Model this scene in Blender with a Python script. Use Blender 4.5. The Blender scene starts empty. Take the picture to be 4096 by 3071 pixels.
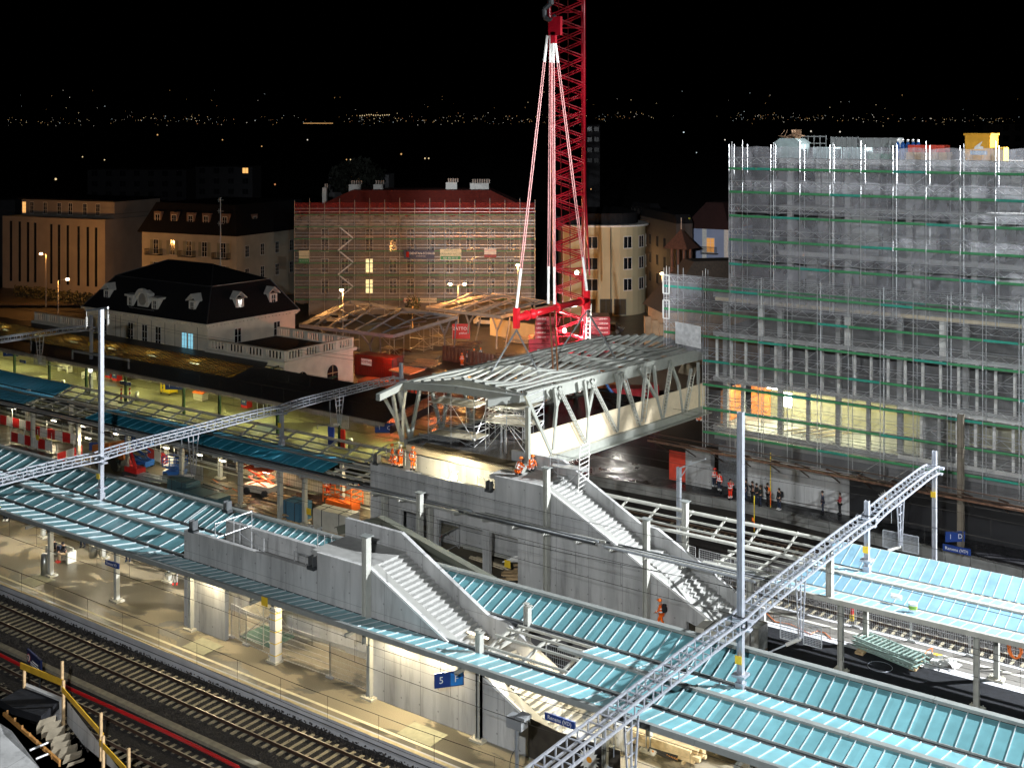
import bpy, math, random
from mathutils import Vector, Matrix
random.seed(7)
C = bpy.context.scene.collection
SC = bpy.context.scene
# ---------------------------------------------------------------- site frame
# X runs along the tracks, Y across them, Z up; the platforms' surface is z = 0
FL, HC, HY, CX = 4693., 31.5, 524., 2048.
YAW = math.atan2(4693, 6478); CA, SA = math.cos(YAW), math.sin(YAW)
def atd(x, y, d):
    u = (x-CX)/FL*d
    return (u*CA-d*SA, u*SA+d*CA, HC-(y-HY)/FL*d)
def at(x, y, z=0.):
    return atd(x, y, FL*(HC-z)/(y-HY))
def atY(x, y, Y):
    k = (x-CX)/FL
    return atd(x, y, Y/(k*SA+CA))
def atX(x, y, X):
    k = (x-CX)/FL
    return atd(x, y, X/(k*CA-SA))
def onV(x, y, a, b):
    # pixel ray meets the vertical plane through a and b
    k = (x-CX)/FL; rx, ry = k*CA-SA, k*SA+CA
    ex, ey = b[0]-a[0], b[1]-a[1]
    d = (a[0]*ey-a[1]*ex)/(rx*ey-ry*ex)
    return atd(x, y, d)
def lerp(a, b, t): return tuple(a[i]+(b[i]-a[i])*t for i in range(len(a)))
# ---------------------------------------------------------------- materials
MC = {}
def M(name, col, rough=.6, metal=0., var=.12, scale=1.5, bump=0., bscale=None, alpha=1., coat=0., trans=0., detail=6, spec=.5, streak=False):
    if name in MC: return MC[name]
    m = bpy.data.materials.new(name); m.use_nodes = True
    nt = m.node_tree; b = nt.nodes['Principled BSDF']
    tc = nt.nodes.new('ShaderNodeTexCoord')
    mp = nt.nodes.new('ShaderNodeMapping'); nt.links.new(tc.outputs['Object'], mp.inputs[0])
    if streak: mp.inputs['Scale'].default_value = (1, 1, .18)
    n = nt.nodes.new('ShaderNodeTexNoise'); n.inputs['Scale'].default_value = scale; n.inputs['Detail'].default_value = detail
    nt.links.new(mp.outputs[0], n.inputs['Vector'])
    r = nt.nodes.new('ShaderNodeMapRange'); r.inputs[1].default_value = .3; r.inputs[2].default_value = .7
    r.inputs[3].default_value = 1-var; r.inputs[4].default_value = 1+var
    nt.links.new(n.outputs[0], r.inputs[0])
    mx = nt.nodes.new('ShaderNodeVectorMath'); mx.operation = 'SCALE'
    mx.inputs[0].default_value = col[:3]; nt.links.new(r.outputs[0], mx.inputs['Scale'])
    nt.links.new(mx.outputs[0], b.inputs['Base Color'])
    b.inputs['Roughness'].default_value = rough; b.inputs['Metallic'].default_value = metal
    b.inputs['Specular IOR Level'].default_value = spec
    if coat: b.inputs['Coat Weight'].default_value = coat; b.inputs['Coat Roughness'].default_value = .15
    if trans: b.inputs['Transmission Weight'].default_value = trans
    b.inputs['Alpha'].default_value = alpha
    if bump:
        n2 = nt.nodes.new('ShaderNodeTexNoise'); n2.inputs['Scale'].default_value = bscale or scale*6; n2.inputs['Detail'].default_value = 4
        nt.links.new(tc.outputs['Object'], n2.inputs['Vector'])
        bp = nt.nodes.new('ShaderNodeBump'); bp.inputs['Strength'].default_value = bump; bp.inputs['Distance'].default_value = .05
        nt.links.new(n2.outputs[0], bp.inputs['Height']); nt.links.new(bp.outputs[0], b.inputs['Normal'])
    MC[name] = m; return m
def EM(name, col, s):
    if name in MC: return MC[name]
    m = bpy.data.materials.new(name); m.use_nodes = True; b = m.node_tree.nodes['Principled BSDF']
    b.inputs['Base Color'].default_value = (*col, 1)
    b.inputs['Emission Color'].default_value = (*col, 1); b.inputs['Emission Strength'].default_value = s
    MC[name] = m; return m
def NET(name, col, a, trans=.25, scale=2.2, fold=(.35, .35, 1), lo=.55, hi=1.45):
    # debris netting: woven cloth that lets part of the light through
    if name in MC: return MC[name]
    m = bpy.data.materials.new(name); m.use_nodes = True; nt = m.node_tree; nt.nodes.clear()
    o = nt.nodes.new('ShaderNodeOutputMaterial'); t = nt.nodes.new('ShaderNodeBsdfTransparent')
    d = nt.nodes.new('ShaderNodeBsdfDiffuse'); d.inputs[0].default_value = (*col, 1)
    tl = nt.nodes.new('ShaderNodeBsdfTranslucent'); tl.inputs[0].default_value = (*col, 1)
    m2 = nt.nodes.new('ShaderNodeMixShader'); m2.inputs[0].default_value = trans
    nt.links.new(d.outputs[0], m2.inputs[1]); nt.links.new(tl.outputs[0], m2.inputs[2])
    mx = nt.nodes.new('ShaderNodeMixShader')
    tc = nt.nodes.new('ShaderNodeTexCoord'); mp = nt.nodes.new('ShaderNodeMapping'); mp.inputs['Scale'].default_value = fold
    n = nt.nodes.new('ShaderNodeTexNoise'); n.inputs['Scale'].default_value = scale; n.inputs['Detail'].default_value = 5; n.inputs['Distortion'].default_value = 1.
    nt.links.new(tc.outputs['Object'], mp.inputs[0]); nt.links.new(mp.outputs[0], n.inputs['Vector'])
    r = nt.nodes.new('ShaderNodeMapRange'); r.inputs[1].default_value = .3; r.inputs[2].default_value = .7
    r.inputs[3].default_value = a*lo; r.inputs[4].default_value = min(1, a*hi)
    nt.links.new(n.outputs[0], r.inputs[0]); nt.links.new(r.outputs[0], mx.inputs[0])
    nt.links.new(t.outputs[0], mx.inputs[1]); nt.links.new(m2.outputs[0], mx.inputs[2]); nt.links.new(mx.outputs[0], o.inputs[0])
    MC[name] = m; return m
def patchy(name, a, b, scale, lo, hi, rough=(.85, .35), bump=.3, bscale=30, stretch=(1, 1, 1)):
    # two-tone ground: worn and damp patches with outlines of their own
    if name in MC: return MC[name]
    m = bpy.data.materials.new(name); m.use_nodes = True; nt = m.node_tree; p = nt.nodes['Principled BSDF']
    tc = nt.nodes.new('ShaderNodeTexCoord'); mp = nt.nodes.new('ShaderNodeMapping'); mp.inputs['Scale'].default_value = stretch
    nt.links.new(tc.outputs['Object'], mp.inputs[0])
    n = nt.nodes.new('ShaderNodeTexNoise'); n.inputs['Scale'].default_value = scale; n.inputs['Detail'].default_value = 9; n.inputs['Roughness'].default_value = .62; n.inputs['Distortion'].default_value = .6
    nt.links.new(mp.outputs[0], n.inputs['Vector'])
    r = nt.nodes.new('ShaderNodeMapRange'); r.inputs[1].default_value = lo; r.inputs[2].default_value = hi
    nt.links.new(n.outputs[0], r.inputs[0])
    mx = nt.nodes.new('ShaderNodeMix'); mx.data_type = 'RGBA'; mx.inputs['A'].default_value = (*a, 1); mx.inputs['B'].default_value = (*b, 1)
    nt.links.new(r.outputs[0], mx.inputs['Factor'])
    f = nt.nodes.new('ShaderNodeTexNoise'); f.inputs['Scale'].default_value = bscale; f.inputs['Detail'].default_value = 5
    nt.links.new(tc.outputs['Object'], f.inputs['Vector'])
    fr = nt.nodes.new('ShaderNodeMapRange'); fr.inputs[1].default_value = .3; fr.inputs[2].default_value = .7; fr.inputs[3].default_value = .75; fr.inputs[4].default_value = 1.25
    nt.links.new(f.outputs[0], fr.inputs[0])
    sc = nt.nodes.new('ShaderNodeVectorMath'); sc.operation = 'SCALE'; nt.links.new(mx.outputs['Result'], sc.inputs[0]); nt.links.new(fr.outputs[0], sc.inputs['Scale'])
    nt.links.new(sc.outputs[0], p.inputs['Base Color'])
    rr = nt.nodes.new('ShaderNodeMapRange'); rr.inputs[3].default_value = rough[0]; rr.inputs[4].default_value = rough[1]
    nt.links.new(r.outputs[0], rr.inputs[0]); nt.links.new(rr.outputs[0], p.inputs['Roughness'])
    bp = nt.nodes.new('ShaderNodeBump'); bp.inputs['Strength'].default_value = bump; bp.inputs['Distance'].default_value = .03
    nt.links.new(f.outputs[0], bp.inputs['Height']); nt.links.new(bp.outputs[0], p.inputs['Normal'])
    MC[name] = m; return m
def two(name, a, b, axis, period, duty, rough=.7, bump=0):
    # hard stripes along one object axis (barrier boards, plank joints, roof seams)
    if name in MC: return MC[name]
    m = bpy.data.materials.new(name); m.use_nodes = True; nt = m.node_tree; p = nt.nodes['Principled BSDF']
    tc = nt.nodes.new('ShaderNodeTexCoord'); s = nt.nodes.new('ShaderNodeSeparateXYZ'); nt.links.new(tc.outputs['Object'], s.inputs[0])
    md = nt.nodes.new('ShaderNodeMath'); md.operation = 'FLOORED_MODULO'; md.inputs[1].default_value = period
    nt.links.new(s.outputs[axis], md.inputs[0])
    g = nt.nodes.new('ShaderNodeMath'); g.operation = 'LESS_THAN'; g.inputs[1].default_value = period*duty
    nt.links.new(md.outputs[0], g.inputs[0])
    mx = nt.nodes.new('ShaderNodeMix'); mx.data_type = 'RGBA'; mx.inputs['A'].default_value = (*a, 1); mx.inputs['B'].default_value = (*b, 1)
    nt.links.new(g.outputs[0], mx.inputs['Factor'])
    n = nt.nodes.new('ShaderNodeTexNoise'); n.inputs['Scale'].default_value = 3; n.inputs['Detail'].default_value = 6; nt.links.new(tc.outputs['Object'], n.inputs['Vector'])
    fr = nt.nodes.new('ShaderNodeMapRange'); fr.inputs[1].default_value = .3; fr.inputs[2].default_value = .7; fr.inputs[3].default_value = .8; fr.inputs[4].default_value = 1.2
    nt.links.new(n.outputs[0], fr.inputs[0])
    sc = nt.nodes.new('ShaderNodeVectorMath'); sc.operation = 'SCALE'; nt.links.new(mx.outputs['Result'], sc.inputs[0]); nt.links.new(fr.outputs[0], sc.inputs['Scale'])
    nt.links.new(sc.outputs[0], p.inputs['Base Color']); p.inputs['Roughness'].default_value = rough
    MC[name] = m; return m
steel = M('galvanised_steel', (.42, .45, .49), .42, .55, .12, 3)
tubem = M('scaffold_tube', (.55, .56, .57), .4, .6, .15, 5)
dark = M('dark_steel', (.06, .065, .07), .5, .4)
grey = M('grey_painted_steel', (.27, .29, .28), .45, .1, .1, 2)
lgrey = M('light_grey_painted_steel', (.42, .42, .38), .45, .05, .1, 2)
conc = M('concrete', (.44, .44, .435), .85, 0, .26, .7, .15, 9, detail=9, streak=True)
concd = M('old_concrete', (.2, .2, .19), .9, 0, .3, .8, .3, 9, detail=9)
stepm = M('precast_step', (.36, .36, .345), .7, 0, .12, 2)
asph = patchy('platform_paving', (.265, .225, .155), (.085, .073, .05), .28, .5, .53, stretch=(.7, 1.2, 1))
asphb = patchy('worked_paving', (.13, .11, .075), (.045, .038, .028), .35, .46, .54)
tar = M('fresh_tarmac', (.012, .013, .016), .9, 0, .3, 4, .5, 30, spec=.2)
ballast = M('ballast_bed', (.016, .014, .013), .95, 0, .6, 9, 1., 14)
stonem = M('ballast_stone', (.042, .037, .034), .9, 0, .5, 1.5)
white = M('white_paint', (.75, .74, .7), .6, 0, .1, 4)
cream = M('cream_line', (.72, .66, .46), .7, 0, .12, 3)
railm = M('rail_steel', (.09, .055, .04), .5, .5, .3, 2)
railt = M('rail_running_face', (.4, .36, .3), .42, .8, .1, 2)
sleeperm = M('concrete_sleeper', (.3, .26, .18), .85, 0, .3, 3)
wood = M('plank_wood', (.5, .34, .18), .7, 0, .25, 5)
pale = M('pale_timber_panel', (.62, .52, .36), .6, 0, .08, 2.5)
yel = M('yellow_board', (.62, .36, .03), .6, 0, .15, 3)
red = M('red_paint', (.55, .02, .02), .4, 0, .12, 2)
cranered = M('crane_red', (.4, .006, .018), .38, 0, .1, 2, coat=.3)
orange = M('orange_paint', (.85, .16, .02), .5, 0, .1, 2)
hivis = M('orange_hi_vis_cloth', (1., .16, .015), .75, 0, .15, 8, spec=.2)
redvis = M('red_hi_vis_cloth', (.85, .05, .02), .75, 0, .15, 8, spec=.2)
refl = M('reflective_tape', (.85, .87, .85), .35, 0, .05, 5)
skin = M('skin', (.5, .3, .21), .6)
black = M('black_cloth', (.012, .012, .015), .8)
navy = M('navy_cloth', (.02, .03, .06), .8)
blue = M('sign_blue', (.012, .045, .22), .4)
lblue = M('light_sign_blue', (.02, .2, .62), .4)
bluep = M('blue_paint', (.02, .11, .38), .45)
glass = M('dark_window_glass', (.015, .018, .022), .12, 0, .2, 2, spec=.8)
def more(m, kind, period=2.6, h=2.4, pitch=.68, amt=.12):
    # a second layer on a finished material: formwork joints, tie holes and run-off stains, or panel to panel tone
    nt = m.node_tree; b = nt.nodes['Principled BSDF']; src = b.inputs['Base Color'].links[0].from_socket
    tc = nt.nodes.new('ShaderNodeTexCoord'); s = nt.nodes.new('ShaderNodeSeparateXYZ'); nt.links.new(tc.outputs['Object'], s.inputs[0])
    def mt(op, a, v=None, w=None):
        n = nt.nodes.new('ShaderNodeMath'); n.operation = op
        for i, q in enumerate((a, v, w)):
            if q is None: continue
            if isinstance(q, (int, float)): n.inputs[i].default_value = q
            else: nt.links.new(q, n.inputs[i])
        return n.outputs[0]
    if kind == 'panel':
        n = nt.nodes.new('ShaderNodeTexWhiteNoise'); n.noise_dimensions = '1D'; nt.links.new(mt('FLOOR', mt('DIVIDE', s.outputs[0], pitch)), n.inputs['W'])
        g = nt.nodes.new('ShaderNodeTexNoise'); g.inputs['Scale'].default_value = 1.6; g.inputs['Detail'].default_value = 8; nt.links.new(tc.outputs['Object'], g.inputs['Vector'])
        f = mt('MULTIPLY', mt('ADD', mt('MULTIPLY', n.outputs[0], amt*2), 1-amt), mt('ADD', mt('MULTIPLY', g.outputs[0], .5), .75))
    else:
        jx = mt('LESS_THAN', mt('FLOORED_MODULO', mt('ADD', s.outputs[0], .9), period), .035)
        jz = mt('LESS_THAN', mt('FLOORED_MODULO', s.outputs[2], h), .03)
        hx = mt('SUBTRACT', mt('FLOORED_MODULO', mt('ADD', s.outputs[0], .3), period/2), period/4); hz = mt('SUBTRACT', mt('FLOORED_MODULO', s.outputs[2], h/2), h/4)
        hole = mt('LESS_THAN', mt('ADD', mt('MULTIPLY', hx, hx), mt('MULTIPLY', hz, hz)), .0028)
        n = nt.nodes.new('ShaderNodeTexNoise'); n.inputs['Scale'].default_value = 1.; n.inputs['Detail'].default_value = 7; n.inputs['Roughness'].default_value = .65
        mp = nt.nodes.new('ShaderNodeMapping'); mp.inputs['Scale'].default_value = (1.6, 1.6, .22); nt.links.new(tc.outputs['Object'], mp.inputs[0]); nt.links.new(mp.outputs[0], n.inputs['Vector'])
        r = nt.nodes.new('ShaderNodeMapRange'); r.inputs[1].default_value = .5; r.inputs[2].default_value = .72; r.inputs[3].default_value = 1; r.inputs[4].default_value = .62; nt.links.new(n.outputs[0], r.inputs[0])
        f = mt('MULTIPLY', r.outputs[0], mt('SUBTRACT', 1., mt('MULTIPLY', mt('MAXIMUM', mt('MAXIMUM', jx, jz), hole), .38)))
    v = nt.nodes.new('ShaderNodeVectorMath'); v.operation = 'SCALE'; nt.links.new(src, v.inputs[0]); nt.links.new(f, v.inputs['Scale']); nt.links.new(v.outputs[0], b.inputs['Base Color'])
more(conc, 'form')
zinc = two('dark_zinc_roof', (.035, .034, .036), (.008, .008, .009), 0, .45, .1, .5)
greenb = M('green_toe_board', (.04, .22, .085), .55, 0, .15, 4)
stone = M('pale_stone', (.78, .73, .62), .8, 0, .1, .8, .1, 6, detail=9)
slate = M('dark_slate', (.012, .012, .014), .8, 0, .4, 5, .3, 14, spec=.2)
teal = M('teal_glass_roofing', (.165, .385, .43), .32, 0, .08, .5, coat=.25, detail=9)
tealb = M('bright_blue_glass_roofing', (.2, .36, .46), .35, 0, .06, .5, coat=.25)
teald = M('deep_blue_glass_roofing', (.04, .33, .48), .35, 0, .15, .5, coat=.3)
rust = M('rusty_boards', (.12, .06, .035), .85, 0, .5, 2.5)
plastic = M('clear_plastic_sheet', (.5, .5, .48), .3, 0, .3, 4, .6, 8)
more(teal, 'panel', pitch=1.3, amt=.14); more(tealb, 'panel', pitch=.75, amt=.08); more(teald, 'panel', pitch=1.28, amt=.15)
# ---------------------------------------------------------------- mesh builder
def origin_of(p):
    o = Vector((0, 0, 0))
    while p is not None:
        o += p.location; p = p.parent
    return o
class MB:
    def __init__(s): s.v = []; s.f = []; s.mi = []; s.c = 0
    def use(s, i): s.c = i; return s
    def add(s, vs, fs):
        n = len(s.v); s.v += [tuple(p) for p in vs]
        for f in fs: s.f.append(tuple(i+n for i in f)); s.mi.append(s.c)
        return s
    def box(s, x0, x1, y0, y1, z0, z1):
        return s.add([(x0,y0,z0),(x1,y0,z0),(x1,y1,z0),(x0,y1,z0),(x0,y0,z1),(x1,y0,z1),(x1,y1,z1),(x0,y1,z1)],
            [(0,3,2,1),(4,5,6,7),(0,1,5,4),(1,2,6,5),(2,3,7,6),(3,0,4,7)])
    def cb(s, c, sx, sy, sz): return s.box(c[0]-sx/2, c[0]+sx/2, c[1]-sy/2, c[1]+sy/2, c[2]-sz/2, c[2]+sz/2)
    def bar(s, p, q, w, h=None, up=(0, 0, 1)):
        h = h or w; p = Vector(p); q = Vector(q); d = (q-p)
        if d.length < 1e-6: return s
        d.normalize(); u = Vector(up)
        if abs(d.dot(u)) > .98: u = Vector((0, 1, 0))
        a = d.cross(u).normalized()*w/2; b = a.cross(d).normalized()*h/2
        vs = [p-a-b, p+a-b, p+a+b, p-a+b, q-a-b, q+a-b, q+a+b, q-a+b]
        return s.add(vs, [(0,1,2,3),(7,6,5,4),(0,4,5,1),(1,5,6,2),(2,6,7,3),(3,7,4,0)])
    def tube(s, p, q, r, n=6, r2=None, cap=True):
        p = Vector(p); q = Vector(q); d = (q-p)
        if d.length < 1e-6: return s
        d.normalize(); u = Vector((0, 0, 1)) if abs(d.z) < .95 else Vector((0, 1, 0))
        a = d.cross(u).normalized(); b = a.cross(d); r2 = r if r2 is None else r2
        vs = []
        for i in range(n):
            t = 2*math.pi*i/n; o = a*math.cos(t)+b*math.sin(t); vs += [p+o*r, q+o*r2]
        fs = [(2*i, 2*i+1, (2*i+3) % (2*n), (2*i+2) % (2*n)) for i in range(n)]
        if cap: fs += [tuple(2*i for i in range(n)), tuple(2*i+1 for i in reversed(range(n)))]
        return s.add(vs, fs)
    def path(s, pts, r, n=6):
        for a, b in zip(pts, pts[1:]): s.tube(a, b, r, n)
        return s
    def prism(s, poly, ax, a, b):
        # poly of 2D points extruded along axis ax from a to b
        def mk(p, t): return {0: (t, p[0], p[1]), 1: (p[0], t, p[1]), 2: (p[0], p[1], t)}[ax]
        n = len(poly); vs = [mk(p, a) for p in poly]+[mk(p, b) for p in poly]
        return s.add(vs, [tuple(range(n)), tuple(reversed(range(n, 2*n)))]+[(i, i+n, (i+1) % n+n, (i+1) % n) for i in range(n)])
    def slab(s, pts, th):
        # 3D polygon given a thickness downward
        n = len(pts); vs = list(pts)+[(p[0], p[1], p[2]-th) for p in pts]
        return s.add(vs, [tuple(range(n)), tuple(reversed(range(n, 2*n)))]+[(i, i+n, (i+1) % n+n, (i+1) % n) for i in range(n)])
    def wall(s, a, b, z0, z1, th=.2):
        # vertical slab between two ground points
        d = Vector((b[0]-a[0], b[1]-a[1], 0)).normalized(); n = Vector((-d.y, d.x, 0))*th
        A = Vector((a[0], a[1], 0)); B = Vector((b[0], b[1], 0))
        return s.prism([(A.x, A.y), (B.x, B.y), (B.x+n.x, B.y+n.y), (A.x+n.x, A.y+n.y)], 2, z0, z1)
    def ball(s, c, r, n=8, m=5, sz=1.):
        vs = []; fs = []
        for j in range(m+1):
            ph = math.pi*j/m
            for i in range(n):
                t = 2*math.pi*i/n; vs.append((c[0]+r*math.sin(ph)*math.cos(t), c[1]+r*math.sin(ph)*math.sin(t), c[2]+r*sz*math.cos(ph)))
        for j in range(m):
            for i in range(n): fs.append((j*n+i, (j+1)*n+i, (j+1)*n+(i+1) % n, j*n+(i+1) % n))
        return s.add(vs, fs)
    def h(s, x, y, z0, z1, w=.26, f=.26, t=.03):
        # H-section column
        s.box(x-w/2, x-w/2+t, y-f/2, y+f/2, z0, z1); s.box(x+w/2-t, x+w/2, y-f/2, y+f/2, z0, z1)
        return s.box(x-w/2+t, x+w/2-t, y-t/2, y+t/2, z0, z1)
    def o(s, name, mat, parent=None, smooth=False):
        me = bpy.data.meshes.new(name)
        if not s.v: s.box(0, .01, 0, .01, 0, .01)
        if parent is not None: off = origin_of(parent)
        else:
            xs = [p[0] for p in s.v]; ys = [p[1] for p in s.v]; zs = [p[2] for p in s.v]
            off = Vector(((min(xs)+max(xs))/2, (min(ys)+max(ys))/2, min(zs)))
        me.from_pydata([(p[0]-off.x, p[1]-off.y, p[2]-off.z) for p in s.v], [], s.f)
        mats = mat if isinstance(mat, (list, tuple)) else [mat]
        for k in mats: me.materials.append(k)
        if len(mats) > 1: me.polygons.foreach_set('material_index', s.mi)
        if smooth: me.polygons.foreach_set('use_smooth', [True]*len(s.f))
        me.update()
        ob = bpy.data.objects.new(name, me); C.objects.link(ob)
        if parent is not None: ob.parent = parent
        else: ob.location = off
        return ob
def tag(o, label, cat, group=None, kind=None):
    o['label'] = label; o['category'] = cat
    if group: o['group'] = group
    if kind: o['kind'] = kind
    return o
def T(name, label, cat, loc=(0, 0, 0), group=None):
    o = bpy.data.objects.new(name, None); C.objects.link(o); o.location = loc; o.empty_display_size = .3
    return tag(o, label, cat, group)
def struct(o): o['kind'] = 'structure'; return o
def dup(root, loc, rz=None, label=None, group=None):
    def cp(o, par):
        c = o.copy(); C.objects.link(c); c.parent = par
        for ch in o.children: cp(ch, c)
        return c
    r = cp(root, None); r.location = loc
    if rz is not None: r.rotation_euler = (0, 0, rz)
    if label: r['label'] = label
    if group: r['group'] = group
    return r
def text(name, s, mat, parent, pos, size, dx=(1, 0, 0), up=(0, 0, 1), align='CENTER', th=.004):
    # lettering as mesh, standing in the plane of dx and up, centred at pos (world)
    cu = bpy.data.curves.new('lettering', 'FONT'); cu.body = s; cu.size = size; cu.align_x = align; cu.align_y = 'CENTER'; cu.extrude = th; cu.resolution_u = 2
    ob = bpy.data.objects.new('tmp', cu); C.objects.link(ob)
    dg = bpy.context.evaluated_depsgraph_get()
    me = bpy.data.meshes.new_from_object(ob.evaluated_get(dg)); bpy.data.objects.remove(ob)
    X = Vector(dx).normalized(); Z = Vector(up).normalized(); N = X.cross(Z)
    R = Matrix((X, Z, N)).transposed().to_4x4()
    me.transform(Matrix.Translation(Vector(pos)-origin_of(parent)) @ R)
    me.materials.clear(); me.materials.append(mat)
    r = bpy.data.objects.new(name, me); C.objects.link(r); r.parent = parent
    return r
def lamp(kind, loc, col, e, size=.3, rot=None, **kw):
    l = bpy.data.lights.new('lamp_light', kind); l.color = col; l.energy = e
    if kind == 'AREA':
        l.size = size
        if 'sy' in kw: l.shape = 'RECTANGLE'; l.size_y = kw['sy']
    else: l.shadow_soft_size = size
    o = bpy.data.objects.new('lamp_light', l); C.objects.link(o); o.location = loc
    if rot is not None: o.rotation_euler = rot
    if kind == 'SPOT':
        l.spot_size = kw.get('angle', 1.5); l.spot_blend = .4
        d = Vector(kw['aim'])-Vector(loc); o.rotation_euler = d.to_track_quat('-Z', 'Y').to_euler()
    return o
# ================================================================ ground, platforms, tracks
struct(MB().box(-9000, 9000, -200, 9000, -1.2, -.8).o('ground', M('dark_ground', (.03, .026, .022), .9, 0, .4, .1, .2, 2)))
def sheet(name, poly, z, mat, th=.3): return struct(MB().prism(poly, 2, z-th, z).o(name, mat))
sheet('road', [tuple(at(*p)[:2]) for p in ((1300, 1560), (2900, 1560), (2900, 1130), (2650, 1090), (2400, 1180), (1100, 1150), (0, 1150), (0, 1215), (400, 1215), (1150, 1330))], -.02, M('damp_road', (.06, .05, .04), .4, 0, .4, .3, .2, 12))
sheet('forecourt', [(-64, 97.02), (-64, 122), (-46.4, 122), (-46.4, 97.02)], -.05, MC.get('x') or M('dark_wet_yard', (.015, .015, .016), .25, 0, .5, .5, .15, 4))
sheet('forecourt', [(-160, 98.3), (-160, 122), (-64, 122), (-64, 98.3)], -.06, patchy('worksite_floor', (.07, .05, .035), (.02, .016, .014), .3, .42, .58))
# platforms: body, paving, coping and the pale guide line
def platform(name, x0, x1, y0, y1, mat, near=True, far=True):
    m = MB().use(0).box(x0, x1, y0+.35, y1-.35, -.9, 0)
    m.use(1)
    if near: m.box(x0, x1, y0, y0+.35, -.35, .006).box(x0, x1, y0+.06, y0+.35, -.9, -.45)
    if far: m.box(x0, x1, y1-.35, y1, -.9, .006)
    m.use(2).box(x0, x1, y0+.06, y0+.12, -.45, -.35)
    return struct(m.o(name, [mat, M('pale_edge_concrete', (.5, .5, .52), .85, 0, .12, .8, .1, 8, streak=True), dark]))
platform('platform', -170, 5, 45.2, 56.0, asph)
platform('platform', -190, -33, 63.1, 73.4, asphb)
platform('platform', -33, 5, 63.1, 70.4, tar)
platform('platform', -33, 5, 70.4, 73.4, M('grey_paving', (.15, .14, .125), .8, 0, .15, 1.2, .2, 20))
m = MB()
for a in range(-170, 4, 2): m.box(a, a+1.985, 45.93, 46.12, .002, .010)
struct(m.o('guide_line', cream))
m = MB()
for a in range(-170, 4, 1): m.box(a, a+.99, 45.2, 45.42, .008, .02)
struct(m.o('platform_coping', M('sandy_coping', (.5, .42, .25), .8, 0, .15, 3)))
struct(MB().box(-190, 5, 72.1, 72.35, .004, .012).o('guide_line', M('white_guide_line', (.7, .68, .6), .7, 0, .15, 3)))
struct(MB().prism([(-220, 81.6), (-74, 81.6), (-64, 88.7), (-64, 98), (-220, 98)], 2, -.9, 0).o('platform', [patchy('station_floor', (.16, .155, .08), (.06, .06, .032), .22, .48, .54, (.7, .3))]))
struct(MB().prism([(-64, 88.7), (-61, 90.8), (-42, 92.2), (-19.7, 89.9), (5, 87.6), (5, 97), (-64, 97)], 2, -.9, -.004).o('platform', patchy('black_wet_tarmac', (.018, .018, .02), (.01, .01, .012), .4, .45, .6, (.7, .2))))
m = MB()
for (a, b) in (((-61, 90.8), (-42, 92.2)), ((-42, 92.2), (-19.7, 89.9)), ((-19.7, 89.9), (5, 87.6))):
    for k in range(12):
        p = lerp(a, b, k/12); q = lerp(a, b, (k+.98)/12)
        m.wall((p[0], p[1]-.25), (q[0], q[1]-.25), -.85, -.3, .24); m.wall((p[0], p[1]-.3), (q[0], q[1]-.3), -.28, .03, .5)
struct(m.o('platform_edge', concd))
# paving slabs let into platform 5
for x0, x1, y0, y1 in ((-76.2, -74.3, 46.2, 47.9), (-58.4, -56.4, 46.2, 47.8), (-40.9, -38.6, 46.15, 47.6)):
    tag(MB().box(x0, x1, y0, y1, .005, .03).box(x0+.05, x0+.9, y0+.05, y1-.05, .03, .034).o('access_cover', M('cover_slab', (.3, .29, .2), .8, 0, .12, 3)),
        {(-76.2): 'pale slab cover in the platform paving by the leftmost bench', (-58.4): 'pale slab cover in front of the mesh fence on the platform', (-40.9): 'pale slab cover below the platform sign with the number 5'}[x0], 'slab cover', 'slab covers along the platform edge')
struct(MB().box(-190, 5, 38.2, 45.0, -.95, -.78).o('ballast', ballast))
struct(MB().box(-190, 5, 56.2, 63.0, -.95, -.78).o('ballast', ballast))
struct(MB().box(-190, 5, 73.5, 89, -.95, -.78).o('ballast', ballast))
struct(MB().box(-190, 5, 20, 38.0, -.97, -.8).o('ballast', ballast))
m = MB()
def stones(m, n, x0, x1, y0, y1, zf, r=.055):
    for _ in range(n):
        x = random.uniform(x0, x1); y = random.uniform(y0, y1); z = zf(y)
        if z is None: continue
        a = random.uniform(.6, 1.25)*r; t = random.uniform(0, 6.3)
        pts = [(x+a*math.cos(t+q*2.1)*random.uniform(.7, 1.2), y+a*math.sin(t+q*2.1)*random.uniform(.7, 1.2), z+random.uniform(-.02, .02)) for q in range(3)]
        m.add(pts+[(x, y, z+a*random.uniform(.7, 1.2)), (x, y, z-a)], [(0,1,3),(1,2,3),(2,0,3),(1,0,4),(2,1,4),(0,2,4)])
def zb(y):
    if 44.45 < y < 45.1: return -.78+(y-44.45)*.35
    if 41.2 < y < 42.2: return -.76
    return -.79
stones(m, 21000, -86, -30, 40.9, 45.1, zb)
stones(m, 6000, -72, -36, 36.5, 40.2, lambda y: -.8)
stones(m, 7000, -36, -13, 73.6, 78.5, lambda y: -.78, .07)
stones(m, 2500, -36, -28, 56.5, 62, lambda y: -.78, .07)
tag(m.o('ballast_stones', stonem), 'loose dark ballast stones between and beside the rails', 'ballast', kind='stuff')
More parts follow.
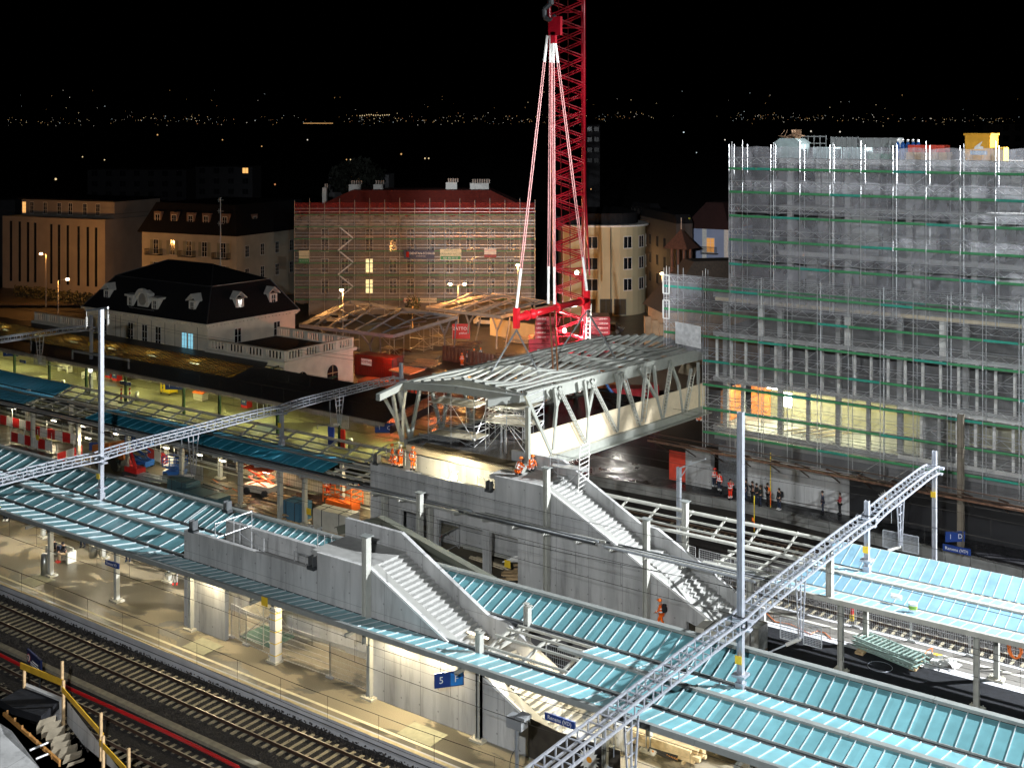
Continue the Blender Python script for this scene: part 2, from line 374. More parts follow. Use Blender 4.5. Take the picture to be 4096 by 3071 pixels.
def track(label, ys, x0, x1, sleepers, zt=-.55, step=.6):
    t = T('railway_track', label, 'railway track', (x0, ys[0], zt), 'railway tracks')
    for y in ys:
        r = MB().use(0).box(x0, x1, y-.07, y+.07, zt-.16, zt-.135).box(x0, x1, y-.012, y+.012, zt-.135, zt-.04).box(x0, x1, y-.036, y+.036, zt-.04, zt-.005)
        r.use(1).box(x0, x1, y-.03, y+.03, zt-.005, zt)
        r.o('rail', [railm, railt], t)
    if sleepers:
        c = (ys[0]+ys[1])/2; first = None; n = 0; x = sleepers[0]; rest = MB()
        while x < sleepers[1]:
            if n < 100:
                if first is None:
                    first = MB().prism([(c-1.3, zt-.22), (c-1.3, zt-.17), (c-.9, zt-.15), (c-.35, zt-.2), (c+.35, zt-.2), (c+.9, zt-.15), (c+1.3, zt-.17), (c+1.3, zt-.22)], 0, x-.1, x+.1).o('sleeper', sleeperm, t)
                    x0f = x
                else:
                    k = first.copy(); C.objects.link(k); k.parent = t; k.location = (x-x0f, random.uniform(-.02, .02), random.uniform(-.006, .006)); k.rotation_euler = (0, 0, 0)
            else: rest.prism([(c-1.3, zt-.22), (c-1.3, zt-.17), (c-.9, zt-.15), (c-.35, zt-.2), (c+.35, zt-.2), (c+.9, zt-.15), (c+1.3, zt-.17), (c+1.3, zt-.22)], 0, x-.1, x+.1)
            n += 1; x += step
        if rest.v: tag(rest.o('sleepers', sleeperm, t), None or 'sleepers farther along the track', '', kind='stuff'); 
    return t
track('bright double rails with pale sleepers running below the front platform wall', (42.56, 44.06), -170, 5, (-85, -30))
track('dim rails with sleepers beside the formwork in the lower left corner', (37.6, 39.1), -170, 5, (-74, -36), -.6)
track('rails on dark sleepers running behind the fence under the light blue canopy', (74.6, 76.1), -190, 5, (-40, -8))
track('rails between the two platforms seen through the open canopy frame', (58.3, 59.8), -190, 5, (-38, -26))
track('unlit rails along the platform where the onlookers stand', (84.6, 86.1), -60, 5, (-46, -12))
for o in bpy.data.objects:
    if o.name.startswith('sleepers'):
        for k in ('category', 'label'):
            if k in o: del o[k]
# kerb between the two front tracks and the ribbed red pipe lying on it
m = MB()
for a in range(-170, 4, 1): m.box(a, a+.985, 40.45, 40.85, -.9, -.6)
tag(m.o('cable_trough', M('trough_concrete', (.22, .2, .15), .85, 0, .2, 3)), 'low concrete cable trough running between the two front tracks', 'cable trough')
def rp(t): return (-82+36*t, 39.9+.1*math.sin(t*9)-.0*t, -.55-.12*t)
m = MB(); n = 260
for k in range(n):
    a, b = rp(k/n), rp((k+.55)/n); c = rp((k+1)/n)
    m.tube(a, b, .1, 8); m.tube(b, c, .08, 8)
tag(m.o('drain_pipe', M('red_plastic_pipe', (.45, .012, .015), .35, 0, .15, 1, coat=.3)), 'ribbed red plastic pipe lying along the trough by the front tracks', 'pipe')
# ================================================================ platform canopies
YO = 18.35
def zs(x): return .007*(x+50)
def cprof(o):
    return dict(f=(46.1+o, 4.82), g1=(48.3+o, 4.42), r=(50.35+o, 4.8), g2=(52.4+o, 4.42), b=(54.85+o, 5.2))
def strip(name, parent, pa, pb, x0, x1, mat, ribmat, pitch, rw=.035, rh=.05):
    m = MB(); e = .06
    d = pb[0]-pa[0]
    ya, yb = pa[0]+(.18), pb[0]-(.18)
    def z(y, x): return pa[1]+(pb[1]-pa[1])*(y-pa[0])/d+zs(x)
    m.use(0).add([(x0, ya, z(ya, x0)), (x1, ya, z(ya, x1)), (x1, yb, z(yb, x1)), (x0, yb, z(yb, x0)), (x0, ya, z(ya, x0)-.03), (x1, ya, z(ya, x1)-.03), (x1, yb, z(yb, x1)-.03), (x0, yb, z(yb, x0)-.03)],
        [(0,1,2,3),(7,6,5,4),(0,4,5,1),(1,5,6,2),(2,6,7,3),(3,7,4,0)])
    m.use(1); x = x0
    while x <= x1+.01:
        m.bar((x, ya, z(ya, x)+rh/2-.005), (x, yb, z(yb, x)+rh/2-.005), rw, rh); x += pitch
    return m.o(name, [mat, ribmat], parent)
def beam(name, parent, y, z, x0, x1, w, h, mat, seg=7.65):
    m = MB(); x = x0
    while x < x1-.01:
        e = min(x+seg, x1); m.bar((x, y, z+zs(x)), (e-.02, y, z+zs(e)), w, h); x = e
    return m.o(name, mat, parent)
ribw = M('white_glazing_bar', (.48, .52, .53), .35, 0, .05, 2)
def post_parts(parent, x, y, top, w=.26, mat=None):
    p = MB().h(x, y, .12, top, w, w*1.15).o('post', mat or lgrey, parent)
    q = MB().box(x-.42, x+.42, y-.32, y+.32, .0, .12)
    for a in (-.3, .3):
        for b in (-.2, .2): q.tube((x+a, y+b, .12), (x+a, y+b, .24), .03, 6)
    q.o('base_plate', M('cast_footing', (.5, .47, .38), .8, 0, .1, 3), p)
def frames(t, pa, pb, x0, x1, mat, step=2.55, n=3, every=1):
    d = pb[0]-pa[0]
    for i in range(n):
        y = pa[0]+d*(i+.5)/n; z = pa[1]+(pb[1]-pa[1])*(i+.5)/n
        m = MB(); m.bar((x0, y, z+zs(x0)), (x1, y, z+zs(x1)), .08, .13); m.o('purlin', mat, t)
    x = x0+.3
    while x < x1:
        MB().bar((x, pa[0], pa[1]+zs(x)-.12), (x, pb[0], pb[1]+zs(x)-.12), .1, .16).o('rafter', mat, t); x += step
# canopy over the front platform
A = cprof(0)
t = T('platform_canopy', 'long teal glazed canopy over the front platform with white glazing bars', 'canopy', (-50, 50, 0), 'station canopies')
strip('glazing_strip', t, A['f'], A['g1'], -98, -61.5, teal, ribw, 1.3, .055, .06)
strip('glazing_strip', t, A['f'], A['g1'], -61.5, 0, teal, ribw, .68)
strip('glazing_strip', t, A['g2'], A['b'], -100, -66, teal, ribw, 1.3, .06, .075)
strip('glazing_strip', t, A['g2'], A['b'], -66, 0, teal, ribw, .68, .035, .055)
strip('glazing_strip', t, A['g1'], A['r'], -100, -61.6, teal, ribw, 1.3, .055, .06)
strip('glazing_strip', t, A['r'], A['g2'], -100, -61.6, teal, ribw, 1.3, .055, .06)
strip('glazing_strip', t, A['g1'], A['r'], -31.9, 0, teal, ribw, .64)
strip('glazing_strip', t, A['r'], A['g2'], -32.3, 0, teal, ribw, .64)
def canopy_beams(t, P_, x0, x1, cut=None, mat=grey):
    beam('front_fascia', t, P_['f'][0]-.02, P_['f'][1]-.1, x0, x1, .2, .3, mat)
    beam('back_fascia', t, P_['b'][0]+.06, P_['b'][1]+.02, x0, x1, .34, .16, mat)
    for k in ('g1', 'g2'):
        beam('gutter', t, P_[k][0], P_[k][1]-.08, x0, x1, .3, .14, dark)
        beam('gutter_lip', t, P_[k][0]+.2, P_[k][1]+.02, x0, x1, .05, .1, mat)
    for a, b in ((x0, cut[0]), (cut[1], x1)) if cut else ((x0, x1),):
        beam('ridge_beam', t, P_['r'][0], P_['r'][1]-.0, a, b, .3, .14, mat)
canopy_beams(t, A, -100, 0, (-61.6, -33.5))
frames(t, A['g1'], A['r'], -37.2, -31.9, lgrey, 2.3, 2); frames(t, A['r'], A['g2'], -37.2, -32.3, lgrey, 2.3, 2)
for i in range(11):
    x = -37+7.65*(i-7)
    if x > -8: continue
    x += .0
    post_parts(t, x, 48.15, 4.2)
    if not (-62 < x < -30): post_parts(t, x, 52.4, 4.2)
    elif x < -50: post_parts(t, x, 52.75, 4.2)
    MB().bar((x, 46.2, 4.1+zs(x)), (x, 54.8, 4.1+zs(x)), .14, .2).o('crossbeam', lgrey, t)
    MB().bar((x-2.5, 50.4, 4.2), (x-1.1, 50.4, 4.2), .12, .07).o('tube_light', EM('warm_tube', (1, .86, .6), 5), t)
# posts that rise above the glazing, with cap plates
def tall_post(x, y, z0, z1, label, w=.34):
    p = T('steel_column', label, 'steel column', (x, y, z0), 'bare columns standing above the canopies')
    MB().h(x, y, z0, z1, w, w*1.2, .035).o('shaft', lgrey, p)
    MB().cb((x, y, z1+.02), w*1.9, w*1.5, .04).o('cap_plate', grey, p)
    return p
tall_post(-44.8, 48.05, 3.0, 9.0, 'tall grey column with a flat cap in front of the upper landing of the front stair')
tall_post(-48.5, 53.0, 0, 6.9, 'grey column rising behind the front stair where the back glazing begins')
for nm, x, y, z1 in (('short column stub with two cap plates beside the foot of the front stair', -37, 48.2, 5.6), ('short column stub with cap plates poking through the middle gutter below the walking man', -36.95, 52.45, 5.6)):
    p = T('column_stub', nm, 'steel column', (x, y, 4.3), 'bare columns standing above the canopies')
    MB().h(x, y, 4.2 if y > 50 else 3.5, z1, .3, .36).o('shaft', lgrey, p)
    MB().cb((x-.15, y+.1, z1+.02), .3, .3, .03).cb((x+.2, y-.1, z1+.02), .3, .3, .03).o('cap_plate', lgrey, p)
    MB().h(x, y, .1, 4.0, .26, .3).o('lower_shaft', lgrey, p)
# canopy over the middle platform, partly unglazed
B = cprof(YO)
t = T('platform_canopy', 'half finished canopy over the middle platform, glazed only in stretches', 'canopy', (-60, 68, 0), 'station canopies')
strip('glazing_strip', t, B['g2'], B['b'], -150, -110, teald, M('blue_seam', (.12, .4, .55), .4), .62, .03, .04)
for a, b in (('g1', 'r'), ('r', 'g2')):
    strip('glazing_strip', t, B[a], B[b], -150, -109.2, teald, MC['blue_seam'], .62, .03, .04)
    strip('glazing_strip', t, B[a], B[b], -98.7, -67, teald, MC['blue_seam'], 1.28, .03, .04)
for (a, b), x in zip((('f', 'g1'), ('g1', 'r'), ('r', 'g2'), ('g2', 'b')), (-28.2, -27.6, -27.8, -27.4)):
    strip('glazing_strip', t, B[a], B[b], x, 2, tealb, ribw, .6, .03, .03)
MB().bar((-28, B['f'][0], 4.9), (2, B['f'][0], 5.15), .22, .28).o('front_fascia', lgrey, t)
MB().bar((-150, B['f'][0], 4.1), (-62, B['f'][0], 4.8), .1, .12).o('front_fascia', lgrey, t)
MB().bar((-45.5, B['b'][0]+.05, 5.03), (2, B['b'][0]+.05, 5.3), .22, .14).o('back_fascia', lgrey, t)
MB().bar((-150, B['b'][0]+.05, 4.35), (-62, B['b'][0]+.05, 4.95), .12, .12).o('back_fascia', lgrey, t)
for k in ('g1', 'g2'):
    for a, b in ((-150, -61.6), (-33.5, 2)) if k == 'g1' else ((-150, -62), (-45.5, 2)):
        MB().bar((a, B[k][0], B[k][1]-.08+zs(a)), (b, B[k][0], B[k][1]-.08+zs(b)), .34, .14).o('gutter', lgrey if a > -60 else dark, t)
MB().bar((-28, B['r'][0], B['r'][1]+zs(-28)), (2, B['r'][0], B['r'][1]+zs(2)), .3, .12).o('ridge_beam', lgrey, t)
MB().bar((-150, B['r'][0], B['r'][1]+zs(-150)), (-61.8, B['r'][0], B['r'][1]+zs(-62)), .16, .12).o('ridge_beam', grey, t)
frames(t, B['g2'], B['b'], -110, -62, grey, 2.55, 3)
frames(t, B['g1'], B['r'], -109.2, -98.7, lgrey, 2.55, 2); frames(t, B['r'], B['g2'], -109.2, -98.7, lgrey, 2.55, 2)
frames(t, B['g2'], B['b'], -45.5, -27.4, lgrey, 2.55, 3)
frames(t, B['g1'], B['g2'], -67, -61.8, lgrey, 2.55, 4)
frames(t, B['g1'], B['g2'], -33, -27.8, lgrey, 2.55, 4)
# purlins along the near side, running past the concrete stair
for k, y in enumerate((64.3, 64.6, 64.85, 65.15, 65.4, 65.7, 65.95)):
    for a, b in ((-150, -62), (-62, -28.2)):
        for q in range(3):
            r0 = a+(b-a)*q/3+random.uniform(0, .6); r1 = a+(b-a)*(q+1)/3-random.uniform(0, 1.)
            zz = 4.82-.055*k
            MB().bar((r0, y, zz+zs(r0)+random.uniform(0, .06)), (r1, y, zz+zs(r1)+random.uniform(0, .06)), .09, .12).o('purlin', (lgrey, dark, steel)[(k+q) % 3], t)
x = -146.
while x < -28:
    m = MB().bar((x, 64.2, 4.72+zs(x)), (x, 66.15, 4.38+zs(x)), .12, .18)
    m.o('bracket', lgrey, t); x += 2.55
for i in range(-6, 9):
    x = -106.97+7.65*(i) if i > -1 else -106.97+7.65*i
    if x > -62: continue
    post_parts(t, x, 66.5, 4.1, .3, lgrey); post_parts(t, x+.1, 70.7, 4.1, .3, lgrey)
for x in (-24.6, -17.0, -9.4): post_parts(t, x, 66.6, 4.45, .28); post_parts(t, x, 70.9, 4.45, .28)
for x, y in ((-54.9, 65.6), (-70.7, 65.7)): post_parts(t, x, y, 4.3, .32)
tall_post(-24.55, 64.75, 4.9, 7.7, 'squat grey column with a broad cap standing on the light blue canopy')
tall_post(-44.9, 66.0, 0, 8.6, 'tall grey column before the top of the back stair, beside the scaffold ladder')
tall_post(-37.2, 66.05, 0, 6.6, 'grey column with cap plates against the sloping edge of the back stair')
tall_post(-37.3, 71.6, 0, 6.3, 'grey column behind the back stair at the open canopy frame')
tall_post(-30.2, 66.4, 0, 4.6, 'short grey column at the foot of the back stair')
tall_post(-53.8, 63.2, -.7, 6.0, 'grey column with a flat cap in the gap behind the front stair')
tall_post(-59.3, 65.6, 0, 4.4, 'grey column under the purlins at the left end of the back stair wall')
# ================================================================ concrete stairs up to the footbridge
def stair(dx, dy, label, openings):
    t = T('stair_block', label, 'concrete stair', (-48+dx, 50+dy, 0), 'concrete platform stairs')
    Y0 = 48.3+dy; X = lambda v: v+dx
    # near wall with its openings below, cut as columns and a lintel
    top = [(-60.8, 6.1), (-48.9, 6.1), (-48.9, 7.15), (-44.9, 7.15)]
    low = openings
    m = MB()
    zl = low[0][2]
    m.prism([(X(-60.8), zl), (X(-60.8), 6.1), (X(-48.9), 6.1), (X(-48.9), 7.15), (X(-44.9), 7.15), (X(-44.9), zl)], 1, Y0, Y0+.3)
    s = .478
    m.prism([(X(-44.9), 0), (X(-44.9), 7.15), (X(-33.8), 7.15-11.1*s), (X(-33.8), 0)], 1, Y0, Y0+.3)
    m.prism([(X(-33.8), .6), (X(-33.8), 7.15-11.1*s), (X(-29.95), .0), (X(-31.2), 0)], 1, Y0, Y0+.3)
    prev = -60.8
    for (a, b, z) in low:
        m.box(X(prev), X(a), Y0, Y0+.3, 0, zl); prev = b
    m.box(X(prev), X(-44.9), Y0, Y0+.3, 0, zl)
    m.o('near_wall', conc, t)
    MB().prism([(X(-44.95), 7.17), (X(-44.6), 7.12), (X(-30.0), .08), (X(-30.4), .08)], 1, Y0-.02, Y0+.06).box(X(-48.9), X(-44.9), Y0-.02, Y0+.05, 7.15, 7.19).o('edge_strip', M('white_edge_steel', (.8, .8, .78), .4), t)
    MB().prism([(X(-44.9), 7.14), (X(-44.9), 6.7), (X(-30.0), -.4), (X(-30), .04)], 1, Y0+.3, Y0+.75).o('stringer', M('stringer_concrete', (.3, .3, .28), .8, 0, .12, 1), t)
    # steps
    n = 43; m = MB(); x = -44.9; z = 7.12; first = None
    for k in range(n):
        if k == 22: x += 1.1
        z2 = 7.12-.1625*(k+1)
        q = MB().prism([(X(x), z2), (X(x), z2-.35), (X(x+.32), z2-.5), (X(x+.32), z2-.05), (X(x+.325), z2)], 1, Y0+.8, Y0+3.15)
        if k == 21: q.box(X(x+.3), X(x+1.42), Y0+.8, Y0+3.15, z2-.3, z2)
        q.o('step', stepm, t)
        x += .31
    # far wall rises as a parapet; back and end walls of the open box
    MB().prism([(X(-49.8), 0), (X(-49.8), 8.1), (X(-45.3), 8.1), (X(-39.0), 8.1-6.3*.52), (X(-37.7), 8.1-6.3*.52-.1), (X(-31), 1.3), (X(-30), 1.2), (X(-30), 0)], 1, Y0+3.25, Y0+3.5).o('far_parapet', conc, t)
    MB().box(X(-60.8), X(-49.8), Y0+3.4, Y0+3.7, 0, 5.75 if dy < 1 else 6.2).box(X(-60.8), X(-60.5), Y0+.3, Y0+3.4, 0, 4.0).o('back_wall', conc, t)
    MB().box(X(-60.5), X(-49.6), Y0+.3, Y0+3.4, 4.3, 4.55).o('floor_slab', concd, t)
    MB().box(X(-49.6), X(-44.9), Y0+.3, Y0+3.25, 6.8, 7.1).o('landing', stepm, t)
    return t
stair(0, 0, 'grey concrete stair and open box rising from the front platform', [(-56.9, -44.9-.02, 4.1)])
stair(-.7, 18.1, 'grey concrete stair and open box behind, reaching up to the footbridge', [(-57.7, -54.9, 3.1), (-54.2, -50.0, 3.1), (-49.4, -46.9, 3.1)])
# ================================================================ footbridge hanging from the crane
ZD, ZR = 7.4, 12.2
NL, NR, FRr, FLl = (-60.2, 69.0), (-48.9, 69.3), (-46.6, 93.0), (-57.6, 93.0)
RN_L, RN_R, RF_R, RF_L = (-59.3, 67.6), (-49.6, 70.2), (-46.9, 94.0), (-57.5, 94.0)
t = T('footbridge', 'grey steel truss footbridge lowered between the stair and the scaffolded building', 'footbridge', (-54, 81, 7))
MB().prism([NL, NR, FRr, FLl], 2, ZD-.35, ZD).o('deck', M('wet_bridge_deck', (.05, .05, .052), .22, 0, .5, .6, .15, 5), t)
def chord(a, b, z, w, h, nm, mat): MB().bar((a[0], a[1], z), (b[0], b[1], z), w, h).o(nm, mat, t)
bs = M('bridge_steel', (.27, .28, .25), .45, .1, .08, 2)
BR0, BR1 = NR, FRr
chord((NR[0]+.1, NR[1]-1.2), FRr, ZD-.15, .5, .6, 'bottom_chord', bs)
MB().bar((NR[0]+.5, NR[1]-1.2, ZD-.42), (FRr[0]+.5, FRr[1], ZD-.42), .5, .06).o('chord_flange', bs, t)
chord(NL, FLl, ZD-.15, .4, .6, 'bottom_chord', bs)
chord(RN_R, RF_R, ZR-.25, .3, .95, 'top_chord', bs)
chord(RN_L, RF_L, ZR-.15, .3, .6, 'top_chord', bs)
MB().wall((NR[0]+.05, NR[1]), (FRr[0]+.05, FRr[1]), ZD+.15, ZD+2.1, .12).o('parapet_panel', pale, t)
m = MB().bar((NR[0]+.15, NR[1]-.05, ZD-.2), (NR[0]+.15, NR[1]-.05, ZR-.6), .3, .3)
m.o('end_post', bs, t)
kC = .4973
def onB(x, y): return onV(1900+x*kC, 1300+y*kC, BR0, BR1)
mem = [((405, 560), (612, 1035)), ((655, 650), (622, 1000)), ((636, 505), (655, 650)), ((702, 495), (655, 650)), ((672, 500), (885, 945)),
    ((910, 700), (893, 940)), ((878, 445), (910, 700)), ((965, 435), (910, 700)), ((932, 440), (1138, 855)), ((1160, 540), (1143, 850)), ((1135, 385), (1160, 540)), ((1190, 375), (1160, 540)),
    ((1172, 385), (1322, 803)), ((1375, 330), (1335, 775)), ((1322, 345), (1460, 590)), ((1460, 590), (1500, 755)), ((1440, 320), (1462, 590)),
    ((1575, 300), (1510, 745)), ((1568, 290), (1638, 480)), ((1638, 480), (1665, 710)), ((1740, 350), (1683, 700)), ((1795, 300), (1800, 680))]
for (a, b) in mem:
    MB().bar(onB(*a), onB(*b), .2, .26).o('truss_member', bs, t)
# left truss, partly hidden
for i in range(7):
    y0 = 69.5+i*3.4; f = lambda y: -60.2+(y-69)*.108
    MB().bar((f(y0), y0, ZD), (f(y0)-.1+1.0*0, y0-1.5, ZR-.3), .2, .25).o('truss_member', bs, t)
    MB().bar((f(y0), y0, ZD), (f(y0)+.1, y0+1.2, ZR-.3), .2, .25).o('truss_member', bs, t)
# front bents under the roof nose
R_ = lambda x, y, Y: atY(1500+x*.5775, 1350+y*.5775, Y)
for a, b, c in (((55, 400), (140, 545), (190, 720)), ((122, 385), (147, 545), (190, 720)), ((165, 375), (195, 480), (192, 720)), ((212, 365), (196, 480), (192, 720))):
    m = MB(); m.bar(R_(*a, 67.8), R_(*b, 68.2), .2, .24); m.bar(R_(*b, 68.2), R_(*c, 69.1), .2, .24); m.o('forked_column', lgrey, t)
# roof: edge beams, folded cross beams, purlins
ro = M('roof_steel', (.25, .26, .235), .45, .05, .08, 2)
def rp_(u, v): # u across 0..1 left to right, v along 0..1 near to far
    a = lerp(RN_L, RF_L, v); b = lerp(RN_R, RF_R, v); return lerp(a, b, u)
N_ = 8
for i in range(N_+1):
    v = i/N_
    for (u0, h0, u1, h1) in ((0, 0, .5, .7), (.5, .7, 1, 0)) if i % 2 == 0 else ((0, .25, .5, -.1), (.5, -.1, 1, .25)):
        p = rp_(u0, v); q = rp_(u1, v)
        MB().bar((p[0], p[1], ZR+h0-.2), (q[0], q[1], ZR+h1-.2), .22, .5).o('roof_beam', ro, t)
for i in range(N_):
    for k in range(1, 12):
        u = k/12; v0, v1 = i/N_, (i+1)/N_
        f0 = (.7-abs(u-.5)*1.4) if i % 2 == 0 else (-.1+abs(u-.5)*.7)
        f1 = (.7-abs(u-.5)*1.4) if i % 2 == 1 else (-.1+abs(u-.5)*.7)
        p = rp_(u, v0); q = rp_(u, v1)
        MB().bar((p[0], p[1], ZR+f0+.12), (q[0], q[1], ZR+f1+.12), .3, .14).o('purlin', ro, t)
p, q = (RN_L[0], RN_L[1]-.0), (RN_R[0], RN_R[1]-.7)
MB().bar((p[0], p[1], ZR-.1), ((p[0]+q[0])/2, (p[1]+q[1])/2-.4, ZR+.1), .3, .55).bar(((p[0]+q[0])/2, (p[1]+q[1])/2-.4, ZR+.1), (q[0], q[1], ZR-.2), .3, .55).o('front_beam', ro, t)
MB().bar((RN_L[0]+.5, RN_L[1]-3.3, ZR-.35), (RN_L[0], RN_L[1]+.2, ZR-.1), .35, .5).o('nose_beam', ro, t)
MB().bar((RN_R[0]-1.6, RN_R[1]-2.6, ZR-.35), (RN_R[0], RN_R[1]+.2, ZR-.2), .35, .5).o('nose_beam', ro, t)
# front edge of the deck with its row of starter bars
p, q = (NL[0]+.5, NL[1]-.35), (NR[0]-.2, NR[1]-.9)
MB().bar((p[0], p[1], ZD-.35), (q[0], q[1], ZD-.4), .3, .5).o('deck_edge_plate', pale, t)
m = MB()
for k in range(64):
    a = lerp(p, q, .16+.84*k/64); m.bar((a[0], a[1]-.1, ZD+.02), (a[0], a[1]+.35, ZD+.2), .05, .14); m.bar((a[0], a[1]-.45, ZD-.12), (a[0], a[1], ZD+.02), .025)
m.o('starter_bars', M('bar_steel', (.12, .09, .05), .6, .4), t)
# scaffold towers and loose tubes standing on the deck
def tower(cx, cy, z, w, d, hs, label, rz=.1):
    s = T('scaffold_tower', label, 'scaffold tower', (cx, cy, z), 'scaffold towers on the bridge deck')
    cr, sr = math.cos(rz), math.sin(rz)
    R = lambda x, y, h: (cx+x*cr-y*sr, cy+x*sr+y*cr, z+h)
    top = hs[-1]+1.1; nx = 2
    for i in range(nx+1):
        for y in (-d/2, d/2):
            x = -w/2+w*i/nx; MB().tube(R(x, y, 0), R(x, y, top), .03).o('standard', tubem, s)
    for h in hs:
        m = MB()
        for q in range(5): m.slab([R(-w/2, -d/2+d*q/5, h), R(w/2, -d/2+d*q/5, h), R(w/2, -d/2+d*(q+.93)/5, h), R(-w/2, -d/2+d*(q+.93)/5, h)], .05)
        m.o('platform', M('scaffold_plank', (.3, .27, .2), .8, 0, .3, 4), s)
        m = MB()
        for g in (0, .5, 1.0):
            for y in (-d/2, d/2): m.tube(R(-w/2, y, h+g), R(w/2, y, h+g), .025)
            for x in (-w/2, w/2): m.tube(R(x, -d/2, h+g), R(x, d/2, h+g), .025)
        m.o('guardrail', tubem, s)
    m = MB(); h0 = 0
    for h in hs:
        m.tube(R(-w/2, -d/2, h0), R(0, -d/2, h), .025); m.tube(R(w/2, -d/2, h0), R(0, -d/2, h), .025); m.tube(R(w/2, -d/2, h0), R(w/2, d/2, h), .025); h0 = h
        for q in range(6): m.tube(R(-w/2+w*q/6, -d/2, h-.1-(.35 if q % 2 else 0)), R(-w/2+w*(q+1)/6, -d/2, h-.1-(0 if q % 2 else .35)), .02)
    m.o('brace', tubem, s)
    return s
tower(-57.0, 71.6, ZD, 4.2, 2.2, (.5, 3.0), 'scaffold tower with a wooden deck at the left side of the bridge deck')
tower(-50.9, 70.6, ZD+.5, 3.6, 2.4, (2.1, 3.4), 'scaffold tower with two decks under the right corner of the bridge roof')
tower(-54.2, 74.5, ZD, 3.2, 2.2, (1.6, 3.2), 'scaffold tower standing farther back in the middle of the bridge deck', .3)
def pile(name, label, c, L, n, rz, mat, r=.03, group=None, w=1.2):
    m = MB()
    for k in range(n):
        a = rz+random.uniform(-.12, .12); ox, oy = random.uniform(-w/2, w/2), random.uniform(-w/2, w/2); z = c[2]+r+random.uniform(0, .25)
        dx, dy = math.cos(a)*L/2, math.sin(a)*L/2
        m.tube((c[0]+ox-dx, c[1]+oy-dy, z), (c[0]+ox+dx, c[1]+oy+dy, z), r)
    return tag(m.o(name, mat), label, 'tube pile', group)
pile('tube_pile', 'heap of scaffold tubes lying on the wet bridge deck', (-58.4, 71.0, ZD), 2.6, 16, .1, tubem)
pile('tube_pile', 'scaffold tubes laid along the middle of the bridge deck by the parapet', (-50.8, 75.2, ZD), 3, 14, 1.0, tubem)
MB_ = MB()
# leaning ladder-like props against the bridge parapet
for k, (a, b) in enumerate((((675, 520), (880, 940)), ((940, 470), (1125, 850)), ((1185, 400), (1310, 800)), ((1385, 345), (1345, 770)), ((1560, 340), (1505, 700)), ((1740, 380), (1680, 690)))):
    p = Vector(onB(*a)); q = Vector(onB(*b)); o_ = Vector((.28, -.25, 0))
    m = MB().bar(p+o_+Vector((-.17, 0, 0)), q+o_+Vector((-.17, 0, 0)), .06).bar(p+o_+Vector((.17, 0, 0)), q+o_+Vector((.17, 0, 0)), .06)
    for r in range(1, 14): c = p.lerp(q, r/14)+o_; m.bar(c+Vector((-.17, 0, 0)), c+Vector((.17, 0, 0)), .05)
    nth = ('first', 'second', 'third', 'fourth', 'fifth', 'sixth')[k]
    tag(m.o('ladder', M('aluminium', (.5, .5, .46), .4, .6)), nth+' ladder from the near end, leaning on the truss above the timber parapet', 'ladder', 'ladders against the bridge truss')
# white scaffold ladder frame beside the stair head
t = T('stair_scaffold', 'white ladder scaffold standing on the upper steps of the back stair', 'scaffold tower', at(2370, 2000, 4))
m = MB(); p0 = atY(2312, 2015, 68.9); p1 = atY(2320, 1778, 68.9); q0 = atY(2352, 1988, 69.9); q1 = atY(2358, 1762, 69.9)
m.tube(p0, p1, .035).tube(q0, q1, .035); m.o('upright', white, t)
m = MB()
for k in range(13): m.tube(lerp(p0, p1, (k+.5)/13), lerp(q0, q1, (k+.5)/13), .03)
m.o('rungs', white, t)
z_ = 9.6
MB().slab([atY(2205, 1862, 68.4), atY(2350, 1886, 68.9), atY(2352, 1868, 69.9), atY(2215, 1850, 69.6)], .06).o('plank', tubem, t)
m = MB()
for a, b in (((2200, 1812), (2320, 1838)), ((2200, 1840), (2320, 1866)), ((2200, 1812), (2205, 1990)), ((2215, 1880), (2318, 1985)), ((2232, 1790), (2232, 1960)), ((2215, 1990), (2320, 1880))): m.tube(atY(*a, 68.7), atY(*b, 68.7), .025)
m.o('guardrail', tubem, t)
# ================================================================ crawler crane
base = at(2290, 1452, 0); bx, by = base[0], base[1]
t = T('crawler_crane', 'red lattice boom crawler crane rising out of the picture', 'crane', (bx, by, 0))
b0 = Vector(atd(2279, 1395, 157)); b1 = Vector(atd(2262, -330, 124)); W = 3.75
ax = (b1-b0).normalized(); side = Vector((CA, SA, 0)).normalized(); side = (side-ax*side.dot(ax)).normalized(); dep = ax.cross(side).normalized()
L = (b1-b0).length
def bp(u, a, b): return b0+ax*u+side*a*W/2+dep*b*W/2
for a in (-1, 1):
    for b in (-1, 1): MB().tube(bp(0, a*.75, b*.75), bp(6, a, b), .16, 8).tube(bp(6, a, b), bp(L, a, b), .17, 8).o('boom_chord', cranered, t, True)
for nm, fa in (('boom_lacing', -1), ('boom_lacing', 1)):
    m = MB(); u = 1.5; s_ = 1
    while u < L-1:
        m.tube(bp(u, -s_, fa), bp(u+1.75, s_, fa), .085, 6); m.tube(bp(u+.35, -s_, fa), bp(u+2.05, s_, fa), .07, 5); u += 1.75; s_ = -s_
    m.o(nm, cranered, t)
    m = MB(); u = 1.5
    while u < L-1:
        m.tube(bp(u, fa, -s_), bp(u+1.75, fa, s_), .065, 6); u += 1.75; s_ = -s_
    m.o(nm, cranered, t)
u = 4
while u < L: MB().tube(bp(u, -1, -1), bp(u, 1, -1), .08).tube(bp(u, -1, 1), bp(u, 1, 1), .08).tube(bp(u, -1, -1), bp(u, -1, 1), .08).tube(bp(u, 1, -1), bp(u, 1, 1), .08).o('boom_frame', cranered, t); u += 11.3
m = MB()
for a in (-.45, .1): m.tube(bp(0, a, .3), bp(L, a, .3), .07, 5)
m.box(0, 0, 0, 0, 0, 0) if 0 else None
